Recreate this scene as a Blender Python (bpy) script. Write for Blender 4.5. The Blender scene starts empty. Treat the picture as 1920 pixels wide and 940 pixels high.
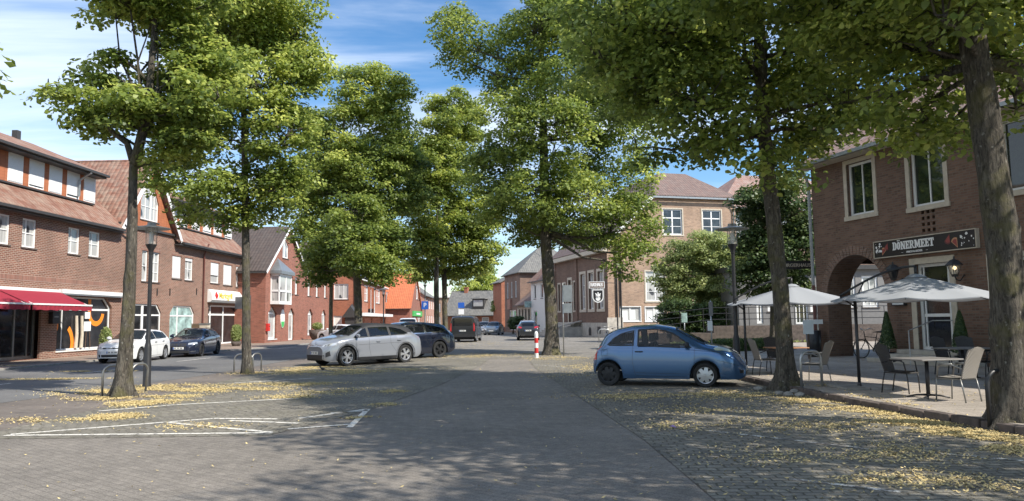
import bpy, bmesh, math, random
import numpy as np
from mathutils import Vector, Matrix
from mathutils.geometry import delaunay_2d_cdt
R = math.radians
random.seed(7)
rng = np.random.default_rng(11)
S = bpy.context.scene
COL = S.collection

# ---------------------------------------------------------------- camera
PITCH = math.atan(129/1400); ROLL = 0.012; FPX = 1400.0
r0 = Vector((1,0,0)); f0 = Vector((0,math.cos(PITCH),math.sin(PITCH))); u0 = Vector((0,-math.sin(PITCH),math.cos(PITCH)))
cr = r0*math.cos(ROLL)-u0*math.sin(ROLL); cu = u0*math.cos(ROLL)+r0*math.sin(ROLL)
CAM = Vector((0,0,1.7))
cd = bpy.data.cameras.new('camera'); cam = bpy.data.objects.new('camera', cd); COL.objects.link(cam)
cd.sensor_width = 36; cd.lens = FPX/1920*36; cd.clip_start = .05; cd.clip_end = 3000
M = Matrix((cr, cu, -f0)).transposed().to_4x4(); M.translation = CAM
cam.matrix_world = M
S.camera = cam

# ---------------------------------------------------------------- light
SUN_EL, SUN_AZ = R(44), R(121)
sdir = Vector((math.sin(SUN_AZ)*math.cos(SUN_EL), math.cos(SUN_AZ)*math.cos(SUN_EL), math.sin(SUN_EL)))
sd = bpy.data.lights.new('sun','SUN'); so = bpy.data.objects.new('sun', sd); COL.objects.link(so)
sd.energy = 5.0; sd.angle = R(.53); sd.color = (1,.94,.84)
so.rotation_euler = sdir.to_track_quat('Z','Y').to_euler(); so.location = (0,0,60)
W = bpy.data.worlds.new('World'); S.world = W; W.use_nodes = True
wn = W.node_tree; wn.nodes.clear()
def wnode(t, **k):
    n = wn.nodes.new(t)
    for a,b in k.items(): setattr(n,a,b)
    return n
sky = wnode('ShaderNodeTexSky', sky_type='NISHITA', sun_disc=False, sun_elevation=SUN_EL, sun_rotation=SUN_AZ, air_density=1.0, dust_density=.35, ozone_density=2.2, altitude=60)
bg = wnode('ShaderNodeBackground'); bg.inputs['Strength'].default_value = .13
out = wnode('ShaderNodeOutputWorld')
tc = wnode('ShaderNodeTexCoord'); sep = wnode('ShaderNodeSeparateXYZ'); wn.links.new(tc.outputs['Generated'], sep.inputs[0])
def wmath(op, a, b=None):
    n = wnode('ShaderNodeMath', operation=op)
    for i,v in enumerate((a,b)):
        if v is None: continue
        if isinstance(v,(int,float)): n.inputs[i].default_value = v
        else: wn.links.new(v, n.inputs[i])
    return n.outputs[0]
zc = wmath('ADD', wmath('MAXIMUM', sep.outputs[2], 0.0), .10)
cu_ = wmath('DIVIDE', sep.outputs[0], zc); cv_ = wmath('DIVIDE', sep.outputs[1], zc)
comb = wnode('ShaderNodeCombineXYZ'); wn.links.new(cu_, comb.inputs[0]); wn.links.new(cv_, comb.inputs[1])
mp = wnode('ShaderNodeMapping'); wn.links.new(comb.outputs[0], mp.inputs[0])
mp.inputs['Rotation'].default_value = (0,0,R(-20)); mp.inputs['Scale'].default_value = (.55,1.3,1)
n1 = wnode('ShaderNodeTexNoise'); n1.inputs['Scale'].default_value = 1.0; n1.inputs['Detail'].default_value = 9; n1.inputs['Roughness'].default_value = .56; n1.inputs['Distortion'].default_value = .55
wn.links.new(mp.outputs[0], n1.inputs['Vector'])
n2 = wnode('ShaderNodeTexNoise'); n2.inputs['Scale'].default_value = .33; n2.inputs['Detail'].default_value = 2
wn.links.new(comb.outputs[0], n2.inputs['Vector'])
# more cloud towards the left of the view (west), clear to the right
az = wmath('MULTIPLY', sep.outputs[0], -.34)
cl = wmath('ADD', wmath('ADD', wmath('MULTIPLY', n1.outputs['Fac'], 1.55), wmath('MULTIPLY', n2.outputs['Fac'], .7)), az)
cr_ = wnode('ShaderNodeMapRange', interpolation_type='SMOOTHSTEP'); cr_.inputs['From Min'].default_value = .95; cr_.inputs['From Max'].default_value = 1.50
wn.links.new(cl, cr_.inputs['Value'])
fade = wnode('ShaderNodeMapRange'); fade.inputs['From Min'].default_value = .02; fade.inputs['From Max'].default_value = .16
wn.links.new(sep.outputs[2], fade.inputs['Value'])
cf = wmath('MULTIPLY', wmath('MULTIPLY', cr_.outputs[0], fade.outputs[0]), .8)
hs = wnode('ShaderNodeHueSaturation'); hs.inputs['Saturation'].default_value = 1.26; hs.inputs['Value'].default_value = 1.0; wn.links.new(sky.outputs[0], hs.inputs['Color'])
mx = wnode('ShaderNodeMix', data_type='RGBA'); wn.links.new(cf, mx.inputs[0]); wn.links.new(hs.outputs[0], mx.inputs[6]); mx.inputs[7].default_value = (6.3,6.9,7.9,1)
wn.links.new(mx.outputs[2], bg.inputs[0]); wn.links.new(bg.outputs[0], out.inputs[0])
S.view_settings.view_transform = 'Standard'; S.view_settings.look = 'None'; S.view_settings.gamma = 1
S.view_settings.use_curve_mapping = False; S.view_settings.exposure = .55
S.cycles.transparent_max_bounces = 12; S.cycles.max_bounces = 8

# ---------------------------------------------------------------- photo measurement helpers
def ray(px,py): return (f0*FPX + cr*(px-960) - cu*(py-470)).normalized()
def at(px,py,Y):
    d = ray(px,py); return CAM + d*(Y/d.y)
def gr(px,py,z=0.0):
    d = ray(px,py); return CAM + d*((z-CAM.z)/d.z)

# ---------------------------------------------------------------- materials
def lin(c): return tuple(((v/255)/12.92 if v/255<=.04045 else ((v/255+.055)/1.055)**2.4) for v in c)+(1,)
class NT:
    def __init__(s, name):
        s.m = bpy.data.materials.new(name); s.m.use_nodes = True; s.t = s.m.node_tree
        s.b = s.t.nodes['Principled BSDF']; s.o = s.t.nodes['Material Output']
    def n(s, t, **k):
        n = s.t.nodes.new(t)
        for a,b in k.items(): setattr(n,a,b)
        return n
    def l(s, a, b): s.t.links.new(a,b)
    def put(s, sock, v):
        if isinstance(v,(int,float,tuple,list)): sock.default_value = v
        else: s.l(v, sock)
    def math(s, op, a, b=None, c=None):
        n = s.n('ShaderNodeMath', operation=op)
        for i,v in enumerate((a,b,c)):
            if v is not None: s.put(n.inputs[i], v)
        return n.outputs[0]
    def mix(s, f, a, b, mode='MIX'):
        n = s.n('ShaderNodeMix', data_type='RGBA', blend_type=mode)
        s.put(n.inputs[0], f); s.put(n.inputs[6], a); s.put(n.inputs[7], b); return n.outputs[2]
    def obj(s): return s.n('ShaderNodeTexCoord').outputs['Object']
    def noise(s, vec, scale, detail=4, rough=.5, dist=0):
        n = s.n('ShaderNodeTexNoise'); n.inputs['Scale'].default_value = scale; n.inputs['Detail'].default_value = detail
        n.inputs['Roughness'].default_value = rough; n.inputs['Distortion'].default_value = dist
        if vec is not None: s.l(vec, n.inputs['Vector'])
        return n.outputs['Fac']
    def ramp(s, f, a, b, c0=0.0, c1=1.0):
        n = s.n('ShaderNodeMapRange'); s.put(n.inputs[0], f); n.inputs[1].default_value = a; n.inputs[2].default_value = b
        n.inputs[3].default_value = c0; n.inputs[4].default_value = c1; return n.outputs[0]
    def scale(s, vec, v):
        n = s.n('ShaderNodeMapping'); s.l(vec, n.inputs[0]); n.inputs['Scale'].default_value = v; return n.outputs[0]
    def bump(s, h, strength=.5, dist=.02):
        n = s.n('ShaderNodeBump'); n.inputs['Strength'].default_value = strength; n.inputs['Distance'].default_value = dist
        s.l(h, n.inputs['Height']); s.l(n.outputs[0], s.b.inputs['Normal'])
    def uv(s):
        """wall coordinates: u runs along the wall, v is height (object space)"""
        t = s.n('ShaderNodeTexCoord'); p = s.n('ShaderNodeSeparateXYZ'); s.l(t.outputs['Object'], p.inputs[0])
        q = s.n('ShaderNodeSeparateXYZ'); s.l(t.outputs['Normal'], q.inputs[0])
        k = s.math('GREATER_THAN', s.math('ABSOLUTE', q.outputs[0]), s.math('ABSOLUTE', q.outputs[1]))
        u = s.math('ADD', s.math('MULTIPLY', p.outputs[1], k), s.math('MULTIPLY', p.outputs[0], s.math('SUBTRACT', 1.0, k)))
        return u, p.outputs[2]
    def done(s, col=None, rough=None, **k):
        if col is not None: s.put(s.b.inputs['Base Color'], col)
        if rough is not None: s.put(s.b.inputs['Roughness'], rough)
        for a,v in k.items(): s.put(s.b.inputs[a.replace('_',' ')], v)
        return s.m
def plain(name, col, rough=.6, var=.12, nscale=6, metal=0, bump=0, **k):
    t = NT(name); c = tuple(col)[:3]
    f = t.noise(t.obj(), nscale, 5, .6)
    lo = tuple(v*(1-var) for v in c)+(1,); hi = tuple(min(1,v*(1+var)) for v in c)+(1,)
    cc = t.mix(t.ramp(f,.3,.7), lo, hi)
    if bump: t.bump(f, bump, .01)
    return t.done(cc, rough, Metallic=metal, **k)
def brick(name, c1, c2, mortar, joint=.011, blotch=.25, rowh=.0815, bw=.25, dark=None, grime=.18):
    t = NT(name); u,v = t.uv()
    cx = t.n('ShaderNodeCombineXYZ'); t.l(u,cx.inputs[0]); t.l(v,cx.inputs[1])
    b = t.n('ShaderNodeTexBrick'); t.l(cx.outputs[0], b.inputs['Vector']); b.inputs['Scale'].default_value = 1
    b.inputs['Brick Width'].default_value = bw; b.inputs['Row Height'].default_value = rowh; b.inputs['Mortar Size'].default_value = joint
    b.inputs['Mortar Smooth'].default_value = .15; b.inputs['Bias'].default_value = -.1
    b.inputs['Color1'].default_value = tuple(c1)+(1,); b.inputs['Color2'].default_value = tuple(c2)+(1,); b.inputs['Mortar'].default_value = tuple(mortar)+(1,)
    # a second value per brick: dark headers
    w = t.n('ShaderNodeTexWhiteNoise', noise_dimensions='2D')
    rowi = t.math('FLOOR', t.math('DIVIDE', v, rowh)); ui = t.math('FLOOR', t.math('DIVIDE', t.math('ADD', u, t.math('MULTIPLY', t.math('MODULO', rowi, 2.0), bw/2)), bw))
    cy = t.n('ShaderNodeCombineXYZ'); t.l(ui,cy.inputs[0]); t.l(rowi,cy.inputs[1]); t.l(cy.outputs[0], w.inputs['Vector'])
    dk = t.ramp(w.outputs['Value'], .72, .95)
    bc = t.mix(t.math('MULTIPLY', t.math('MULTIPLY', dk, .65), t.math('SUBTRACT',1.0,b.outputs['Fac'])), b.outputs['Color'], (dark or tuple(x*.45 for x in c1))+(1,))
    bl = t.ramp(t.noise(cx.outputs[0], .55, 4, .6), .3, .75, 1-blotch, 1+blotch*.5)
    hs = t.n('ShaderNodeHueSaturation'); t.l(bc, hs.inputs['Color']); t.l(bl, hs.inputs['Value'])
    g = t.ramp(t.noise(t.scale(cx.outputs[0], (2.5,.35,1)), 1.2, 5, .65), .5, .8, 0, grime)
    cc = t.mix(g, hs.outputs[0], (.07,.06,.05,1))
    t.bump(t.math('ADD', t.math('MULTIPLY', t.math('SUBTRACT', 1.0, b.outputs['Fac']), .8), t.math('MULTIPLY', t.noise(cx.outputs[0], 22, 3), .35)), .55, .012)
    return t.done(cc, .88)
def tiles(name, c1, c2, lichen=None, lich=.5, tw=.27, th=.34, bump=.9, rough=.8):
    t = NT(name); u,v = t.uv(); v = t.math('MULTIPLY', v, 1.35)
    cx = t.n('ShaderNodeCombineXYZ'); t.l(u,cx.inputs[0]); t.l(v,cx.inputs[1])
    fu = t.math('FRACT', t.math('DIVIDE', u, tw)); fv = t.math('FRACT', t.math('DIVIDE', v, th))
    w = t.n('ShaderNodeTexWhiteNoise', noise_dimensions='2D'); cy = t.n('ShaderNodeCombineXYZ')
    t.l(t.math('FLOOR', t.math('DIVIDE', u, tw)), cy.inputs[0]); t.l(t.math('FLOOR', t.math('DIVIDE', v, th)), cy.inputs[1]); t.l(cy.outputs[0], w.inputs['Vector'])
    c = t.mix(w.outputs['Value'], tuple(c1)+(1,), tuple(c2)+(1,))
    if lichen: c = t.mix(t.ramp(t.noise(cx.outputs[0], 1.6, 6, .7), .42, .62, 0, lich), c, tuple(lichen)+(1,))
    joint = t.math('MAXIMUM', t.ramp(fv, .0, .1, 1, 0), t.ramp(fu, .0, .12, 1, 0))
    c = t.mix(t.math('MULTIPLY', joint, .55), c, tuple(x*.25 for x in c1)+(1,))
    h = t.math('ADD', t.math('MULTIPLY', t.math('SINE', t.math('MULTIPLY', fu, math.pi)), .6), t.math('MULTIPLY', t.math('SUBTRACT', 1.0, fv), .7))
    t.bump(h, bump, .05)
    return t.done(c, rough)
MT = {}
MT['brick_red'] = brick('red_brick', (.25,.105,.068), (.17,.068,.048), (.38,.30,.235), joint=.013)
MT['brick_red2'] = brick('smooth_red_brick', (.34,.12,.078), (.25,.082,.052), (.27,.19,.15), joint=.008, blotch=.15)
MT['brick_soldier'] = brick('upright_red_bricks', (.28,.115,.076), (.21,.08,.055), (.34,.28,.23), rowh=.25, bw=.0815)
MT['brick_brown'] = brick('brown_brick', (.27,.165,.12), (.19,.11,.082), (.24,.19,.155), joint=.012, blotch=.22)
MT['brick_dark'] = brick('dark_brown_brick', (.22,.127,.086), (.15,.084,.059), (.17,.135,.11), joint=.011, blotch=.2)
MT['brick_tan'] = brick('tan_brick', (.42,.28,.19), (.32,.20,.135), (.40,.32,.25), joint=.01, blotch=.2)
MT['brick_orange'] = brick('orange_brick', (.40,.14,.078), (.34,.115,.062), (.34,.21,.14), joint=.008, blotch=.12)
MT['brick_pink'] = brick('pale_pink_brick', (.50,.26,.19), (.42,.2,.14), (.45,.33,.27), joint=.008)
MT['tile_orange'] = tiles('weathered_orange_tiles', (.25,.115,.075), (.19,.088,.06), (.34,.27,.21), .65)
MT['tile_hung'] = tiles('orange_hung_tiles', (.40,.14,.062), (.34,.115,.052), None, tw=.32, th=.2, bump=.3)
MT['tile_bright'] = tiles('bright_orange_tiles', (.52,.155,.062), (.44,.125,.052), None)
MT['tile_brown'] = tiles('brown_tiles', (.19,.125,.105), (.145,.098,.085), (.22,.19,.165), .3)
MT['tile_dark'] = tiles('anthracite_tiles', (.085,.062,.052), (.065,.048,.042), (.11,.1,.09), .3)
MT['tile_grey'] = tiles('grey_tiles', (.17,.165,.155), (.12,.12,.115), (.25,.24,.21), .4)
MT['tile_pink'] = tiles('pinkish_tiles', (.29,.17,.135), (.22,.125,.10), (.36,.31,.28), .5)
MT['white'] = plain('white_paint', (.78,.78,.76), .45, .04)
MT['shutter'] = None
def shutter():
    t = NT('white_roller_shutter'); p = t.n('ShaderNodeSeparateXYZ'); t.l(t.obj(), p.inputs[0])
    fz = t.math('FRACT', t.math('DIVIDE', p.outputs[2], .055)); t.bump(t.math('SINE', t.math('MULTIPLY', fz, math.pi)), .7, .012)
    return t.done(t.mix(t.ramp(fz,0,.16,1,0), (.74,.74,.73,1), (.42,.42,.42,1)), .5)
MT['shutter'] = shutter()
MT['cream'] = plain('cream_stone', (.50,.44,.35), .75, .12)
MT['stone'] = plain('pale_stone', (.42,.39,.34), .85, .22, 3, bump=.3)
MT['render_white'] = plain('white_render', (.72,.70,.66), .85, .06)
MT['render_grey'] = plain('shade_toned_render', (.20,.195,.19), .85, .1)  # annex wall colour darkened to carry the shade of the trees around it
MT['gutter_dark'] = plain('dark_gutter', (.045,.042,.04), .5)
MT['zinc'] = plain('zinc', (.30,.32,.33), .42, .15, metal=.6)
MT['copper'] = plain('red_brown_pipe', (.14,.05,.04), .5)
MT['black_metal'] = plain('black_metal', (.022,.022,.024), .45, .2)
MT['grey_metal'] = plain('grey_metal', (.26,.26,.25), .42, .12, metal=.7)
MT['galv'] = plain('galvanised_steel', (.42,.43,.43), .4, .12, metal=.8)
MT['wood_dark'] = plain('dark_wood', (.10,.06,.04), .55, .3, 12)
MT['orange_ply'] = plain('orange_sticker', (.85,.25,.02), .5, .04)
MT['awning'] = plain('red_awning_fabric', (.26,.016,.034), .85, .08)
MT['red'] = plain('red_paint', (.55,.03,.025), .45, .08)
MT['green_sign'] = plain('green_sign', (.06,.42,.11), .5, .05)
MT['blue_sign'] = plain('blue_sign', (.02,.10,.42), .4, .05)
MT['yellow'] = plain('yellow_paint', (.62,.48,.06), .5, .1)
MT['brown_box'] = plain('brown_cabinet', (.13,.085,.05), .6, .1)
MT['black_sign'] = plain('black_sign_panel', (.012,.011,.013), .35, .3, 2)
MT['white_letter'] = plain('white_letters', (.80,.79,.77), .5, .02)
MT['asphalt'] = None
MT['solar'] = None
def solar():
    t = NT('blue_solar_panels'); u,v = t.uv()
    fu = t.math('FRACT', t.math('DIVIDE', u, 1.0)); fv = t.math('FRACT', t.math('DIVIDE', v, .9))
    j = t.math('MAXIMUM', t.ramp(fu,0,.05,1,0), t.ramp(fv,0,.05,1,0))
    return t.done(t.mix(j, (.03,.045,.17,1), (.35,.37,.42,1)), .12)
MT['solar'] = solar()
def glass_pane(name, base, curtain=0.0, cc=(.5,.5,.48,1), rough=.06):
    t = NT(name); u,v = t.uv(); cx = t.n('ShaderNodeCombineXYZ'); t.l(u,cx.inputs[0]); t.l(v,cx.inputs[1])
    c = t.mix(t.ramp(t.noise(cx.outputs[0], 1.7, 4, .6), .35, .7), tuple(x*.5 for x in base)+(1,), tuple(x*1.7 for x in base)+(1,))
    if curtain:
        f = t.noise(t.scale(cx.outputs[0], (9,.4,1)), 1.0, 3, .6)
        m = t.math('MULTIPLY', t.ramp(t.noise(t.scale(cx.outputs[0], (1.6,.9,1)), 1.0, 0), .5-curtain*.25, .56-curtain*.25), t.ramp(f,.2,.7,.5,1))
        c = t.mix(m, c, cc)
    return t.done(c, rough, IOR=1.6)
MT['pane'] = glass_pane('window_glass', (.03,.035,.04))
MT['pane_curtain'] = glass_pane('curtained_window_glass', (.05,.055,.06), .9)
MT['pane_shop'] = glass_pane('shop_glass', (.022,.022,.024))
MT['pane_mint'] = glass_pane('frosted_mint_glass', (.30,.42,.40), 0, rough=.2)
MT['pane_pale'] = glass_pane('pale_curtained_glass', (.28,.30,.31), .6)
MT['pane_green'] = glass_pane('dark_reflecting_glass', (.02,.03,.022), rough=.03)
MT['paper'] = plain('paper_notices', (.70,.73,.72), .6, .05)

def asphalt(name, base, spec=.5, agg=90, patch=.25, crack=True):
    t = NT(name); o = t.obj()
    f = t.noise(o, agg, 3, .7); g = t.noise(o, .35, 5, .6); h = t.noise(o, 3.2, 4, .6)
    c = t.mix(t.ramp(f,.3,.72), tuple(x*.55 for x in base)+(1,), tuple(min(1,x*1.6) for x in base)+(1,))
    hs = t.n('ShaderNodeHueSaturation'); t.l(c, hs.inputs['Color'])
    t.l(t.math('ADD', t.ramp(g,.3,.7,1-patch,1+patch*.6), t.ramp(h,.3,.7,-.08,.08)), hs.inputs['Value'])
    t.bump(f, .35, .006)
    return t.done(hs.outputs[0], .85)
MT['asphalt'] = asphalt('asphalt', (.125,.123,.12))
def pavers(name, c1, c2, mort, bw, rh, rot=0, joint=.008, bump=.6, agg=.25, herring=False, wob=0, patchy=.3, squash=1, green=0, dist=.02):
    t = NT(name); o = t.obj(); m = t.n('ShaderNodeMapping'); m.inputs['Rotation'].default_value = (0,0,rot); t.l(o, m.inputs[0]); v = m.outputs[0]
    if wob:
        nz = t.n('ShaderNodeTexNoise'); nz.inputs['Scale'].default_value = 1.3; nz.inputs['Detail'].default_value = 2; t.l(v, nz.inputs['Vector'])
        nz2 = t.n('ShaderNodeTexNoise'); nz2.inputs['Scale'].default_value = 9; nz2.inputs['Detail'].default_value = 1; t.l(v, nz2.inputs['Vector'])
        a = t.n('ShaderNodeVectorMath', operation='MULTIPLY_ADD'); t.l(nz.outputs['Color'], a.inputs[0]); a.inputs[1].default_value = (wob*3,wob*3,0); t.l(v, a.inputs[2])
        a2 = t.n('ShaderNodeVectorMath', operation='MULTIPLY_ADD'); t.l(nz2.outputs['Color'], a2.inputs[0]); a2.inputs[1].default_value = (wob*.5,wob*.5,0); t.l(a.outputs[0], a2.inputs[2]); v = a2.outputs[0]
    b = t.n('ShaderNodeTexBrick'); t.l(v, b.inputs['Vector']); b.inputs['Scale'].default_value = 1; b.inputs['Brick Width'].default_value = bw
    b.inputs['Row Height'].default_value = rh; b.inputs['Mortar Size'].default_value = joint; b.inputs['Mortar Smooth'].default_value = .4
    b.inputs['Color1'].default_value = tuple(c1)+(1,); b.inputs['Color2'].default_value = tuple(c2)+(1,); b.inputs['Mortar'].default_value = tuple(mort)+(1,)
    f = t.noise(o, 70, 3, .7); g = t.noise(o, .5, 5, .65); g2 = t.noise(o, 4.5, 4, .6)
    hs = t.n('ShaderNodeHueSaturation'); t.l(b.outputs['Color'], hs.inputs['Color'])
    t.l(t.math('ADD', t.math('ADD', t.ramp(g,.3,.7,1-patchy,1+patchy*.6), t.ramp(f,.3,.7,-agg,agg)), t.ramp(g2,.3,.7,-.15,.15)), hs.inputs['Value'])
    c = hs.outputs[0]
    if green: c = t.mix(t.math('MULTIPLY', t.ramp(t.noise(o,.8,4,.6),.5,.7,0,green), t.ramp(b.outputs['Fac'],0,1,.35,1)), c, (.10,.10,.035,1))
    t.bump(t.math('ADD', t.math('SUBTRACT', 1.0, b.outputs['Fac']), t.math('MULTIPLY', f, .3)), bump, dist)
    return t.done(c, .82)
MT['plaza'] = pavers('brown_plaza_pavers', (.175,.15,.13), (.15,.125,.105), (.11,.095,.08), .2, .1, R(4), joint=.005, bump=.25)
MT['lane'] = pavers('lane_pavers', (.215,.192,.165), (.185,.165,.142), (.13,.115,.098), .2, .1, R(38), joint=.006, bump=.35, agg=.45, patchy=.22)
MT['cobble'] = pavers('grey_cobbles', (.24,.22,.18), (.175,.16,.135), (.10,.09,.066), .2, .13, R(3), joint=.014, bump=.7, wob=.09, patchy=.3, green=.35, dist=.035)
MT['cobble_far'] = pavers('pale_cobbles', (.27,.25,.22), (.20,.185,.165), (.12,.105,.08), .16, .12, R(2), joint=.012, bump=.5, wob=.06, green=.25)
MT['terrace'] = pavers('terrace_pavers', (.37,.325,.275), (.32,.28,.24), (.23,.20,.17), .2, .1, R(16), joint=.006, bump=.25)
MT['sidewalk'] = pavers('sidewalk_pavers', (.30,.225,.175), (.25,.19,.15), (.16,.13,.1), .2, .1, R(0), joint=.005, bump=.25)
MT['kerb'] = plain('kerb_stone', (.26,.245,.22), .85, .25, 4, bump=.5)
MT['kerb_dark'] = plain('dark_kerb_stone', (.095,.075,.065), .9, .45, 5, bump=.9)
MT['soil'] = plain('soil', (.07,.05,.035), .95, .3, 12, bump=.6)
def line_paint(nm,lo,hi):
    t = NT(nm); o = t.obj()
    v = t.n('ShaderNodeTexVoronoi', feature='DISTANCE_TO_EDGE'); v.inputs['Scale'].default_value = 6.5; t.l(o, v.inputs['Vector'])
    k = t.math('MAXIMUM', t.ramp(v.outputs['Distance'],.01,.04,.8,0), t.ramp(t.noise(o,7,6,.75),lo,hi))
    return t.done(t.mix(k, (.70,.67,.60,1), (.13,.12,.11,1)), .8)
MT['line'] = line_paint('white_paint_on_cobbles',.53,.62)
MT['line_worn'] = line_paint('worn_white_paint',.42,.52)
def litter():
    t = NT('dry_blossom'); g = t.n('ShaderNodeNewGeometry')
    return t.done(t.mix(g.outputs['Random Per Island'], (.64,.50,.24,1), (.46,.36,.16,1)), .8)
MT['litter'] = litter()
def bark(name, a, b, green=.5, pale=.25):
    t = NT(name); o = t.obj(); v = t.scale(o, (1,1,.22))
    f = t.noise(v, 24, 9, .78, .8); g = t.noise(o, 1.6, 4, .6); h = t.noise(v, 7, 6, .7, .4); k = t.noise(o, 16, 5, .7)
    vr = t.n('ShaderNodeTexVoronoi'); vr.inputs['Scale'].default_value = 11; t.l(t.scale(o,(1,1,.6)), vr.inputs['Vector'])
    c = t.mix(t.ramp(f,.40,.62), tuple(x*.22 for x in a)+(1,), tuple(b)+(1,))
    c = t.mix(t.ramp(h,.52,.64,0,pale), c, (.33,.31,.26,1))
    sp = t.math('MULTIPLY', t.ramp(vr.outputs['Distance'],.16,.26,1,0), t.ramp(k,.5,.58))
    c = t.mix(t.math('MULTIPLY', sp, .75), c, (.40,.39,.34,1))
    c = t.mix(t.ramp(g,.5,.62,0,green), c, (.15,.14,.04,1))
    t.bump(t.math('ADD', f, t.math('MULTIPLY', h, 1.2)), 1.0, .09)
    return t.done(c, .95)
MT['bark'] = bark('lime_bark', (.13,.11,.088), (.19,.165,.13))
MT['bark_pale'] = bark('pale_lime_bark', (.24,.21,.16), (.36,.31,.23), .5, .6)
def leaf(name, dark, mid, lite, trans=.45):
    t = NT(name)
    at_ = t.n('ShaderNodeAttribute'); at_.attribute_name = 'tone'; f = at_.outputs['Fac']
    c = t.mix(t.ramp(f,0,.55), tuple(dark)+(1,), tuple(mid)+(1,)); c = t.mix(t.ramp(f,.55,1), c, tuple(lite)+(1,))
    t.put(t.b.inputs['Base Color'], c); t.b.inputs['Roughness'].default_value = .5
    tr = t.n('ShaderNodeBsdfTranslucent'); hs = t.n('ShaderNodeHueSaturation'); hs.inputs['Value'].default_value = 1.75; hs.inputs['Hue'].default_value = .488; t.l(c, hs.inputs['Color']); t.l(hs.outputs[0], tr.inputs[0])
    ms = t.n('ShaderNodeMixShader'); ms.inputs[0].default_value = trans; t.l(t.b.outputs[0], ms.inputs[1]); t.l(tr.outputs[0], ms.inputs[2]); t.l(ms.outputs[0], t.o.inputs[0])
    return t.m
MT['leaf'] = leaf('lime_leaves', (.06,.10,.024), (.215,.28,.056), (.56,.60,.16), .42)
MT['leaf_dark'] = leaf('dark_evergreen_leaves', (.028,.058,.018), (.07,.115,.034), (.18,.225,.075), .3)  # darkest leaf green, for conifers, hedge, dense shrubs and the broadleaf tree
MT['leaf_bush'] = leaf('pale_bush_leaves', (.12,.165,.055), (.30,.35,.13), (.52,.54,.24), .4)
MT['grass'] = plain('grass_blades', (.10,.14,.035), .8, .4, 20)

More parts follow.
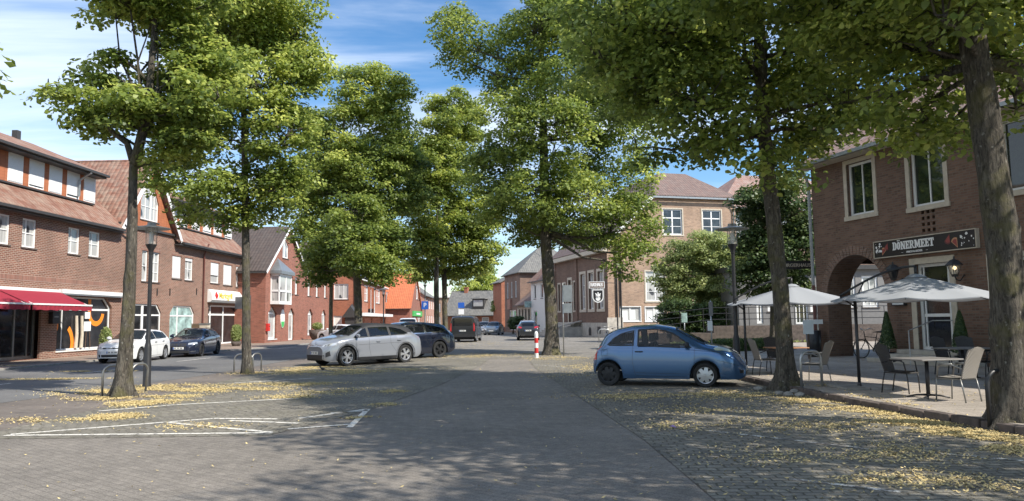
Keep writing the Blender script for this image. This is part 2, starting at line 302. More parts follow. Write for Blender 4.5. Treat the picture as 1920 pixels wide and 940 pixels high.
# ---------------------------------------------------------------- mesh building
class MB:
    def __init__(s): s.v=[]; s.f=[]; s.m=[]; s.X=None
    def add(s, vs, fs, mi=0):
        k = len(s.v)
        s.v += [tuple(s.X@Vector(p)) if s.X is not None else tuple(p) for p in vs]
        s.f += [tuple(k+i for i in f) for f in fs]; s.m += [mi]*len(fs); return s
    def box(s, a, b, mi=0):
        x0,y0,z0 = a; x1,y1,z1 = b
        if x0>x1: x0,x1=x1,x0
        if y0>y1: y0,y1=y1,y0
        if z0>z1: z0,z1=z1,z0
        return s.add([(x0,y0,z0),(x1,y0,z0),(x1,y1,z0),(x0,y1,z0),(x0,y0,z1),(x1,y0,z1),(x1,y1,z1),(x0,y1,z1)],
            [(0,3,2,1),(4,5,6,7),(0,1,5,4),(1,2,6,5),(2,3,7,6),(3,0,4,7)], mi)
    def tube(s, pts, r, n=8, mi=0, caps=True, closed=False):
        P = [Vector(p) for p in pts]; k = len(P); rs = r if isinstance(r,(list,tuple)) else [r]*k
        vs=[]; ref = None
        for i,p in enumerate(P):
            if closed: d = P[(i+1)%k]-P[i-1]
            else: d = (P[min(i+1,k-1)]-P[max(i-1,0)])
            d = d.normalized() if d.length>1e-9 else Vector((0,0,1))
            if ref is None:
                ref = Vector((0,0,1)) if abs(d.z)<.9 else Vector((1,0,0))
            x = (ref - d*ref.dot(d)); x = x.normalized() if x.length>1e-6 else d.orthogonal().normalized(); y = d.cross(x); ref = x
            for j in range(n):
                a = 2*math.pi*j/n; vs.append(p + x*math.cos(a)*rs[i] + y*math.sin(a)*rs[i])
        fs=[]
        for i in range(k if closed else k-1):
            i2=(i+1)%k
            for j in range(n):
                j2=(j+1)%n; fs.append((i*n+j, i*n+j2, i2*n+j2, i2*n+j))
        if caps and not closed: fs += [tuple(range(n-1,-1,-1)), tuple((k-1)*n+j for j in range(n))]
        return s.add(vs, fs, mi)
    def lathe(s, prof, n=20, c=(0,0,0), mi=0, axis='z'):
        vs=[]; fs=[]
        for (r,z) in prof:
            for j in range(n):
                a=2*math.pi*j/n; x,y=r*math.cos(a),r*math.sin(a)
                vs.append((c[0]+x,c[1]+y,c[2]+z) if axis=='z' else (c[0]+x,c[1]+z,c[2]+y))
        for i in range(len(prof)-1):
            for j in range(n):
                j2=(j+1)%n; q=(i*n+j,i*n+j2,(i+1)*n+j2,(i+1)*n+j); fs.append(q if axis=='z' else q[::-1])
        return s.add(vs, fs, mi)
    def grid(s, P, mi=0, flip=False):
        """P[i][j] points"""
        a=len(P); b=len(P[0]); vs=[p for row in P for p in row]; fs=[]
        for i in range(a-1):
            for j in range(b-1):
                q=(i*b+j,i*b+j+1,(i+1)*b+j+1,(i+1)*b+j); fs.append(q[::-1] if flip else q)
        return s.add(vs, fs, mi)
    def slab(s, quad, th, mi=0, mi_side=None):
        """polygon (counter-clockwise from above) given thickness downwards along its normal"""
        q=[Vector(p) for p in quad]; k=len(q); n=Vector((0,0,0))
        for i in range(k): n+=q[i].cross(q[(i+1)%k])
        n.normalize()
        if n.z<-1e-4: q=q[::-1]; n=-n
        lo=[p-n*th for p in q]
        s.add(q+lo, [tuple(range(k))], mi)
        kk=len(s.v)-2*k
        fs=[tuple(range(2*k-1,k-1,-1))]+[(i,k+i,k+(i+1)%k,(i+1)%k) for i in range(k)]
        for f in fs: s.f.append(tuple(kk+i for i in f)); s.m.append(mi if mi_side is None else mi_side)
        return s
    def build(s, name, mats, parent=None, smooth=False, bevel=0, loc=None, rotz=None):
        me = bpy.data.meshes.new(name); me.from_pydata(s.v, [], s.f)
        for m in (mats if isinstance(mats,(list,tuple)) else [mats]): me.materials.append(MT[m] if isinstance(m,str) else m)
        me.polygons.foreach_set('material_index', s.m)
        if smooth: me.polygons.foreach_set('use_smooth', [True]*len(s.f))
        me.update()
        if smooth is True: me.set_sharp_from_angle(angle=R(42))
        o = bpy.data.objects.new(name, me); COL.objects.link(o)
        if parent: o.parent = parent
        if loc is not None: o.location = loc
        if rotz is not None: o.rotation_euler.z = rotz
        if bevel:
            b=o.modifiers.new('b','BEVEL'); b.width=bevel; b.segments=2; b.limit_method='ANGLE'; b.angle_limit=R(40)
        return o
def tag(o, label=None, cat=None, group=None, kind=None):
    if label: o['label']=label
    if cat: o['category']=cat
    if group: o['group']=group
    if kind: o['kind']=kind
    return o
def thing(name, label, cat, loc=(0,0,0), rotz=0, group=None):
    o = bpy.data.objects.new(name, None); COL.objects.link(o); o.location=loc; o.rotation_euler=(0,0,rotz); o.empty_display_size=.3
    return tag(o,label,cat,group)
def copy_tree(o, loc=None, rotz=None, parent=None, label=None):
    c=o.copy(); COL.objects.link(c)
    if parent: c.parent=parent
    if loc is not None: c.location=loc
    if rotz is not None: c.rotation_euler=(0,0,rotz)
    if label: c['label']=label
    for ch in list(o.children): copy_tree(ch, parent=c)
    return c
def text(body, size, parent, loc, rot, mat, name='lettering', ext=.01, off=0, shear=0, align='CENTER', sx=1, sp=1.0):
    cv=bpy.data.curves.new(name,'FONT'); cv.space_character=sp; cv.body=body; cv.size=size; cv.extrude=ext; cv.offset=off; cv.shear=shear; cv.align_x=align; cv.align_y='CENTER'
    cv.materials.append(MT[mat]); tmp=bpy.data.objects.new(name,cv); me=bpy.data.meshes.new_from_object(tmp); bpy.data.objects.remove(tmp); o=bpy.data.objects.new(name,me); COL.objects.link(o); o.parent=parent; o.location=loc; o.rotation_euler=rot; o.scale=(sx,1,1); return o
class Plane:
    def __init__(s, O, u): s.O=Vector(O); s.u=Vector(u).normalized(); s.n=s.u.cross(Vector((0,0,1)))
    def p(s,a,b,c=0): return s.O+s.u*a+Vector((0,0,b))+s.n*c
class Frame:
    """a building's own frame: local x along the facade, local -y outwards"""
    def __init__(s, x, y, rot, z=0): s.loc=Vector((x,y,z)); s.rot=rot; s.M=Matrix.Translation(s.loc)@Matrix.Rotation(rot,4,'Z'); s.I=s.M.inverted()
    def hit(s, px, py, c=0, pl=None):
        """local (a,b) where the photo ray through px,py meets the plane"""
        o=s.I@CAM; d=s.I.to_3x3()@ray(px,py); pl=pl or Plane((0,-c,0),(1,0,0))
        t=(pl.O-o).dot(pl.n)/d.dot(pl.n); q=o+d*t-pl.O; return q.dot(pl.u), q.z
    def a(s, px, py=560, c=0, pl=None): return s.hit(px,py,c,pl)[0]
def polyface(mb, P, outer, holes=(), mi=0, depth=.12, c=0, rmi=None, flip=False):
    loops=[list(outer)]+[list(h) for h in holes]; pts=[]; ed=[]
    for l in loops:
        k=len(pts); pts+=[Vector(q) for q in l]; ed+=[(k+i,k+(i+1)%len(l)) for i in range(len(l))]
    V,E,Fc=delaunay_2d_cdt(pts,ed,[],0,1e-5)[:3]
    def inside(x,y,l):
        c_=False; n=len(l)
        for i in range(n):
            x1,y1=l[i]; x2,y2=l[(i+1)%n]
            if (y1>y)!=(y2>y) and x<(x2-x1)*(y-y1)/(y2-y1)+x1: c_=not c_
        return c_
    vs=[P.p(q.x,q.y,c) for q in V]; fs=[]
    for t in Fc:
        mx_=sum(V[i].x for i in t)/len(t); my=sum(V[i].y for i in t)/len(t)
        if inside(mx_,my,loops[0]) and not any(inside(mx_,my,l) for l in loops[1:]): fs.append(tuple(t))
    mb.add(vs,fs,mi)
    for h in holes:
        ar=sum(h[i][0]*h[(i+1)%len(h)][1]-h[(i+1)%len(h)][0]*h[i][1] for i in range(len(h)))
        hh=h if ar>0 else h[::-1]; n=len(hh)
        for i in range(n):
            a,b=hh[i],hh[(i+1)%n]
            mb.add([P.p(*a,c),P.p(*b,c),P.p(*b,c-depth),P.p(*a,c-depth)],[(0,3,2,1)][:1], mi if rmi is None else rmi)
def rect(a0,b0,a1,b1): return [(a0,b0),(a1,b0),(a1,b1),(a0,b1)]
def bar(mb, P, p, q, w, c0, c1, mi=0, ext=0):
    d=Vector((q[0]-p[0],q[1]-p[1])); L=d.length
    if L<1e-6: return
    d/=L; nn=Vector((-d.y,d.x))*w/2; e=d*ext
    cs=[(p[0]-nn.x-e.x,p[1]-nn.y-e.y),(q[0]-nn.x+e.x,q[1]-nn.y+e.y),(q[0]+nn.x+e.x,q[1]+nn.y+e.y),(p[0]+nn.x-e.x,p[1]+nn.y-e.y)]
    mb.add([P.p(a,b,c0) for a,b in cs]+[P.p(a,b,c1) for a,b in cs],[(0,3,2,1),(4,5,6,7),(0,1,5,4),(1,2,6,5),(2,3,7,6),(3,0,4,7)],mi)
def pbox(mb,P,a0,b0,c0,a1,b1,c1,mi=0):
    bar(mb,P,((a0+a1)/2,b0),((a0+a1)/2,b1),a1-a0,c0,c1,mi)
def window(par, P, poly, vx=(), hz=(), depth=.12, fw=.07, frame='white', pane='pane', sill='kerb_dark', name='window', label=None, shutter=None, surround=None, sw=.12, plane_name='pane', mw=.045):
    """poly: opening outline; vx: positions of mullions 0..1; hz: heights of bars 0..1"""
    a0=min(p[0] for p in poly); a1=max(p[0] for p in poly); b0=min(p[1] for p in poly); b1=max(p[1] for p in poly); n=len(poly)
    c=-depth; mb=MB()
    cx=(a0+a1)/2; cy=(b0+b1)/2
    def ins(p,k): 
        return (p[0]+(k if p[0]<cx-1e-4 else -k if p[0]>cx+1e-4 else 0), p[1]+(k if p[1]<cy else -k))
    for i in range(n):
        bar(mb,P,ins(poly[i],fw/2),ins(poly[(i+1)%n],fw/2),fw,c-.03,c+.05+.0005*i,ext=fw/2 if n==4 else .01)
    def top_at(a):
        t=b1
        for i in range(n):
            p,q=poly[i],poly[(i+1)%n]
            if abs(p[0]-q[0])>1e-6 and min(p[0],q[0])<=a<=max(p[0],q[0]):
                y=p[1]+(q[1]-p[1])*(a-p[0])/(q[0]-p[0])
                if y>cy: t=min(t,y)
        return t
    for v in vx:
        w=v[1] if isinstance(v,tuple) else mw; v=v[0] if isinstance(v,tuple) else v; a=a0+(a1-a0)*v; bar(mb,P,(a,b0+fw),(a,top_at(a)-fw*.9),w,c-.02,c+.037)
    for k,h in enumerate(hz):
        w=h[1] if isinstance(h,tuple) else mw; h=h[0] if isinstance(h,tuple) else h; b=b0+(b1-b0)*h; bar(mb,P,(a0+fw,b),(a1-fw,b),w,c-.021,c+.034)
    f=mb.build(name, frame, par)
    if label: f['label']=label
    m2=MB(); polyface(m2,P,poly,c=c+.002); m2.build(plane_name,pane,f)
    if sill:
        m3=MB(); pbox(m3,P,a0-.06,b0-.07,-.08,a1+.06,b0-.004,.05); m3.build('sill',sill,f)
    if shutter is not None:
        m4=MB(); pbox(m4,P,a0+fw*.6,b0+(b1-b0)*(1-shutter),c+.052,a1-fw*.6,b1-.02,c+.075); m4.build('roller_shutter','shutter',f)
    if surround:
        m5=MB(); o=[(a0-sw,b0-sw*.9),(a1+sw,b0-sw*.9),(a1+sw,b1+sw),(a0-sw,b1+sw)]
        bar(m5,P,(a0-sw/2,b0-sw),(a0-sw/2,b1+sw),sw,-.05,.03); bar(m5,P,(a1+sw/2,b0-sw),(a1+sw/2,b1+sw),sw,-.05,.03)
        bar(m5,P,(a0,b1+sw/2),(a1,b1+sw/2),sw,-.05,.028); bar(m5,P,(a0-.03-sw,b0-sw/2),(a1+.03+sw,b0-sw/2),sw,-.05,.055); m5.build('surround',surround,f)
    return f
# ================================================================ GROUND
def sheet(name, pts, mat, z=0.0, kind='structure', th=None):
    mb=MB(); ps=[(p[0],p[1],z) for p in pts]
    if th: mb.slab(ps, th)
    else: mb.add(ps,[tuple(range(len(ps)))])
    o=mb.build(name,mat); o['kind']=kind; return o
def G(px,py): p=gr(px,py); return (p.x,p.y)
sheet('ground',[(-900,-400),(900,-400),(900,1500),(-900,1500)],'plaza',0)
# side street on the left, running away from the viewer
road=[(-22,-30),(-15.5,-30),(-14.2,0),(-12.6,8),(-11.5,15.5),(-10.6,20),(-10.0,25),(-9.9,35),(-10.0,60),(-9.6,90),(-8,140),(-6,200),(-12.5,200),(-13.5,120),(-14.4,80),(-15.2,62),(-16.2,50),(-17.6,44),(-19.2,39),(-19.4,30),(-19.9,0)]
sheet('side_street', road,'asphalt',.004)
pave=[(-19.95,-30),(-19.9,0),(-19.45,30),(-19.25,39),(-17.65,44),(-16.25,50),(-15.25,62),(-14.45,80),(-13.55,120),(-12.55,200),(-40,200),(-40,-30)]
sheet('left_pavement', pave[::-1],'sidewalk',.07,th=.09)
kb=MB(); kp=pave[:10]
for i in range(len(kp)-1):
    p,q=Vector(kp[i]+(0,)),Vector(kp[i+1]+(0,)); n=Vector((q.y-p.y,-(q.x-p.x),0)).normalized()*.14
    kb.slab([q+Vector((0,0,.078)),p+Vector((0,0,.078)),p+n+Vector((0,0,.078)),q+n+Vector((0,0,.078))][::-1],.1)
kb.build('left_kerb','kerb',bevel=.015)['kind']='structure'
# centre lane of small pavers, cobbled parking bays either side
laneL=[(-4.6,-20),(-3.9,8),(-3.7,11.4),(-2.8,14.3),(-1.9,20),(-1.2,28),(-1.0,33)]
laneR=[(2.0,-20),(1.85,7),(1.8,10.6),(1.3,18),(.75,26),(.6,33)]
sheet('centre_lane',[(-60,-20),(-60,8),(-14.,8),(-13,11.35)]+laneL[2:]+laneR[::-1],'lane',.004)
sheet('left_cobble_bays',[(-8.3,11.37),(-3.71,11.41)]+[(a-.01,b) for a,b in laneL[3:]]+[(-8.6,33)],'cobble',.008)
sheet('right_cobble_bays',[(a+.01,b) for a,b in laneR]+[(6.6,33),(6.4,19),(7.6,9),(12,-20)],'cobble',.008)
sheet('market_street',[(-9.0,33.02),(11,33.02),(9.2,62),(5.2,78),(1.2,93),(-3,108),(-7,125),(-8.2,118),(-6.5,80),(-6.2,55)],'cobble_far',.006)
# painted bay markings
lm=MB(); 
def line(a,b,w=.11):
    p,q=Vector(G(*a)),Vector(G(*b)); d=(q-p).normalized(); n=Vector((-d.y,d.x))*w/2
    lm.add([(p.x-n.x,p.y-n.y,.0125),(q.x-n.x,q.y-n.y,.0125),(q.x+n.x,q.y+n.y,.0125),(p.x+n.x,p.y+n.y,.0125)],[(0,1,2,3)])
for a,b in [((8,818),(510,813)),((20,816),(400,786)),((400,786),(520,787)),((310,793),(508,812)),((185,772),(330,760)),((330,760),(560,748)),((440,719),(590,710)),((560,786),(690,768)),((690,768),(655,803)),
            ((540,806),(655,797)),((430,790),(560,795)),((620,776),(690,771)),]: line(a,b)
sheet_l=lm.build('bay_markings','line'); sheet_l['kind']='structure'
lm=MB()
for a,b in [((1268,686),(1290,700)),((1320,808),(1480,826)),((1480,826),(1640,845)),((1740,850),(1920,866)),((1480,900),(1690,925)),((1000,684),(1060,690))]: line(a,b,.09)
lm.build('worn_bay_markings','line_worn')['kind']='structure'
lm=MB()
def gl(p,q,w=.12):
    p=Vector(p);q=Vector(q); d=(q-p).normalized(); n=Vector((-d.y,d.x))*w/2
    lm.add([(p.x-n.x,p.y-n.y,.009),(q.x-n.x,q.y-n.y,.009),(q.x+n.x,q.y+n.y,.009),(p.x+n.x,p.y+n.y,.009)],[(0,1,2,3)])
for k in range(9): gl((-15.0+.0*k,12+k*7.2),(-14.75,15+k*7.2))
lm.build('street_centre_line','line')['kind']='structure'
# raised terrace in front of the snack bar
TZ=.13
tedge=[(8.6,2),(7.55,9),(7.05,11.3),(6.75,13),(6.45,15.2),(6.3,18),(6.25,20.5),(6.4,27),(6.7,33),(7.5,45),(8.2,58)]
sheet('terrace',tedge[::-1]+[(60,2),(60,58)][::1],'terrace',TZ,th=.12)
kb=MB(); rr=random.Random(3)
for i in range(len(tedge)-1):
    p,q=Vector(tedge[i]+(0,)),Vector(tedge[i+1]+(0,)); L=(q-p).length; n=max(1,int(L/.55)); d=(q-p)/n; nn=Vector((-d.y,d.x,0)).normalized()*.16
    for k in range(n):
        a=p+d*k+d*.02; b=p+d*(k+1)-d*.02; j=rr.uniform(-.015,.015); z=TZ+.006+rr.uniform(-.02,.008); o=nn.normalized()*j
        kb.slab([a+o+Vector((0,0,z)),b+o+Vector((0,0,z+rr.uniform(-.008,.008))),b+nn+o+Vector((0,0,z)),a+nn+o+Vector((0,0,z))],.16)
kb.build('terrace_kerb','kerb_dark',bevel=.02)['kind']='structure'
# planted strip and lawn by the town hall
sheet('lawn',[(8.9,34),(13.2,35),(14,44),(19.5,45),(20.5,60),(12,63),(9.4,60),(8.7,46)],'soil',TZ+.01)

# ================================================================ GENERIC HOUSE
def pitched(w,d,eave,ridge,kind,oh=.35,th=.16,og=.2):
    """roof slabs (top faces) for a box w x d with its front at y=0"""
    sl=[]
    if kind=='side':       # ridge along the facade
        s=(ridge-eave)/(d/2); e=eave-s*oh
        sl=[[(-og,-oh,e),(w+og,-oh,e),(w+og,d/2,ridge),(-og,d/2,ridge)],[(w+og,d+oh,e),(-og,d+oh,e),(-og,d/2,ridge),(w+og,d/2,ridge)]]
    elif kind=='front':
        s=(ridge-eave)/(w/2); e=eave-s*oh
        sl=[[(-oh,d+og,e),(-oh,-og,e),(w/2,-og,ridge),(w/2,d+og,ridge)],[(w+oh,-og,e),(w+oh,d+og,e),(w/2,d+og,ridge),(w/2,-og,ridge)]]
    elif kind=='hip':
        k=min(w,d)/2; e=eave-.15
        a,b,c,d_=(-oh,-oh,e),(w+oh,-oh,e),(w+oh,d+oh,e),(-oh,d+oh,e)
        if w>=d: r1,r2=(k,d/2,ridge),(w-k,d/2,ridge); sl=[[a,b,r2,r1],[b,c,r2],[c,d_,r1,r2],[d_,a,r1]]
        else: r1,r2=(w/2,k,ridge),(w/2,d-k,ridge); sl=[[a,b,r1],[b,c,r2,r1],[c,d_,r2],[d_,a,r1,r2]]
    return sl
def house(label, F, w, d, eave, ridge, kind, wall, roof, wins=(), cat='house', trim='gutter_dark', base=None, oh=.35, chimney=None, extra=None, group=None, name='brick_house'):
    t=thing(name,label,cat,F.loc,F.rot,group)
    pl={'front':Plane((0,0,0),(1,0,0)),'right':Plane((w,0,0),(0,1,0)),'left':Plane((0,d,0),(0,-1,0)),'back':Plane((w,d,0),(-1,0,0))}
    wd={'front':w,'back':w,'left':d,'right':d}
    mb=MB()
    for f,P in pl.items():
        o=rect(0,0,wd[f],eave)
        if (kind=='side' and f in('left','right')) or (kind=='front' and f in('front','back')): o=[(0,0),(wd[f],0),(wd[f],eave),(wd[f]/2,ridge-.05),(0,eave)]
        hs=[x[1] for x in wins if x[0]==f]
        polyface(mb,P,o,hs)
    mb.build('wall',wall,t)
    for x in wins:
        kw=dict(x[2]); nm=kw.pop('nm','window'); window(t,pl[x[0]],x[1],name=nm,**kw)
    m=MB()
    if kind=='flat':
        m.box((-.25,-.3,eave),(w+.25,d+.3,eave+.28)); rf=m.build('roof',roof,t)
    else:
        for q in pitched(w,d,eave,ridge,kind,oh): m.slab(q,.14)
        rf=m.build('roof',roof,t)
        g=MB()
        s=(ridge-eave)/((d if kind=='side' else w)/2)
        if kind=='side':
            z=eave-s*oh-.09
            g.box((-.2,-oh-.12,z-.02),(w+.2,-oh+.015,z+.09)); g.box((-.2,d+oh-.02,z-.02),(w+.2,d+oh+.12,z+.09))
        elif kind=='front':
            z=eave-s*oh-.09; g.box((-oh-.12,-.2,z-.02),(-oh+.015,d+.2,z+.09)); g.box((w+oh-.015,-.2,z-.02),(w+oh+.12,d+.2,z+.09))
        else:
            z=eave-.15-.12; g.box((-oh-.1,-oh-.1,z),(w+oh+.1,-oh+.02,z+.11)); g.box((w+oh-.02,-oh+.021,z),(w+oh+.1,d+oh+.1,z+.11)); g.box((-oh-.1,-oh+.021,z),(-oh+.02,d+oh+.1,z+.11))
        g.build('gutter',trim,t)
    if chimney:
        for (x,y,h) in chimney:
            c=MB(); c.box((x-.3,y-.3,ridge-1.2),(x+.3,y+.3,ridge+h)); c.box((x-.36,y-.36,ridge+h),(x+.36,y+.36,ridge+h+.1)); c.build('chimney',wall,rf)
    return t, pl
def pipe(par, pts, mat='gutter_dark', r=.05): 
    m=MB(); m.tube(pts,r,8); return m.build('downpipe',mat,par,smooth=True)

# ================================================================ LEFT: long brick shop building with dormers
FB=Frame(-22.82,22,R(90-1.75)); P0=Plane((0,0,0),(1,0,0))
B1=thing('shop_building','long red brick shop building with orange tiled mansard roof and arched gable window','building',FB.loc,FB.rot)
Lb=38.2; EV=7.42
def ab(x0,x1,y): return FB.a(x0,y),FB.a(x1,y)
op=[]; wn_=[]
def W1(x0,x1,b0,b1,y=500,**k): a0,a1=ab(x0,x1,y); p=rect(a0,b0,a1,b1); op.append(p); wn_.append((p,k))
for x0,x1,cur in [(-62,-40,1),(-8,19,1),(42,69,1),(129,151,1),(168,189,1)]: W1(x0,x1,5.28,6.62,430,vx=(.36,),hz=(.5,),pane='pane_curtain')
W1(266,277,4.25,6.1,500,pane='pane_curtain',hz=(.5,)); W1(285,299,4.25,6.1,500,vx=(.45,),hz=(.33,.66),pane='pane_curtain')
W1(323,340,4.62,6.1,500,shutter=.97); W1(347,362,4.6,6.1,500,vx=(.5,),hz=(.5,),pane='pane_curtain',shutter=.14)
W1(395,411,4.6,6.1,510,shutter=.62,pane='pane_curtain'); W1(419,435,4.55,6.1,510,shutter=.97); W1(443,459,4.5,6.1,510,shutter=.97)
# ground floor openings
aA0,aA1=FB.a(-150,630),FB.a(76,630); sA=rect(aA0,.12,aA1,3.0)
aB0,aB1=FB.a(107,610),FB.a(209,610); sB=[(aB0,.42),(aB1,.42),(aB1,2.62),(aB1-.55,3.12),(aB0,3.12)]
aC0,aC1=FB.a(249,600),FB.a(302,600); sC=[(aC0,.12),(aC1,.12),(aC1,2.35),(aC1-.5,2.88),(aC0+.1,2.88),(aC0,2.8)]
aD0,aD1=FB.a(318,600),FB.a(364,600); sD=[(aD0,.5),(aD1,.5),(aD1,2.35),(aD1-.5,2.85),(aD0+.5,2.85),(aD0,2.35)]
aE0,aE1=FB.a(390,600),FB.a(458,600); sE=[(aE0,.12),(aE1,.12),(aE1,3.0),(aE0+.4,3.0),(aE0,2.7)]
op+= [sA,sB,sC,sD,sE]
mb=MB(); ga0,ga1=20.0,26.4; gm=(ga0+ga1)/2; GZ=11.65
outer=[(0,0),(Lb,0),(Lb,EV),(ga1,EV),(gm,GZ-.12),(ga0,EV),(0,EV)]
gw=[(22.15,7.95),(24.3,7.95),(24.3,9.05),(23.62,10.3),(22.83,10.3),(22.15,9.05)]
# brick below, orange boarding in the gable
polyface(mb,P0,rect(0,0,Lb,EV),op)
mb.add([(0,0,0),(0,9,0),(0,9,EV),(0,0,EV)],[(0,1,2,3)]); mb.add([(Lb,0,0),(Lb,9,0),(Lb,9,EV),(Lb,4.5,GZ-.2),(Lb,0,EV)],[(0,1,2,3,4)]); mb.add([(0,9,0),(Lb,9,0),(Lb,9,EV),(0,9,EV)],[(0,1,2,3)])
mb.build('wall','brick_red',B1)
mb=MB(); polyface(mb,P0,[(ga0,EV+.01),(ga1,EV+.01),(gm,GZ-.15)],[gw],c=.012); mb.build('gable_boarding','tile_hung',B1)
for p,k in wn_:
    f=window(B1,P0,p,**k); mb=MB(); pbox(mb,P0,p[0][0]-.12,p[2][1]+.002,0,p[1][0]+.12,p[2][1]+.26,.006); mb.build('lintel','brick_soldier',f)
window(B1,P0,gw,vx=((.33),(.62,.13),.81),hz=(.36,.68),pane='pane_curtain')
window(B1,P0,sA,vx=(.45,.62,(.80,.10),(.93,.06)),hz=((.03,.12),),frame='grey_metal',pane='pane_shop',depth=.35,sill=None,name='shop_front',fw=.1)
window(B1,P0,sB,vx=((.13,.05),),hz=((.76,.10),),pane='pane_shop',depth=.2,name='shop_window',fw=.08,sill='render_white')
window(B1,P0,sC,vx=((.36,.22),(.62,.22)),hz=((.76,.09),),pane='pane_shop',name='shop_window',fw=.09)
window(B1,P0,sD,vx=((.34,.1),),hz=((.72,.09),),pane='pane_mint',name='shop_window',fw=.09)
window(B1,P0,sE,vx=((.12,.16),(.46,.12),(.93,.14)),hz=((.76,.13),),pane='pane_shop',name='shop_front',fw=.11,sill=None,depth=.25)
# header courses (soldier bricks) over the windows
mb=MB(); pbox(mb,P0,0,3.72,0,19,3.98,.006); mb.build('soldier_course','brick_soldier',B1)
# roofs
sl=(GZ-EV)/4.5
def rz(y): return EV-.02+sl*y+.02
rf=MB(); yo=-.42
for (x0,x1) in ((-.2,ga0-.0),(ga1+.0,Lb+.25)):
    rf.slab([(x0,yo,rz(yo)),(x1,yo,rz(yo)),(x1,4.5,GZ),(x0,4.5,GZ)],.14)
rf.slab([(Lb+.25,9.4,rz(yo)),(-.2,9.4,rz(yo)),(-.2,4.5,GZ),(Lb+.25,4.5,GZ)],.14)
rf.slab([(ga0,4.5,GZ),(ga1,4.5,GZ),(ga1,4.501,GZ-.01),(ga0,4.501,GZ-.01)],.1)
# cross gable
gs=(GZ-EV)/(gm-ga0)
rf.slab([(ga0-.3,-.35,EV-gs*.3+.12),(gm,-.35,GZ+.12),(gm,5,GZ+.12),(ga0-.3,5,EV-gs*.3+.12)][::-1],.14)
rf.slab([(ga1+.3,-.35,EV-gs*.3+.12),(ga1+.3,5,EV-gs*.3+.12),(gm,5,GZ+.12),(gm,-.35,GZ+.12)][::-1],.14)
rfo=rf.build('roof','tile_orange',B1)
c=MB(); c.box((17.2,4.2,GZ-.3),(17.5,4.5,GZ+.5)); c.build('chimney','gutter_dark',rfo)
vb=MB()
for sgn,ax in ((1,ga0-.3),(-1,ga1+.3)):
    bar(vb,P0,(ax,EV-gs*.3-.02),(gm,GZ-.02),.26,.352,.40,ext=.0)
vb.build('verge_board','white',B1)
gt=MB()
for (x0,x1) in ((-.2,ga0-.35),(ga1+.35,Lb+.2)): gt.box((x0,yo-.13,rz(yo)-.16),(x1,yo+.01,rz(yo)-.03))
gt.box((ga0-.2,-.15,EV-.1),(ga1+.2,-.01,EV+.04)); gt.box((-.1,yo+.02,rz(yo)-.24),(ga0,-.005,rz(yo)-.17)); gt.box((ga1,yo+.02,rz(yo)-.24),(Lb,-.005,rz(yo)-.17))
gt.build('gutter','gutter_dark',B1)
# dormer bands
for (x0,x1,ws) in ((.5,18.7,[(-92,-66),(-52,-27),(14,43),(54,83),(92,117),(126,150),(158,180)]),(27.3,36.2,[(318,334),(339,354),(362,377),(383,398),(403,418),(424,437)])):
    yd=.85; zb=rz(yd)+.02; zt=10.02
    d=MB(); P=Plane((0,yd,0),(1,0,0)); hs=[]
    for (p0,p1) in ws:
        a0=FB.a(p0,330,-yd); a1=FB.a(p1,330,-yd); hs.append(rect(a0,zb+.12,a1,zt-.22))
    polyface(d,P,rect(x0,zb-.3,x1,zt),hs)
    for x in (x0,x1): d.add([(x,yd,zb),(x,yd,zt),(x,4.0,zt+1.0),(x,4.0,rz(4.0))],[(0,1,2,3)])
    dm=d.build('dormer','tile_hung',B1)
    for k,h in enumerate(hs): window(dm,P,h,depth=.05,pane='pane',sill=None,shutter=[.93,.9,.97,.92,.97,.9,.95][k%7],fw=.06)
    r=MB(); r.slab([(x0-.3,yd-.62,zt-.04),(x1+.3,yd-.62,zt-.04),(x1+.3,4.55,GZ+.17),(x0-.3,4.55,GZ+.17)],.12); r.build('dormer_roof','tile_orange',dm)
    g=MB(); g.box((x0-.3,yd-.78,zt-.22),(x1+.3,yd-.63,zt-.1)); g.box((x0-.25,yd-.60,zt-.30),(x1+.25,yd-.01,zt-.18)); g.box((x0,yd-.14,zb-.02),(x1,yd-.005,zb+.06)); g.build('dormer_gutter','gutter_dark',dm)
ap=FB.a(164,340,-.3)
pipe(B1,[(ap,.1,9.75),(ap,.35,9.6),(ap,.72,9.35),(ap,.72,8.5)],'zinc',.06)
for px,y in ((237,430),(381,480)):
    ax=FB.a(px,y); pipe(B1,[(ax-(.9 if px==237 else 0),-.4,EV-.15),(ax-.1,-.3,EV-.5),(ax,-.09,EV-.9),(ax,-.09,.1)],'gutter_dark' if px==237 else 'copper',.055)
for px,py in ((318,548),(372,545)):
    pass
# fascia sign of the grill
a0,a1=FB.a(389,555),FB.a(459,555); sg=MB()
prof=[(0,3.2),(.22,3.22),(.36,3.35),(.36,3.5),(.30,3.85),(.12,4.08),(0,4.12)]
vs=[P0.p(a,z,c) for a in (a0,a1) for c,z in prof]; n=len(prof)
sg.add(vs,[(i,n+i,n+i+1,i+1) for i in range(n-1)]+[tuple(range(n)),tuple(range(2*n-1,n-1,-1))])
so_=sg.build('fascia_sign','white',B1)
tt=MB(); pbox(tt,P0,a0,3.16,0,a1,3.2,.34); tt.build('sign_trim','grey_metal',so_)
text('Marktgrill',.62,so_,P0.p(a0+2.35,3.68,.345),(R(84),0,0),'yellow',shear=.25,off=.006)
lm_=MB(); cxm=a0+.75
lm_.add([P0.p(cxm-.28,3.68,.36),P0.p(cxm,3.36,.375),P0.p(cxm+.28,3.68,.36),P0.p(cxm,4.0,.30)],[(0,1,2,3)]); lm_.build('emblem','red',so_)
lm_=MB(); pbox(lm_,P0,a1-.75,3.38,.34,a1-.42,4.0,.345); lm_.build('emblem','red',so_)
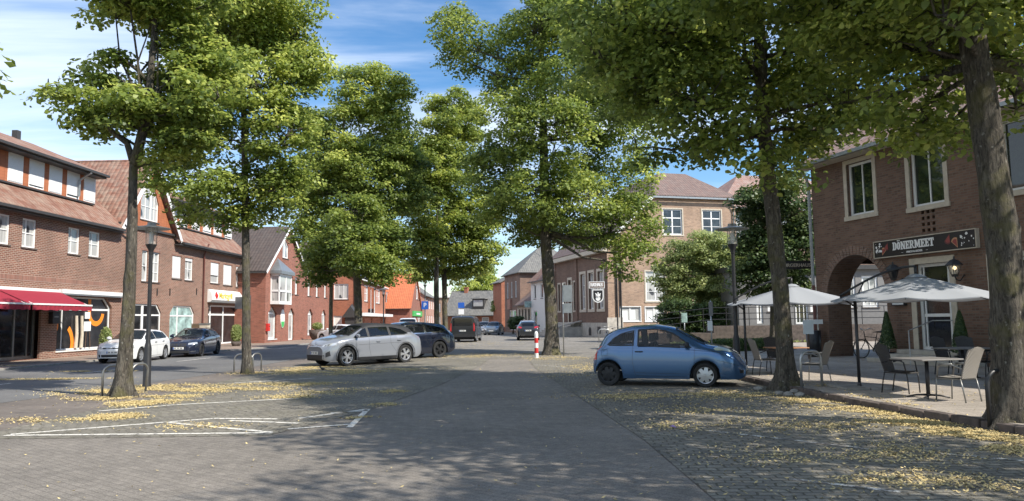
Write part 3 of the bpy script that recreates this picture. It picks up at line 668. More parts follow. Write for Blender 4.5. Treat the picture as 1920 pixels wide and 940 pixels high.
# awnings
def awning(a0,a1,z1=3.35,z0=2.62,out=1.75,label=''):
    t=thing('awning',label,'awning',FB.M@Vector((a0,0,0)),FB.rot,'red awnings over the left shop'); w=a1-a0
    m=MB(); N=10
    P=[[(w*j/16,-.12-(out-.12)*i/N,z1-.05-(z1-z0)*i/N-.05*math.sin(math.pi*i/N)) for j in range(17)] for i in range(N+1)]
    m.grid(P); m.add([(x,y,z-.008) for row in (P[0],P[-1]) for x,y,z in (row[0],row[-1])],[(0,1,3,2)]); m.build('fabric','awning',t)
    m=MB(); V=[[(w*j/48,-out-.004+.012*math.sin(j*1.9),z0-.02-(.24+.015*math.sin(j*.8))*i/3) for j in range(49)] for i in range(4)]
    m.grid(V); m.build('valance','awning',t)
    m=MB(); m.box((0,-out-.03,z0-.04),(w,-out+.05,z0+.03)); m.box((0,-.16,z1-.12),(w,-.005,z1+.06))
    for x in (.15,w-.2): m.tube([(x,-.1,z1-.2),(x+.35,-out*.5,z0+.25),(x,-out+.03,z0-.02)],.022,6)
    m.build('frame','white',t); return t
awning(FB.a(-130,545),FB.a(-16,545),label='red awning with its edge at the left frame of the photo, leftmost of two')
awning(FB.a(-12,545),FB.a(108,545),label='red awning over the dark glass doors beside the brick pillar')
t=thing('closed_awning','retracted white awning box above the window with orange rings','awning',FB.M@Vector((FB.a(110,548),0,0)),FB.rot); w=FB.a(226,555)-FB.a(110,548)
m=MB(); m.box((0,-.22,3.25),(w,-.01,3.33)); m.box((0,-.20,3.335),(w,-.01,3.45)); m.build('cassette','white',t); m=MB(); m.box((.05,-.24,3.17),(w-.05,-.04,3.235)); m.build('front_rail','zinc',t)
# shop window display behind/at the glass (orange rings, posts, plants)
d=thing('window_display','orange ring stickers and driftwood posts in the shop window under the closed awning','display',FB.loc,FB.rot)
def ring(mb,ca,cb,r,w,t0,t1,c,n=28,sy=1):
    P=[]; 
    for k in (r-w/2,r+w/2): P.append([P0.p(ca+k*math.cos(t0+(t1-t0)*i/n),cb+sy*k*math.sin(t0+(t1-t0)*i/n),c) for i in range(n+1)])
    mb.grid(P)
m=MB(); c=-.19
xr,_=FB.hit(188,560); ring(m,xr,2.35,.62,.26,R(180),R(352),c); pbox(m,P0,xr-.75,2.35,c-.002,xr-.49,3.02,c); m.build('ring_sticker','orange_ply',d)
xl,_=FB.hit(139,650); m=MB(); ring(m,xl-.95,.75,1.05,.26,R(-18),R(48),c+.01); m.build('ring_sticker','orange_ply',d)
m=MB(); x3,_=FB.hit(110,620); ring(m,x3-.45,1.7,.6,.2,R(-25),R(25),c); m.build('ring_sticker','orange_ply',d)
for px in (147,157):
    m=MB(); x=FB.a(px,620); m.tube([P0.p(x,.5,-.12),P0.p(x+.03,1.2,-.10),P0.p(x-.02,2.15,-.12)],[.10,.085,.075],9); m.build('driftwood_post','cream',d,smooth=True)
m=MB(); x=FB.a(169,620); pbox(m,P0,x-.3,1.35,-.17,x+.3,1.85,-.15); pbox(m,P0,x-.25,2.0,-.17,x+.2,2.35,-.15); m.build('notice','paper',d)
m=MB(); 
for dx in (-.22,.2): m.tube([P0.p(x+dx,.5,-.1),P0.p(x+dx*.7,1.32,-.12)],.025,6)
m.build('easel','wood_dark',d)
# mailbox on the brick pillar
t=thing('wall_letterbox','dark letterbox on the brick pillar between the shop windows','letterbox',FB.M@Vector((FB.a(97,600),0,0)),FB.rot)
m=MB(); m.box((-.25,-.22,1.75),(.28,-.005,2.3)); m.box((-.27,-.25,2.3),(.30,-.004,2.34)); m.build('box','black_metal',t,bevel=.01); m=MB(); m.box((-.15,-.225,2.05),(.18,-.22,2.12)); m.build('slot','grey_metal',t)
# wall anchors
for px,py in ((294,548),(318,548),(368,547)):
    a,b=FB.hit(px,py); m=MB(); m.box((-.03,-.05,-.22),(.03,-.004,.22)); o=m.build('wall_anchor','black_metal',B1); o.location=(a,0,b)

# ================================================================ LEFT: twin gabled house
F2=Frame(-19.5,59,R(89.5)); 
B2=thing('gabled_house','red brick house with two street gables, dark tiles and a white bay window','house',F2.loc,F2.rot); w2=20.5; d2=10
P2=Plane((0,0,0),(1,0,0)); PL=Plane((0,d2,0),(0,-1,0))
A2=lambda px,py=600: F2.a(px,py)
outer=[(0,0),(w2,0),(w2,6.0),(15.8,9.6),(11,6.1),(5.5,9.85),(0,5.95)]
def archp(a0,a1,b0,b1): m=(a0+a1)/2; h=min(.38,(a1-a0)*.3); return [(a0,b0),(a1,b0),(a1,b1-.5),(m+h*.5,b1),(m-h*.5,b1),(a0,b1-.5)]
g=[archp(A2(503),A2(519),.35,2.95),archp(A2(541),A2(552),.12,2.9),archp(A2(577),A2(586.5),.5,2.9),archp(A2(603),A2(611),.5,2.9)]
u=[rect(A2(543,540),4.15,A2(549.5,540),5.7),rect(A2(553,540),4.15,A2(559.5,540),5.7),rect(A2(577,540),4.15,A2(583,540),5.7),rect(A2(592.5,540),4.15,A2(598,540),5.7),rect(A2(608,540),4.15,A2(613,540),5.7)]
gw=[rect(A2(530,475),7.15,A2(541,475),8.1),rect(A2(594,490),7.0,A2(600,490),7.9)]
gw[0]=[gw[0][0],gw[0][1],(gw[0][1][0],8.2),((gw[0][0][0]+gw[0][1][0])/2,8.75),(gw[0][0][0],8.2)]
mb=MB(); polyface(mb,P2,outer,g+u+gw); mb.add([(0,0,0),(0,d2,0),(0,d2,5.95),(0,0,5.95)],[(0,3,2,1)]); mb.add([(w2,0,0),(w2,d2,0),(w2,d2,6),(w2,0,6)],[(0,1,2,3)]); mb.add([P2.p(a,b,-d2) for a,b in outer],[tuple(range(len(outer)))])
mb.build('wall','brick_red2',B2)
for i,p in enumerate(g): window(B2,P2,p,vx=((.35,.12),) if i==1 else (),hz=((.80,.14),),pane='pane_pale' if i!=1 else 'pane_curtain',depth=.22,name='door' if i==1 else 'window',sill=None if i==1 else 'white',fw=.12)
for p in u: window(B2,P2,p,hz=(.7,),pane='pane_pale',fw=.12,depth=.2)
for p in gw: window(B2,P2,p,pane='pane_pale',fw=.1,vx=(.5,))
m=MB(); sL=(9.85-5.95)/5.5; oh=.45
m.slab([(-oh,d2,5.95-sL*oh+.1),(-oh,-.22,5.95-sL*oh+.1),(5.5,-.22,9.98),(5.5,d2,9.98)],.14)
s2=(9.85-6.1)/5.5; m.slab([(11,-.22,6.22),(11,d2,6.22),(5.5,d2,9.98),(5.5,-.22,9.98)],.14)
m.slab([(11,d2,6.22),(11,-.22,6.22),(15.8,-.22,9.72),(15.8,d2,9.72)],.14)
m.slab([(w2+.3,-.22,5.9),(w2+.3,d2,5.9),(15.8,d2,9.72),(15.8,-.22,9.72)],.14)
m.build('roof','tile_dark',B2)
m=MB()
for p,q in (((-oh,5.95-sL*oh-.03),(5.5,9.86)),((5.5,9.86),(11,6.1)),((11,6.1),(15.8,9.6)),((15.8,9.6),(w2+.3,5.78))): bar(m,P2,p,q,.2,.223,.26,ext=.03)
m.build('verge_board','white',B2)
m=MB(); m.box((-oh-.12,-.2,5.55),(-oh,d2,5.68)); m.build('gutter','gutter_dark',B2)
# bay window
a0,a1=A2(507,540),A2(531,540); a1=a0+3.2; m=MB(); bx=.75
m.box((a0,-bx,3.15),(a1,-.003,3.4)); 
for x in (a0,a0+(a1-a0)*.52,a1-.14): m.box((x,-bx,3.4),(x+.14,-bx+.1,5.5))
for x in (a0,a1-.1): m.box((x,-.1,3.4),(x+.1,-.003,5.5))
m.box((a0,-bx+.001,4.15),(a1,-bx+.09,4.3)); m.box((a0+.001,-bx+.1,4.151),(a0+.09,-.1,4.299)); m.box((a0,-bx,5.4),(a1,-.003,5.6)); bw=m.build('bay_window','white',B2)
m=MB(); m.box((a0+.05,-bx+.05,3.4),(a1-.05,-.01,5.41)); m.build('pane','pane_curtain',bw)
m=MB(); am=(a0+a1)/2; m.add([(a0-.2,-bx-.2,5.6),(a1+.2,-bx-.2,5.6),(a1+.2,-.01,5.6),(a0-.2,-.01,5.6),(a0-.2,-bx-.2,5.85),(a1+.2,-bx-.2,5.85),(a1+.2,-.01,5.85),(a0-.2,-.01,5.85),(am,-.02,7.0)],[(0,3,2,1),(0,1,5,4),(1,2,6,5),(3,0,4,7),(4,5,8),(5,6,8),(7,4,8)]); m.build('bay_roof','zinc',bw)
# small things on its wall
t=thing('wall_sign','oval white and green pub sign on the gabled house','sign',F2.M@Vector((A2(529),0,0)),F2.rot)
m=MB(); N=24; m.add([( .52*math.cos(2*math.pi*i/N),-.06,2.0+.78*math.sin(2*math.pi*i/N)) for i in range(N)]+[( .52*math.cos(2*math.pi*i/N),-.004,2.0+.78*math.sin(2*math.pi*i/N)) for i in range(N)],[tuple(range(N))]+[(i,N+i,N+(i+1)%N,(i+1)%N) for i in range(N)]); m.build('board','white',t)
m=MB(); m.add([(.42*math.cos(-math.pi*i/12),-.065,1.75+.5*math.sin(-math.pi*i/12)) for i in range(13)],[tuple(range(13))]); m.build('emblem','green_sign',t)
t=thing('red_letterbox','red letterbox at the near corner of the gabled house','letterbox',F2.M@Vector((A2(499.5),0,0)),F2.rot); m=MB(); m.box((-.2,-.25,1.0),(.2,-.02,1.6)); m.build('box','red',t,bevel=.02); m=MB(); m.box((-.12,-.256,1.35),(.12,-.251,1.4)); m.build('slot','black_metal',t)

# ================================================================ street houses further along
F4=Frame(-16.9,80,R(90+2.8)); A=lambda px,py=560: F4.a(px,py)
wl=[]
for x0,x1 in ((683,690),(705,712.5),(726,733),(736.5,742)): wl.append(('front',rect(A(x0),4.0,A(x1),5.9),dict(hz=(.5,),pane='pane_pale',fw=.13)))
wl.append(('front',rect(A(747),1.4+1.3,A(753.5),5.9),dict(pane='pane_mint',hz=(.4,.75),fw=.1,sill=None)))
wl.append(('front',rect(A(690),2.6,A(704),6.0),dict(vx=(.5,),pane='pane_shop',fw=.1,sill=None)))
wl.append(('front',rect(A(684,600),.2,A(753,600),2.15),dict(vx=((.16,.9),(.38,1.3),(.62,.4),.8),pane='pane_shop',frame='brick_orange',sill=None,nm='shop_front')))
HL=9.; pleft=Plane((0,HL,0),(0,-1,0))
AL=lambda px,py=560: F4.hit(px,py,pl=Plane((0,HL,0),(0,-1,0)))[0]
wl.append(('left',rect(AL(626),4.05,AL(653),5.7),dict(vx=(.33,.66),pane='pane_curtain',fw=.1)))
wl.append(('left',rect(AL(625,600),.9,AL(641,600),2.3),dict(pane='render_white',fw=.08)))
B4,p4=house('red brick corner building with flat eaves and blue solar panels on its roof',F4,27.2,HL,6.55,9.0,'side','brick_orange','tile_dark',wl,cat='building',trim='white',name='corner_building')
m=MB(); s=(9.0-6.55)/(HL/2); zz=lambda y: 6.55+s*y+.05
m.slab([(15,.1,zz(.1)),(26.8,.1,zz(.1)),(26.8,3.8,zz(3.8)),(15,3.8,zz(3.8))],.05); m.build('solar_panel','solar',B4)
m=MB(); m.box((.3,-1.1,2.25),(27.1,-.005,2.6)); m.build('canopy','white',B4)
m=MB(); m.box((-.02,-.02,0),(.12,.0,6.3)); pipe(B4,[(-.1,-.1,6.3),(-.1,-.1,.1)],'white',.07)
# hooded entrance at its corner
a0=AL(660,600); m=MB(); m.box((-.9,HL-a0-.6,0),(-.01,HL-a0+.6,2.1)); m.add([(-1.1,HL-a0-.9,2.1),(-1.1,HL-a0+.9,2.1),(-.01,HL-a0+.9,2.1),(-.01,HL-a0-.9,2.1),(-.01,HL-a0,3.6),(-1.1,HL-a0,3.3)],[(0,1,2,3),(0,5,1),(0,3,4,5),(1,5,4,2)]); m.build('entrance_hood','gutter_dark',B4)
F5=Frame(-14.9,108.5,R(91)); A=lambda px,py=560: F5.a(px,py)
house('house with a steep bright orange tiled roof beside the solar roof',F5,15,8.5,3.7,9.2,'front','brick_red2','tile_bright',
  [('front',rect(A(780.5),5.0,A(783.5),7.1),dict(pane='pane_pale',fw=.2)),('front',rect(A(785),5.0,A(788),7.1),dict(pane='pane_pale',fw=.2)),('front',rect(A(775,600),.1,A(780,600),2.2),dict(pane='pane_pale',fw=.2,nm='door')),('front',rect(A(783,600),.1,A(790,600),2.2),dict(pane='pane_pale',fw=.2,vx=(.5,)))],chimney=[(7.5,6,.9)],trim='gutter_dark')
t=thing('shop_sign','green shop sign on the orange roofed house','sign',F5.M@Vector((A(773,585),0,0)),F5.rot); m=MB(); ww=A(791,585)-A(773,585); m.box((0,-.18,2.35),(ww,-.005,3.15)); m.build('panel','green_sign',t); m=MB(); m.box((ww*.3,-.19,2.6),(ww*.7,-.182,2.85)); m.build('lettering','white',t)
F6=Frame(-14.6,124,R(91)); wl=[]
for k in range(6):
    for b in (1.0,3.7): wl.append(('front',rect(1.2+k*3.6,b,3.0+k*3.6,b+1.5),dict(pane='pane_pale',fw=.3,sill=None)))
house('long pale pink brick house behind the blue parking sign',F6,23,8,6.0,8.8,'side','brick_pink','tile_grey',wl)
F7=Frame(-17.5,150,R(0)); wl=[]
for k in range(4):
    for b in (.6,3.3): wl.append(('front',rect(.5+k*1.55,b,1.5+k*1.55,b+1.7),dict(pane='pane_pale',fw=.18,sill=None)))
house('tan brick flat roofed block visible behind the black van',F7,7.0,8,6.2,6.2,'flat','brick_tan','render_white',wl)
F8=Frame(-11.2,124,R(-16)); A=lambda px,py=560: F8.a(px,py)
wl=[('front',rect(2+k*2.2,.9,3.2+k*2.2,2.1),dict(pane='pane_pale',fw=.1)) for k in range(3)]
wl+=[('right',rect(1.6,3.6,2.7,4.9),dict(pane='pane_pale',fw=.2)),('right',rect(3.4,3.6,4.5,4.9),dict(pane='pane_pale',fw=.2)),('right',rect(2.5,.6,4.2,2.2),dict(pane='pane_pale',fw=.15))]
B8,p8=house('orange brick house with a wide grey tiled roof closing the street',F8,9.3,7.4,2.9,6.6,'side','brick_orange','tile_grey',wl,oh=.5,chimney=[(2.5,3.6,.5)])
m=MB(); m.box((4.6,.5,3.5),(6.6,2.8,5.1)); dm=m.build('dormer','gutter_dark',B8); m=MB(); m.box((4.4,.3,5.1),(6.8,3.4,5.25)); m.build('dormer_roof','tile_grey',dm); m=MB(); m.box((4.8,.45,3.9),(6.4,.495,4.9)); m.build('window','pane_pale',dm)

# ================================================================ RIGHT side of the street, far to near
RS=R(-74.9)
ux=Vector((math.cos(RS),math.sin(RS),0))
def F_on(px,Y,rot,py=600):
    p=at(px,py,Y); return Frame(p.x,p.y,rot)
# B10 tall brown house
F10=Frame(-1.05,101.5,RS); A=lambda px,py=560: F10.a(px,py); w10=7.7
wl=[('front',rect(a,4.5,a+.85,6.6),dict(pane='pane',fw=.09,vx=(.5,),hz=(.5,))) for a in (1.0,3.1,5.2)]
wl+=[('front',rect(2.3,.3,5.6,2.9),dict(pane='pane_pale',fw=.15,vx=((.55,.5),),nm='shop_front',sill=None))]
B10,p10=house('tall brown brick house with hipped roof at the far right bend of the street',F10,w10,9,7.75,11.3,'hip','brick_brown','tile_grey',wl)
t=thing('hanging_sign','pale pink box sign on the tall brown house','sign',F10.M@Vector((2.4,-.0,0)),F10.rot); m=MB(); m.box((0,-.3,3.0),(1.3,-.02,4.3)); m.build('panel','brick_pink',t)
Fx=Frame(-2.9,112,RS); house('narrow orange brick house beyond the tall brown house',Fx,5,8,7.2,9.2,'side','brick_orange','tile_grey',[])
# B11 low building with steep lean-to roof
F11=Frame(.55,93.6,RS); wl=[('front',rect(.7+k*1.35,.3,1.5+k*1.35,2.9),dict(pane='pane_shop',fw=.09,depth=.3,sill=None)) for k in range(4)]
house('low building with a steep brown roof and tall narrow windows beside the white house',F11,6.0,7,3.7,6.6,'side','cream','tile_brown',wl)
# B12 white house
F12=Frame(2.15,87.0,RS)
B12,p12=house('white rendered house with orange tiles behind the big tree trunk',F12,7.0,9,6.3,10.6,'side','render_white','tile_orange',[('front',rect(1.2,4.0,2.0,5.6),dict(pane='pane',fw=.08)),('front',rect(3.8,4.0,4.7,5.6),dict(pane='pane',fw=.08)),('front',rect(1.0,.3,2.3,2.6),dict(pane='pane_shop',fw=.1,sill=None,nm='door'))])
t=thing('shop_sign','pale green hanging sign on the white house beside the trunk','sign',F12.M@Vector((.6,-.1,0)),F12.rot); m=MB(); m.box((0,-.9,3.05),(.12,-.05,3.75)); m.build('panel','pane_mint',t)

# ================================================================ TOWN HALL
FR=Frame(4.6,80,RS); wR=14.6; dR=13
TH=thing('town_hall','brown brick town hall with shaded street facade, stone steps and a sunlit hipped gable side','building',FR.loc,FR.rot)
PF=Plane((0,0,0),(1,0,0)); PR=Plane((wR,0,0),(0,1,0))
AF=lambda px,py=560: FR.a(px,py); AR=lambda px,py=560: FR.hit(px,py,pl=PR)[0]
BR=lambda px,py: FR.hit(px,py,pl=PR)[1]
fw_=[rect(AF(a),2.55,AF(b),5.95) for a,b in ((1089,1097.5),(1104.5,1113),(1121.5,1132))]
fd=rect(AF(1066),1.35,AF(1071.5),5.6); fsl=[rect(AF(1056),2.5,AF(1060.5),5.3),rect(AF(1076),2.5,AF(1079),5.3),rect(AF(1047.),2.5,AF(1051.),5.3)]
half=[]
outer=[(0,0),(wR,0),(wR,7.9),(0,7.9)]
mb=MB(); polyface(mb,PF,outer,fw_+[fd]+fsl,depth=.25); mb.build('street_wall','brick_dark',TH)  # darker brick on this side: its shade is put into the colour
rw=[rect(AR(1243,415),BR(1243,440),AR(1279,415),BR(1243,392)),rect(AR(1317,415),BR(1317,440),AR(1352,415),BR(1317,394)),rect(AR(1211,540),BR(1211,565),AR(1247,540),BR(1211,509)),
    rect(AR(1163,590),BR(1163,603),AR(1201,590),BR(1163,576)),rect(AR(1210,590),BR(1210,603),AR(1244,590),BR(1210,576))]
gout=[(0,0),(dR,0),(dR,12.6),(4.5,12.6),(0,7.9)]
mb=MB(); polyface(mb,PR,gout,rw,depth=.2); mb.build('gable_wall','brick_tan',TH)  # paler brick on this side: the sunlight is put into the colour
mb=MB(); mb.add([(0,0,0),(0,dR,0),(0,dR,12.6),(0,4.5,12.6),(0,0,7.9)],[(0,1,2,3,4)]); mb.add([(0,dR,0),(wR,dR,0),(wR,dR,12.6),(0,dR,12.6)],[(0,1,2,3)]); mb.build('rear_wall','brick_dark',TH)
for p in fw_: window(TH,PF,p,vx=(.5,),hz=(.36,.68),surround='cream',sw=.26,depth=.25,fw=.12,pane='pane_curtain',sill=None)
window(TH,PF,fd,hz=(.72,),surround='cream',sw=.24,depth=.25,pane='pane_shop',name='door',frame='cream',sill=None)
for p in fsl: window(TH,PF,p,surround='cream',sw=.16,depth=.25,pane='pane_shop',sill=None)
for p in rw[:2]: window(TH,PR,p,vx=((.5,.12),),hz=(.33,(.66,.1)),surround='cream',sw=.12,fw=.11,pane='pane',sill=None)
window(TH,PR,rw[2],vx=((.5,.12),),hz=(.33,(.66,.12)),surround='cream',sw=.12,fw=.11,pane='pane_curtain',sill=None)
for p in rw[3:]: 
    f=window(TH,PR,p,vx=((.5,.12),),surround='white',sw=.06,fw=.07,pane='pane_curtain',sill=None)
    a0=p[0][0]; m=MB(); pbox(m,PR,a0+.2,p[0][1]+.1,-.115,a0+.75,p[0][1]+.95,-.11); pbox(m,PR,a0+1.05,p[0][1]+.15,-.115,a0+1.5,p[0][1]+1.0,-.11); m.build('notice','paper',f)
# pilaster, cornice, stone base
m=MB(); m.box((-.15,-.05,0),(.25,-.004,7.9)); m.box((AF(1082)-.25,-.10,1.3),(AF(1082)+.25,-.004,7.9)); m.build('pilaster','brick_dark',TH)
m=MB(); m.box((-.3,-.55,7.55),(wR+.3,-.003,7.95)); m.box((wR-.3,-.60,7.96),(wR+.35,.25,8.2)); m.build('cornice','cream',TH)
m=MB(); m.box((AF(1085),-.14,.005),(wR+.1,-.003,1.3)); m.build('stone_base','stone',TH); m=MB(); m.box((-.2,-.14,.005),(AF(1050),-.003,1.3)); m.build('stone_base','stone',TH); m=MB(); m.box((wR+.004,-.14,.005),(wR+.12,1.35,1.75)); m.build('stone_base','stone',TH)
m=MB(); ax=AF(1109,620); m.add([PF.p(ax+.35*math.cos(math.pi*i/10),.55+.35*math.sin(math.pi*i/10),.145) for i in range(11)]+[PF.p(ax-.35,.1,.145),PF.p(ax+.35,.1,.145)],[tuple(range(13))]); m.build('basement_opening','gutter_dark',TH); m=MB(); ax=AF(1126,620); pbox(m,PF,ax-.4,.3,.14,ax+.4,.95,.147); m.build('basement_opening','gutter_dark',TH)
st=MB(); a0,a1=AF(1053,600),AF(1090,600); a0=AF(1049,600)
for k in range(7): st.box((a0-.0,-.5-.3*(7-k),.005+k*.19-(.0 if k==0 else .0)),(a1,-.142,(k+1)*.19)) if k==0 else st.box((a0+.001*k,-.5-.3*(7-k),k*.19+.0005),(a1-.001*k,-.142-.0005*k,(k+1)*.19))
st.build('entrance_steps','stone',TH,bevel=.015)
m=MB(); m.box((a1+.004,-2.4,.005),(a1+.5,-.145,.9)); m.slab([(a1,-.15,1.5),(a1,-2.6,.95),(a1+.5,-2.6,.95),(a1+.5,-.15,1.5)],.1); m.build('step_cheek','stone',TH)
# roof
m=MB(); R1=(10.4,7.4,15.75); R2=(10.4,10.2,15.75); oh=.5
m.slab([(-.3,-.55,8.02),(wR+.35,-.55,8.02),(wR+.35,4.4,12.75),R1,(.5,7.4,15.75)],.16)
m.slab([(wR+.35,4.4,12.75),(wR+.35,dR+.3,12.75),R2,R1],.16)
m.slab([(wR+.35,dR+.3,12.75),(-.3,dR+.3,12.75),(.5,10.2,15.75),R2],.16)
m.slab([R1,R2,(.5,10.2,15.75),(.5,7.4,15.75)],.1)
m.build('roof','tile_brown',TH)
m=MB(); bar(m,PR,(-.55,7.85),(4.4,12.58),.28,.36,.42); m.build('verge_board','white',TH)
m=MB(); m.box((wR+.34,4.4,12.5),(wR+.48,dR+.2,12.66)); m.build('gutter','zinc',TH)
y=AR(1159,500); 
for dy in (-.22,.16): pipe(TH,[(wR+.1,y+dy,8.3),(wR+.1,y+dy,.15)],'black_metal',.07)
pipe(TH,[(wR+.4,dR-.6,12.5),(wR+.25,dR-.35,12.1),(wR+.12,dR-.3,11.5),(wR+.12,dR-.3,.1)],'zinc',.06)
# projecting RATHAUS sign with coat of arms, hung out from the street wall so that it faces the square
def face_sign(px0,px1,py0,py1,Y): return at(px0,py1,Y),at(px1,py0,Y)
Ys=63.8
s0,s1=face_sign(1104.5,1133.5,528,541,Ys)
t=thing('town_hall_sign','white lettered name board above a coat of arms shield at the town hall corner','sign',(s0.x,Ys,0),R(0)); w=s1.x-s0.x
m=MB(); m.box((0,0,s0.z),(w,.06,s1.z)); m.build('name_board','white',t)
m=MB(); m.box((.05,-.006,s0.z+.05),(w-.05,-.001,s1.z-.05)); m.build('board_face','brick_dark',t)
RATH=(t,w,s0.z,s1.z)
q0=at(1111,568,Ys).z; q1=at(1111,543,Ys).z; cx=w*.56; hw=.48
def shield(k,y,z0,z1): 
    pts=[(cx-hw*k,y,z1),(cx+hw*k,y,z1)]+[(cx+hw*k*math.cos(a),y,z0+(z1-z0)*.45*(1-math.sin(a))) for a in [R(i*15) for i in range(0,12)]]+[(cx-hw*k,y,z0+(z1-z0)*.45)]
    return pts
m=MB(); p=shield(1,0,q0,q1); n=len(p); m.add(p+[(a,.06,c) for a,b,c in p],[tuple(range(n))]+[(i,n+i,n+(i+1)%n,(i+1)%n) for i in range(n)]); m.build('shield','white',t)
m=MB(); p=shield(.84,-.004,q0+.09,q1-.08); m.add(p,[tuple(range(len(p)))]); m.build('shield_field','black_metal',t)
m=MB(); zc_=(q0+q1)/2; m.lathe([(0,-.012),(.2,-.012),(.2,-.008)],16,(cx,0,zc_-.22),axis='y')
for dx,dz in ((-.22,.22),(.22,.22),(0,.32)): m.tube([(cx,-.01,zc_-.05),(cx+dx*.5,-.01,zc_+dz*.4),(cx+dx,-.01,zc_+dz)],[.07,.06,.05],6)
m.tube([(cx-.2,-.01,zc_),(cx+.2,-.01,zc_)],.05,6); m.build('emblem','white',t)
m=MB(); m.tube([(w*.5,.03,q1-.02),(w*.5,.03,s0.z+.01)],.02,6); m.tube([(w*.9,.03,s1.z-.1),(w+1.2,1.3,s1.z-.1)],.025,6); m.build('bracket','black_metal',t)
# second, lower wing behind
FW=Frame(20.3,71.3,R(15.1)); 
wl=[('front',rect(1.0,8.8,3.2,11.6),dict(vx=(.5,),hz=(.33,.66),surround='cream',pane='pane_curtain',fw=.1)),('front',rect(5.5,8.8,7.7,11.6),dict(vx=(.5,),hz=(.33,.66),surround='cream',pane='pane_curtain',fw=.1)),('front',rect(10,8.8,12.2,11.6),dict(vx=(.5,),hz=(.33,.66),surround='cream',pane='pane_curtain',fw=.1))]
house('brown brick wing with hipped roof joining the town hall on the right',FW,18,10,12.3,16.5,'hip','brick_brown','tile_pink',wl,cat='building',oh=.6,trim='zinc',name='town_hall_wing')
# pale annex seen under the parasol and through the archway
pA=at(1386,600,47); FA=Frame(pA.x,pA.y,R(4)); LA=14.5; A=lambda px,py=590: FA.a(px,py)
wl=[('front',rect(A(1419),1.25,A(1431),3.55),dict(pane='pane_shop',fw=.16,nm='door',sill=None)),('front',rect(A(1440),2.0,A(1458),3.5),dict(vx=((.5,.5),),pane='pane',fw=.3)),
    ('front',rect(A(1492),1.2,A(1516),3.55),dict(vx=(.35,.68),pane='pane_green',fw=.1,sill=None,nm='door')),('front',rect(A(1520),1.9,A(1532),3.5),dict(pane='render_white',fw=.1)),
    ('front',rect(A(1618,570),2.2,A(1648,570),4.2),dict(pane='pane_pale',fw=.14,vx=(.5,))),('front',rect(A(1590,570),2.2,A(1606,570),4.2),dict(pane='pane_pale',fw=.14))]
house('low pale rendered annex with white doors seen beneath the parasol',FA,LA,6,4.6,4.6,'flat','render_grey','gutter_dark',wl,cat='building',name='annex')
# ramp and railing in front of it
t=thing('access_ramp','concrete access ramp with dark railing in front of the pale annex','ramp',FA.M@Vector((-2.4,-2.2,0)),FA.rot)
m=MB(); m.box((0,0,TZ),(15,1.4,1.15)); m.box((-3.5,.0,TZ),(-.002,1.4,.75)); m.build('ramp_slab','kerb_dark',t)
m=MB()
for z in (1.55,1.9,2.25): m.tube([(-3.4,.05,z-.35),(0,.05,z),(15,.05,z)],.022,6)
for k in range(14): m.tube([(-3.4+k*1.4,.05,.7),(-3.4+k*1.4,.05,2.25 if k>2 else 1.95+k*.1)],.025,6)
m.build('railing','black_metal',t)

# ================================================================ RIGHT: snack bar building
FS=Frame(12.0,29.5,R(-73.8)); wS=21; dS=9; 
SB=thing('snack_bar_building','brown brick building with an archway, snack bar sign and tall upper windows','building',FS.loc,FS.rot)
PS=Plane((0,0,0),(1,0,0))
AS=lambda px,py=500: FS.a(px,py)
def arch(a0,a1,b0,bs,n=16): r=(a1-a0)/2; c=(a0+a1)/2; return [(a0,b0),(a1,b0)]+[(c+r*math.cos(math.pi*i/n),bs+r*math.sin(math.pi*i/n)) for i in range(n+1)]
ar=arch(.62,3.62,TZ-.1,2.42)
uw=[rect(AS(1589,360),5.35,AS(1638,360),7.3),rect(AS(1706,340),5.25,AS(1770,340),7.3),rect(AS(1876,300),5.2,AS(1876,300)+2.3,7.3),rect(13.5,5.2,15.8,7.3)]
dd=rect(4.92,.55,6.3,3.35); gwn=rect(AS(1866,580),1.25,AS(1866,580)+2.2,3.3); gwn2=rect(12.6,1.25,15,3.3)
vent=[]; 
va,vb_=FS.hit(1729,430); 
for i in range(3):
    for j in range(4): vent.append(rect(va+i*.21,4.38+j*.2,va+i*.21+.12,4.38+j*.2+.11))
mb=MB(); polyface(mb,PS,rect(0,0,wS,7.9),[ar,dd,gwn,gwn2]+uw+vent,depth=.14); 
PE=Plane((0,dS,0),(0,-1,0)); polyface(mb,PE,[(0,0),(dS,0),(dS,7.9),(dS/2,10.9),(0,7.9)],[rect(.5,.02,dS-1.1,3.75)],depth=.3)
mb.add([(wS,0,0),(wS,dS,0),(wS,dS,7.9),(wS,0,7.9)],[(0,1,2,3)])
PB=Plane((wS,dS,0),(-1,0,0)); polyface(mb,PB,rect(0,0,wS,7.9),[rect(wS-3.62,.02,wS-.4,3.75)],depth=.3)
# arch reveal, then the open passage behind it
for i in range(len(ar)):
    a,b=ar[i],ar[(i+1)%len(ar)]
    if i==0: continue
    mb.add([(a[0],.14,a[1]),(b[0],.14,b[1]),(b[0],1.05,b[1]),(a[0],1.05,a[1])],[(0,1,2,3)])
PI_=Plane((0,1.05,0),(1,0,0)); polyface(mb,PI_,rect(.01,0,3.7,4.0),[ar],depth=.01)
mb.add([(3.66,1.05,0),(3.66,dS,0),(3.66,dS,3.95),(3.66,1.05,3.95)],[(0,1,2,3)]); mb.add([(.01,1.05,3.95),(3.66,1.05,3.95),(3.66,dS,3.95),(.01,dS,3.95)],[(0,1,2,3)])
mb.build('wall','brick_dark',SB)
m=MB(); polyface(m,PS,rect(va-.05,4.3,va+.65,5.2),c=-.145); m.build('vent','gutter_dark',SB)
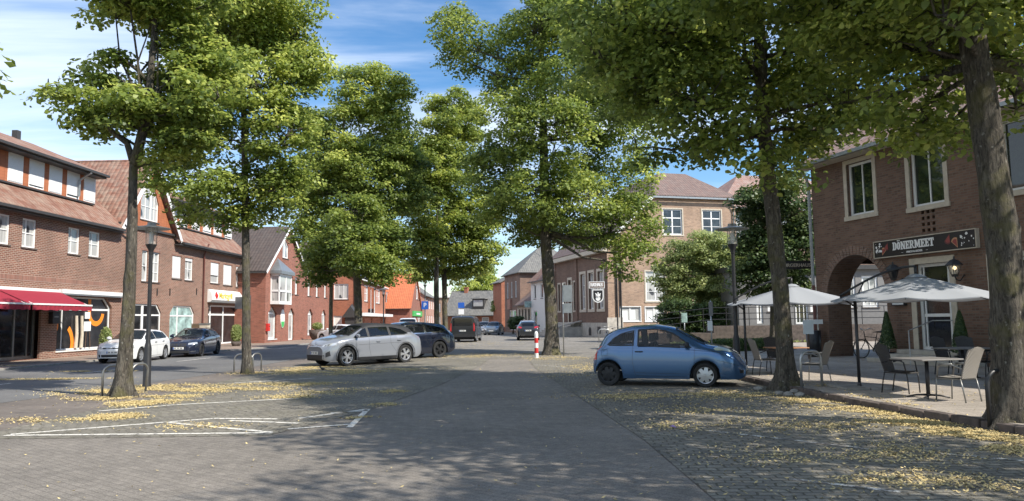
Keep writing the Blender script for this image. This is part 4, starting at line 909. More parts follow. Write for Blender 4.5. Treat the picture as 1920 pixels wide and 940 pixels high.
# rowlock ring round the arch
m=MB(); c_=(.62+3.62)/2
for i in range(30):
    t0=math.pi*(i+.06)/30; t1=math.pi*(i+.94)/30
    m.add([PS.p(c_+r*math.cos(t),2.42+r*math.sin(t),.02) for r,t in ((1.5,t0),(1.83,t0),(1.83,t1),(1.5,t1))]+[PS.p(c_+r*math.cos(t),2.42+r*math.sin(t),-.05) for r,t in ((1.5,t0),(1.83,t0),(1.83,t1),(1.5,t1))],[(0,1,2,3),(0,4,5,1),(2,6,7,3),(1,5,6,2),(3,7,4,0)])
m.build('arch_ring','brick_brown',SB)
for p in uw: window(SB,PS,p,vx=(.5,),surround='cream',sw=.16,depth=.17,fw=.09,pane='pane_green',sill=None)
for p in (gwn,gwn2): window(SB,PS,p,vx=(.5,),surround='cream',sw=.16,depth=.17,fw=.09,pane='pane_green',sill=None)
dr=window(SB,PS,dd,vx=((.14,.05),(.84,.06)),hz=((.70,.12),(.40,.10)),surround='cream',sw=.2,depth=.2,fw=.1,pane='pane_shop',sill=None,name='door')
m=MB(); m.tube([PS.p(5.2,1.3,.0),PS.p(5.2,1.75,.0)],.02,6); m.build('handle','galv',dr)
m=MB(); 
for k in range(3): pbox(m,PS,4.4-.0-.32*(2-k),TZ+.001+k*.14,0,6.8+.3*(2-k),TZ+(k+1)*.14,.45+.33*(2-k))
m.build('door_steps','stone',SB,bevel=.012)
t=thing('handrail','steel handrail beside the snack bar door steps','handrail',FS.loc,FS.rot)
m=MB(); m.tube([(5.9,-1.35,TZ),(5.9,-1.35,1.2),(5.9,-.4,1.5),(6.35,-.06,1.5)],.02,8); m.build('rail','galv',t,smooth=True)
m=MB(); s=(10.9-7.9)/(dS/2); oh=.55; z0=7.9-s*oh+.12
m.slab([(-.25,-oh,z0),(wS+.3,-oh,z0),(wS+.3,dS/2,11.02),(-.25,dS/2,11.02)],.16); m.slab([(wS+.3,dS+oh,z0),(-.25,dS+oh,z0),(-.25,dS/2,11.02),(wS+.3,dS/2,11.02)],.16); m.build('roof','tile_pink',SB)
m=MB(); m.box((-.2,-oh+.02,7.5),(wS,-.004,7.62)); m.build('soffit','cream',SB)
m=MB(); m.box((-.25,-oh-.14,z0-.13),(wS,-oh+.01,z0+.0)); m.build('gutter','zinc',SB)
pipe(SB,[(-.05,-oh-.05,z0-.1),(-.04,-.2,7.2),(-.06,-.09,6.8),(-.06,-.09,2.9)],'zinc',.06); pipe(SB,[(-.06,-.09,2.9),(-.06,-.09,TZ)],'copper',.065)
# main sign
t=thing('snack_bar_sign','long black sign board with white letters and pizza slices above the snack bar door','sign',FS.M@Vector((3.32,0,0)),FS.rot); w=4.1; zb,zt=3.70,4.24
m=MB(); m.box((0,-.13,zb),(w,-.01,zt)); m.build('sign_board','black_sign',t)
m=MB(); m.box((-.02,-.15,zt),(w+.02,-.009,zt+.03)); m.box((-.02,-.15,zb-.03),(w+.02,-.009,zb)); m.box((-.03,-.15,zb-.029),(-.001,-.009,zt+.029)); m.box((w+.001,-.15,zb-.029),(w+.03,-.009,zt+.029)); m.build('sign_frame','cream',t)
def slab_text(word, par, x0, z0, hgt, mat, y, pitch=1.0):
    """heavy slab-serif capitals made of strokes on a unit cell"""
    m=MB(); T=.23; s_=.13; x=x0; k=0
    def q(pts):
        nonlocal k
        k+=1; yy=y-.0003*(k%7); n=len(pts)
        m.add([(x+a*hgt,yy,z0+b*hgt) for a,b in pts]+[(x+a*hgt,yy+.012,z0+b*hgt) for a,b in pts],[tuple(range(n))]+[(i,n+i,n+(i+1)%n,(i+1)%n) for i in range(n)])
    def r(a0,b0,a1,b1): q([(a0,b0),(a1,b0),(a1,b1),(a0,b1)])
    for ch in word:
        w=.70
        if ch=='D': r(.08,0,.08+T,1); r(0,0,.45,s_); r(0,1-s_,.45,1); q([(.40,0),(.60,.12),(.66,.3),(.66,.7),(.60,.88),(.40,1),(.40,.84),(.44,.75),(.44,.25),(.40,.16)])
        elif ch in 'OÖ':
            q([(.30,0),(.12,.1),(.03,.3),(.03,.7),(.12,.9),(.30,1),(.30,.85),(.26,.72),(.26,.28),(.30,.15)]); q([(.30,0),(.50,.1),(.59,.3),(.59,.7),(.50,.9),(.30,1),(.30,.85),(.36,.72),(.36,.28),(.30,.15)]); w=.64
            if ch=='Ö': r(.10,1.07,.26,1.21); r(.36,1.07,.52,1.21)
        elif ch=='N': r(.08,0,.24,1); r(.54,0,.70,1); q([(.08,1),(.28,1),(.70,0),(.50,0)]); r(0,0,.35,s_); r(0,1-s_,.28,1); r(.42,1-s_,.77,1); w=.80
        elif ch=='E': r(.08,0,.08+T,1); r(0,0,.62,.15); r(0,.85,.62,1); r(.3,.42,.50,.58); r(.49,.0,.62,.30); r(.49,.70,.62,1); r(.42,.34,.50,.66); w=.66
        elif ch=='R': r(.08,0,.08+T,1); r(0,0,.38,s_); r(0,1-s_,.45,1); r(.3,.42,.45,.55); q([(.42,.42),(.58,.50),(.64,.62),(.64,.82),(.58,.94),(.42,1),(.42,.86),(.44,.8),(.44,.6),(.42,.55)]); q([(.34,.45),(.52,.45),(.68,.12),(.76,.12),(.76,0),(.54,0)]); w=.78
        elif ch=='M': r(.08,0,.27,1); r(.70,0,.89,1); q([(.08,1),(.32,1),(.56,.25),(.42,.1)]); q([(.89,1),(.65,1),(.42,.25),(.55,.1)]); r(0,0,.35,s_); r(.62,0,.97,s_); r(0,1-s_,.2,1); r(.8,1-s_,.97,1); w=1.0
        elif ch=='T': r(.24,0,.47,1); r(.02,.85,.69,1); r(.02,.66,.14,1); r(.57,.66,.69,1); r(.14,0,.57,s_); w=.72
        elif ch=='A': q([(.06,0),(.26,0),(.50,1),(.27,1)]); q([(.80,0),(.57,0),(.28,1),(.50,1)]); r(.24,.22,.6,.36); r(0,0,.34,s_); r(.5,0,.86,s_); w=.86
        elif ch=='H': r(.08,0,.29,1); r(.50,0,.71,1); r(.25,.42,.55,.58); r(0,0,.36,s_); r(.43,0,.79,s_); r(0,1-s_,.36,1); r(.43,1-s_,.79,1); w=.82
        elif ch=='U': r(.08,.2,.29,1); r(.48,.2,.69,1); q([(.08,.25),(.16,.06),(.30,0),(.48,0),(.62,.06),(.69,.25),(.48,.25),(.45,.17),(.32,.17),(.29,.25)]); r(0,1-s_,.36,1); r(.42,1-s_,.77,1); w=.80
        elif ch=='S': r(.08,.85,.60,1); r(.02,.5,.22,.92); r(.08,.42,.56,.58); r(.42,.08,.62,.5); r(.05,0,.56,.15); r(.02,0,.14,.3); r(.48,.7,.6,1); w=.68
        x+=w*hgt*pitch
    return m.build('lettering',mat,par), x
slab_text('RATHAUS',RATH[0],.10,RATH[2]+.16,(RATH[3]-RATH[2])*.50,'white_letter',-.02,(RATH[1]-.2)/(6.0*(RATH[3]-RATH[2])*.50))
slab_text('DÖNERMEET',t,.84,zb+.19,.27,'white_letter',-.137,.97)
ml=MB()
text('FRISCH & LECKER',.085,t,(w*.43,-.135,zb+.085),(R(90),0,0),'white_letter',off=.003,ext=.003)
m=MB(); 
for x in (w*.43-.55,w*.43+.47): m.box((x,-.134,zb+.08),(x+.08,-.131,zb+.088))
rr=random.Random(5)
for side in (0,1):
    for k in range(14):
        x=(.06+rr.random()*.3) if side==0 else (w-.52+rr.random()*.46); z=zb+.06+rr.random()*.42; r=rr.uniform(.012,.05)
        m.add([(x+r*rr.uniform(.6,1.2)*math.cos(q*math.pi/4),-.134-.0004*k,z+r*rr.uniform(.7,1.3)*math.sin(q*math.pi/4)) for q in range(8)],[tuple(range(8))])
m.build('dough_flecks','white_letter',t)
def slice_(x,z,s,ang,ma,mb2,nm):
    pts=[(0,-.5)]+[(.42*math.sin(q),.05+.42*math.cos(q)) for q in [R(55-i*11) for i in range(11)]]
    def tr(k,y): return [(x+(a*math.cos(ang)-b*math.sin(ang))*s*k,y,z+(a*math.sin(ang)+b*math.cos(ang))*s*k) for a,b in pts]
    m=MB(); m.add(tr(1,-.134),[tuple(range(len(pts)))]); m.build('pizza_slice',ma,t); m=MB(); m.add(tr(.7,-.137),[tuple(range(len(pts)))]); m.build('pizza_topping',mb2,t)
MT['crust']=plain('pizza_crust',(.50,.26,.14),.6,.1); MT['topping']=plain('pizza_topping',(.30,.06,.05),.6,.4,30); MT['crust_dk']=plain('dark_crust',(.12,.035,.035),.6,.1)
slice_(.58,zb+.35,.30,R(160),'crust_dk','topping','a'); slice_(.42,zb+.19,.30,R(-25),'crust','topping','b'); slice_(w-.98,zb+.34,.36,R(160),'crust_dk','topping','c'); slice_(w-.72,zb+.2,.36,R(25),'crust','topping','d')
# BUERGERHAUS letters on a dark bracket near the corner
t=thing('hanging_letters','small grey lettered hanging sign on the shaded corner downpipe','sign',at(1500,497,31.5),R(0))
m=MB(); m.box((-.9,0,-.17),(.5,.03,.17)); m.build('board','black_metal',t)
text('BÜRGERHAUS',.20,t,(-.18,-.012,-.02),(R(90),0,0),'cream',off=.003)
m=MB(); m.tube([(.5,.015,.0),(.9,.3,.0)],.02,6); m.build('bracket','black_metal',t)
# menu case
t=thing('menu_case','framed menu case on the brick pier left of the snack bar door','menu case',FS.M@Vector((FS.a(1689,575),0,0)),FS.rot)
m=MB(); m.box((-.28,-.12,2.0),(.28,-.005,2.55)); m.build('case','black_metal',t); m=MB(); m.box((-.24,-.125,2.04),(.24,-.121,2.5)); m.build('menu_sheet','paper',t)
# lanterns
def lantern(px,py,label,lit):
    a,b=FS.hit(px,py,c=.35); t=thing('wall_lantern',label,'lantern',FS.M@Vector((a,-.38,b)),FS.rot,'black wall lanterns by the snack bar door')
    m=MB(); m.lathe([(0,.36),(.02,.36),(.03,.28),(.12,.24),(.24,.12),(.25,.09),(.20,.09)],6); m.lathe([(.0,-.26),(.09,-.26),(.10,-.2),(.11,-.19)],6)
    for k in range(6):
        a_=2*math.pi*k/6; m.tube([(.19*math.cos(a_),.19*math.sin(a_),.1),(.10*math.cos(a_),.10*math.sin(a_),-.2)],.012,4)
    m.tube([(0,0,-.26),(0,.06,-.36),(0,.2,-.38),(0,.37,-.2)],.018,6); m.build('housing','black_metal',t)
    m=MB(); m.lathe([(.17,.09),(.09,-.19)],6); m.build('glass','pane_shop' if not lit else 'lamp_glass',t)
    if lit:
        m=MB(); m.lathe([(0,-.06),(.05,-.03),(.06,.0),(.05,.04),(0,.07)],10); m.build('bulb','bulb',t)
tq=NT('lit_bulb'); tq.b.inputs['Emission Color'].default_value=(1,.75,.4,1); tq.b.inputs['Emission Strength'].default_value=1.6; MT['bulb']=tq.m
tq=NT('lamp_glass'); tq.b.inputs['Base Color'].default_value=(.9,.88,.8,1); tq.b.inputs['Roughness'].default_value=.15; tq.b.inputs['Alpha'].default_value=.22; MT['lamp_glass']=tq.m
lantern(1791,503,'lit black lantern to the right of the snack bar door',True); lantern(1676,511,'unlit black lantern to the left of the snack bar door',False)
# ================================================================ TREES
def leaves_mesh(name, P, Nrm, size, tone, mat, parent, fold=.35, elong=1.25, six=False):
    """P: n x 3 centres, Nrm: n x 3 leaf normals"""
    n=len(P); a=rng.normal(size=(n,3)); a-= (a*Nrm).sum(1)[:,None]*Nrm; a/=np.linalg.norm(a,axis=1)[:,None]+1e-9
    b=np.cross(Nrm,a); s=size[:,None]
    L=s*elong*.5; Wd=s*.46
    if six:
        V=np.stack([P-a*L, P-a*L*.45+b*Wd*.95-Nrm*s*fold*.25, P+a*L*.35+b*Wd*.72-Nrm*s*fold*.25, P+a*L*1.05-Nrm*s*.12, P+a*L*.35-b*Wd*.72-Nrm*s*fold*.25, P-a*L*.45-b*Wd*.95-Nrm*s*fold*.25],1).reshape(-1,3)
        k=6; F=np.array([[0,1,2,3],[0,3,4,5]]); ls=4
    else:
        V=np.stack([P-a*L, P+b*Wd-Nrm*s*fold*.3-a*L*.1, P+a*L, P-b*Wd-Nrm*s*fold*.3-a*L*.1],1).reshape(-1,3)
        k=4; F=np.array([[0,1,2],[0,2,3]]); ls=3
    nf=len(F); idx=(np.arange(n)[:,None,None]*k+F[None]).reshape(-1)
    me=bpy.data.meshes.new(name); me.vertices.add(n*k); me.vertices.foreach_set('co',V.astype(np.float32).ravel())
    me.loops.add(len(idx)); me.loops.foreach_set('vertex_index',idx.astype(np.int32))
    me.polygons.add(n*nf); me.polygons.foreach_set('loop_start',(np.arange(n*nf)*ls).astype(np.int32)); 
    try: me.polygons.foreach_set('loop_total',np.full(n*nf,ls,np.int32))
    except Exception: pass
    at_=me.attributes.new('tone','FLOAT','POINT'); at_.data.foreach_set('value',np.repeat(tone,k).astype(np.float32))
    me.materials.append(MT[mat]); me.update(calc_edges=True); me.validate()
    o=bpy.data.objects.new(name,me); COL.objects.link(o); 
    if parent: o.parent=parent
    return o
def fib(n,r): 
    d=r.normal(size=(n,3)); return d/(np.linalg.norm(d,axis=1)[:,None]+1e-9)
def crown_points(env, rc, per, r, shell=.55, flat=.55, keep=1.0, dens=1.6):
    """env: list of (centre, radii). returns clump centres, leaf points, normals, tone"""
    cs=[]
    for c,rad in env:
        c=np.array(c); rad=np.array(rad); area=4*math.pi*((rad[0]*rad[1])**1.6+(rad[0]*rad[2])**1.6+(rad[1]*rad[2])**1.6)**(1/1.6)/3**(1/1.6)
        n=max(4,int(area/(rc*rc*dens))); d=fib(n,r); k=shell+(1-shell)*r.random(n)**.6
        cs.append(c+d*rad*k[:,None])
    C=np.concatenate(cs); C=C[r.random(len(C))<keep]
    m=len(C); rr=rc*(.55+.75*r.random(m)); ct=r.normal(0,.13,m)
    cnt=np.maximum(8,(per*(rr/rc)**2).astype(int)); I=np.repeat(np.arange(m),cnt); n=len(I)
    d=fib(n,r); k=r.random(n)**.42
    off=d*k[:,None]*rr[I][:,None]*np.stack([1+.4*r.random(m)[I],1+.4*r.random(m)[I],flat*(.62+.5*r.random(m)[I])],1)
    # drooping layers: edge of every clump sags
    off[:,2]-= .24*rr[I]*(np.hypot(off[:,0],off[:,1])/rr[I])**2
    P=C[I]+off
    N=d*.45+np.array([0,0,.75])+r.normal(0,.42,(n,3)); N/=np.linalg.norm(N,axis=1)[:,None]
    tone=np.clip(.44+ct[I]+.25*(off[:,2]/rr[I]+.1)+r.normal(0,.16,n),0,1)  # leaves paler towards each clump's top: light from above put into the tone
    return C,P,N,tone
def px_env(lst, Y):
    """outline measured in the photo -> ellipsoids with real size round the trunk distance"""
    e=[]
    for q in lst:
        px,py,rx,ry=q[:4]; dy=q[4] if len(q)>4 else 0; rd=q[5] if len(q)>5 else None
        p=at(px,py,Y+dy); s=(Y+dy)/FPX; e.append(((p.x,p.y,p.z),(rx*s,(rd if rd else (rx+ry)/2*s),ry*s)))
    return e
def nearest_on(path, z):
    best=None
    for i in range(len(path)-1):
        a,b=path[i],path[i+1]
        if a[2]<=z<=b[2] or i==len(path)-2:
            t=min(1,max(0,(z-a[2])/(b[2]-a[2]+1e-9))); return a[:3]+(b[:3]-a[:3])*t, a[3]+(b[3]-a[3])*t
    return path[0][:3],path[0][3]
def tree(label, trunk, env, rc=.7, per=90, size=.13, mat='leaf', bmat='bark', seed=1, shell=.5, dens=1.6, keep=1, name='lime_tree', six=False, limbs=(), group='lime trees round the square', flare=1.6, twigs=True, tone=0, cat='tree'):
    """trunk: list of (x,y,z,radius) in world metres"""
    r=np.random.default_rng(seed); T=np.array(trunk,float); T[:,3]*=.78; KN=[(r.uniform(.4,4.5),r.uniform(0,6.28),r.uniform(.08,.2),r.uniform(.12,.3)) for _ in range(9)]; base=T[0,:3].copy(); base[2]=max(0,min(base[2],.15)); t=thing(name,label,cat,tuple(base),0,group)
    L=lambda p: Vector(tuple(np.array(p)[:3]-base))
    # trunk: lumpy lofted tube
    pts=[]; n=len(T); M_=26
    zz=np.linspace(0,n-1,(n-1)*12+1); Q=np.stack([np.interp(zz,np.arange(n),T[:,k]) for k in range(4)],1)
    for k in range(3):   # smooth the bends
        for _ in range(8): Q[1:-1,k]=(Q[:-2,k]+2*Q[1:-1,k]+Q[2:,k])/4
    vs=[];fs=[]; ph=r.random(8)*6.28
    for i,(x,y,z,rd) in enumerate(Q):
        h=z-T[0,2]; fl=1+(flare-1)*math.exp(-h/.28)
        for j in range(M_):
            a=2*math.pi*j/M_
            k=1+.05*math.sin(3*a+ph[0]+h*.7)+.035*math.sin(5*a+ph[1]-h*1.3)+.05*math.sin(2*a+ph[2]+h*2.1)*math.sin(h*1.7+ph[3])+r.normal(0,.012)
            k+= (fl-1)*(1+.7*math.sin(4*a+ph[4])+.3*math.sin(7*a+ph[5]))
            for (kz,ka,am,wd) in KN:
                da=(a-ka+math.pi)%(2*math.pi)-math.pi; k+=am*math.exp(-((h-kz)/wd)**2-(da/.55)**2)
            vs.append(L((x+rd*k*math.cos(a),y+rd*k*math.sin(a),z-.05 if i==0 else z)))
    for i in range(len(Q)-1):
        for j in range(M_): j2=(j+1)%M_; fs.append((i*M_+j,i*M_+j2,(i+1)*M_+j2,(i+1)*M_+j))
    mb=MB(); mb.add(vs,fs); mb.build('trunk',bmat,t,smooth=1)
    br=MB()
    for lb in limbs: br.tube([L(p) for p in lb],[p[3] for p in lb],8)
    paths=[[np.array(p,float) for p in Q]]+[[np.array(p,float) for p in lb] for lb in limbs]
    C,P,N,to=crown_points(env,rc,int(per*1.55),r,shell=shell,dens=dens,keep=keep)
    ends=[]; zs_=sorted(c[2]-r_[2] for c,r_ in env); cb=zs_[len(zs_)//5]+.5
    for c,rad in env:
        c=np.array(c); tgt=c-np.array([0,0,rad[2]*.25]); dist=np.hypot(c[0]-T[-1,0],c[1]-T[-1,1])
        bp,brd=nearest_on(paths[0], max(T[1,2],tgt[2]-.22*dist-.3,min(cb,T[-1,2]-1)))
        mid=(bp+tgt)/2+np.array([r.normal(0,.25),r.normal(0,.25),-.12*dist+.2]); q=tgt+(tgt-mid)*.35
        rad0=max(.022,min(brd*.45,.025+.014*np.linalg.norm(tgt-bp)))
        pl=[bp,bp*.6+mid*.4+r.normal(0,.08,3),mid,(mid+tgt)/2+r.normal(0,.12,3),tgt,q]
        rs=[rad0,rad0*.85,rad0*.68,rad0*.5,rad0*.36,rad0*.15]
        br.tube([L(p) for p in pl],rs,6); ends.append(pl)
    if twigs:
        E=np.array([e[k] for e in ends for k in (2,3,4,5)])
        for c in C:
            i=np.argmin(((E-c)**2).sum(1)); a=E[i]; m=(a+c)/2+r.normal(0,.1,3)+np.array([0,0,.08]); br.tube([L(a),L(m),L(c)],[.022,.014,.005],3,caps=False)
    br.build('branches',bmat,t,smooth=1)
    s=size*.82*(.6+.75*r.random(len(P)))
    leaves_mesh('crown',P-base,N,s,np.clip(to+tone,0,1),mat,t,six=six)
    return t
def trunk_px(lst,Y,r_px):
    """(px,py) axis points with half widths in pixels -> world"""
    o=[]
    for (px,py),w in zip(lst,r_px):
        p=at(px,py,Y); o.append((p.x,p.y,max(p.z,0),w*Y/FPX))
    return o
# nearest right tree (its base stands at the terrace edge)
def base_at(px,py,z=0): g=gr(px,py,z); return g
Y1=11.2
tr=trunk_px([(1896,806),(1896,760),(1895,650),(1884,500),(1862,330),(1844,200),(1828,100),(1812,-20),(1800,-250)],Y1,[42,41,40,37,35,33,31,27,17])
env=px_env([(1700,60,120,95,.3),(1610,70,95,85,1.5),(1880,70,90,90,.6),(1770,20,110,100,-1.2),(1650,150,95,75,1.2),(1590,175,70,70,2.5),(1725,235,85,45,2.2),(1775,225,50,50,1.5),(1540,30,80,80,2.5),(1905,190,55,60,1.5)],Y1)
env+=[((7.0,11.6,8.2),(3.6,3.6,2.0)),((6.4,11.0,9.4),(2.2,2.6,1.8)),((8.4,12.2,9.8),(2.6,3.0,2.2)),((7.4,11.0,11.2),(2.2,2.2,1.9)),((4.4,12.6,8.0),(1.6,1.8,1.3)),((7.,8.4,8.6),(2.2,2.0,1.6)),((11.2,13.8,7.0),(2.0,2.0,1.2)),((10.2,11.5,8.0),(2.0,2.0,1.4))]
tree('large dark trunked lime tree at the right edge before the snack bar',tr,env,rc=.62,per=100,size=.115,seed=21,six=True,dens=2.4,bmat='bark',tone=.05,shell=.45)
Y2=17.3
tr=trunk_px([(1474,735),(1473,680),(1464,560),(1452,420),(1438,300),(1428,180),(1424,60),(1420,-100),(1418,-260)],Y2,[26,20,18,18,16,15,13,10,7])
env=px_env([(1210,90,90,80,1),(1290,60,105,95,-.5),(1250,190,85,70,.5),(1330,190,90,85,-1),(1410,110,110,110,1.5),(1390,230,80,65,-1),(1480,200,95,90,.5),(1540,110,95,100,1.5),(1560,220,60,60,1),(1190,30,80,70,2),(1300,280,60,40,1),(1225,265,48,45,1),(1450,300,50,38,-1.5),(1500,285,50,40,2.0),(1170,120,50,60,0)],Y2)
env+=[((3.4,22.0,9.2),(2.0,2.6,1.4)),((4.9,17.5,9.4),(3.6,3.4,2.2)),((6.4,17,11.4),(3.0,3.0,2.4)),((3.4,17.5,8.8),(2.2,2.4,1.6)),((5.8,17.2,13.6),(2.0,2.0,1.8)),((8.6,16.4,7.6),(2.3,2.5,1.5)),((9.6,15.4,9.4),(2.0,2.0,1.5))]
tree('lime tree with mottled trunk between the blue car and the grey parasols',tr,env,rc=.62,per=80,size=.13,seed=22,dens=2.5,six=True,shell=.45)
# big central tree
Y3=35.5
tr=trunk_px([(1034,668),(1034,620),(1032,560),(1027,500),(1022,430),(1020,330),(1018,220),(1015,100),(1010,-40)],Y3,[18,15.5,14,14,13,11,9,7,4])
env=px_env([(862,60,48,55,-1),(868,105,42,38,0),(965,120,62,95,1),(1010,50,70,80,-1),(1085,40,90,75,0),(1160,70,85,75,1),(1090,140,95,80,-2),(960,230,75,75,-1.5),(1040,250,90,80,-2.5),(1140,200,85,85,0),(930,320,55,60,1),(1010,355,85,60,-2.5),(1090,370,85,60,-1.5),(1150,320,80,75,1),(950,405,45,38,0),(1000,425,60,32,1.5),(1115,425,60,35,.5),(1185,415,48,60,0),(1200,470,35,38,-1),(1165,505,28,22,-1),(1050,-60,100,80,0),(1055,440,60,30,3),(1210,200,50,70,1)],Y3)
tree('tallest lime tree with thick mossy trunk beside the red and white bollard',tr,env,rc=.72,per=88,size=.155,seed=23,dens=1.75,flare=1.4)
# left pair
Y4=17.7
tr=trunk_px([(228,744),(232,700),(240,600),(247,480),(249,380),(250,306),(268,240)],Y4,[20,17,15,12,10.5,9.5,8])
lb=[trunk_px([(252,310),(268,245),(285,219),(320,204),(354,173),(380,150)],Y4,[10,9,8,7,5,3]),trunk_px([(248,300),(238,268),(212,248),(190,225),(150,200)],Y4,[7,6,5,3.5,2]),
    trunk_px([(268,240),(276,190),(282,150),(288,80),(294,10),(290,-120),(285,-260)],Y4,[8,7,7,6.5,6,5,3]),trunk_px([(275,150),(258,132),(240,118),(232,102),(205,100),(182,108)],Y4,[4,3.5,3,2.2,1.4,1])]
env=px_env([(175,195,55,38,0),(230,200,62,42,-.5),(190,235,48,26,.3),(120,178,30,14,0),(165,130,22,22,.2),(205,160,30,22,.3),(290,215,55,45,.5),(350,240,60,50,0),(375,180,60,50,-.4),(300,165,50,36,.6),(350,100,60,45,.3),(330,40,60,40,.3),(285,30,40,40,0),(400,110,50,60,.5),(330,290,45,32,.4),(212,105,13,8,0)],Y4)
env+=[((-8.6,17.7,10.6),(1.9,1.9,1.3)),((-8.4,17.9,12.2),(1.7,1.7,1.3)),((-9.6,17.6,9.9),(1.2,1.3,.8))]
tree('forked lime tree nearest on the left with a bike hoop at its foot',tr,env,rc=.42,per=60,size=.115,seed=24,limbs=lb,dens=1.55,six=True,shell=.3,tone=.07)
Y5=25.0
tr=trunk_px([(464,702),(462,650),(462,560),(461,450),(459,340),(457,220),(455,90),(450,-60)],Y5,[12,9.5,9.3,9,8,6.5,5.5,4])
env=px_env([(440,50,75,70,0),(530,60,62,65,.5),(480,-20,80,60,0),(380,130,65,70,.5),(470,150,80,70,-1),(560,150,70,60,0),(360,230,60,55,-.5),(440,250,75,60,.8),(530,250,70,62,-.5),(590,130,40,50,0),(330,320,52,42,0),(400,345,60,48,-.8),(480,345,62,50,.3),(545,340,50,42,0),(430,405,52,28,0),(360,395,42,26,.4),(500,400,40,24,.5),(400,40,60,60,1)],Y5)
env+=[((-8.6,25,12.9),(2.4,2.4,1.6)),]
tree('tall lime tree on the left with a pale trunk, second from the left',tr,env,rc=.55,per=74,size=.135,seed=25,dens=1.6,bmat='bark',tone=.08,shell=.4,flare=1.3)
Y6=37
tr=trunk_px([(620,668),(620,600),(621,540),(624,470),(630,380),(640,280),(650,180)],Y6,[5.5,4.5,4.4,4.3,4,3,2])
env=px_env([(640,240,55,60,0),(575,330,42,50,.5),(590,260,45,50,.5),(690,180,52,55,0),(720,220,42,60,.5),(610,340,60,60,0),(680,320,65,65,-.5),(735,300,32,55,0),(600,430,50,50,0),(665,430,58,50,-.5),(720,400,45,50,0),(690,140,36,24,0),(620,490,45,32,0),(575,400,28,50,0),(655,140,26,18,0),(742,170,24,36,0),(755,260,22,60,0)],Y6)
tree('slender pale trunked lime tree behind the silver car',tr,env,rc=.62,per=86,size=.15,seed=26,dens=1.7,bmat='bark_pale',tone=.1)
Y7=34
tr=trunk_px([(672,680),(672,610),(671,560),(669,500),(668,460),(668,430)],Y7,[10,9,8.8,8.5,7,6])
env=px_env([(640,470,60,42,1),(690,480,55,38,1),(730,460,38,48,1),(600,500,42,28,1.5),(680,420,60,50,2),(715,500,40,26,0),(670,460,45,50,-1.5),(665,400,45,40,-1)],Y7)
env+=[((-6.6,37,8.8),(2.4,2.0,2.0))]
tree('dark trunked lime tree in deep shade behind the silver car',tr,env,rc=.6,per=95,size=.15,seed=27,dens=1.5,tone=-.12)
Y8=44
for k,(bx,lab) in enumerate(((819,'brown trunked lime tree behind the black estate car, left of its twin'),(834,'dark trunked lime tree behind the black estate car, right of its twin'))):
    Yk=Y8+(k*2.2)
    tr=trunk_px([(bx+(4 if k else 0),664),(bx,600),(bx-1,540),(bx,460),(bx+2,380)],Yk,[7.5,6.1,5.8,5,4])
    env=px_env([(810,300,48,50,0),(795,400,42,62,0),(770,350,28,50,.5),(790,470,45,45,.5),(820,240,38,45,0),(845,200,42,36,.5),(795,320,34,50,.3)] if k==0 else [(850,330,55,65,0),(890,400,50,55,0),(850,440,62,55,-.5),(905,455,36,42,0),(850,270,48,45,0),(870,500,52,26,1),(800,505,42,22,1),(875,230,34,38,0)],Yk)
    tree(lab,tr,env,rc=.66,per=92,size=.17,seed=30+k,dens=1.5,tone=.06,bmat='bark' )
# trees standing just outside the picture: their shade falls into it
def off_tree(x,y,label,seed,h=12.2,R_=3.8,trunk=.3,dens=3.1):
    tr=[(x,y,0,trunk*1.1),(x,y,2,trunk),(x-.1,y+.1,4.5,trunk*.9),(x-.2,y,8,trunk*.6),(x-.2,y,h-1.5,.06)]
    env=[((x,y,6.4),(R_,R_,1.8)),((x-.3,y,8.6),(R_*.95,R_*.9,2.0)),((x,y+.2,10.8),(R_*.72,R_*.72,1.9)),((x-.1,y,h-1.0),(R_*.42,R_*.42,1.3)),((x-R_*.5,y+.5,7.2),(R_*.5,R_*.5,1.4)),((x+R_*.4,y-1,7.5),(R_*.55,R_*.5,1.5))]
    return tree(label,tr,env,rc=.8,per=70,size=.16,seed=seed,dens=dens,shell=.45,keep=.8)
off_tree(8.9,5.9,'lime tree standing just out of view beyond the right edge',41,R_=3.6)
off_tree(9.3,.2,'lime tree behind the viewer on the right',42,R_=3.6)
off_tree(-9.8,10.0,'lime tree just out of view beyond the left edge',43,h=10.5,R_=2.3,dens=2.6)
# trees and shrubs by the town hall
def bush(label,cx,cy,env,rc,per,size,mat,seed,name='shrub',h=1.2,dens=1.5,shell=.6,cat='shrub',tone=0,group=None,tr_r=.07):
    tr=[(cx,cy,.1,tr_r*1.3),(cx,cy,h*.5,tr_r),(cx+.05,cy,h,tr_r*.5)]
    return tree(label,tr,env,rc=rc,per=per,size=size,mat=mat,seed=seed,shell=shell,dens=dens,name=name,group=group,cat=cat,tone=tone,twigs=False)
e=px_env([(1310,500,62,50,0),(1280,530,40,38,-.5),(1350,530,50,50,0),(1330,470,38,30,0),(1375,500,32,42,0),(1300,560,55,40,0),(1360,570,45,40,-.5),(1270,470,20,22,0),(1390,540,26,34,0),(1345,470,34,26,0),(1385,490,34,42,0),(1400,560,24,36,0),(1330,462,50,32,-.5),(1368,480,46,44,-1),(1382,530,38,48,-1),(1350,560,50,44,-1.5),(1240,520,18,26,0)],52)
bush('pale green large shrub in front of the sunlit town hall gable',at(1320,600,52).x,52,e,.6,95,.15,'leaf_bush',51,h=4,tr_r=.14)
e=px_env([(1275,590,40,32,0),(1310,600,45,34,-.5),(1350,600,38,30,0),(1262,610,24,22,0)],50)
bush('rounded dark green shrub beneath the pale shrub',at(1300,620,50).x,50,e,.5,120,.13,'leaf_dark',52,h=2)
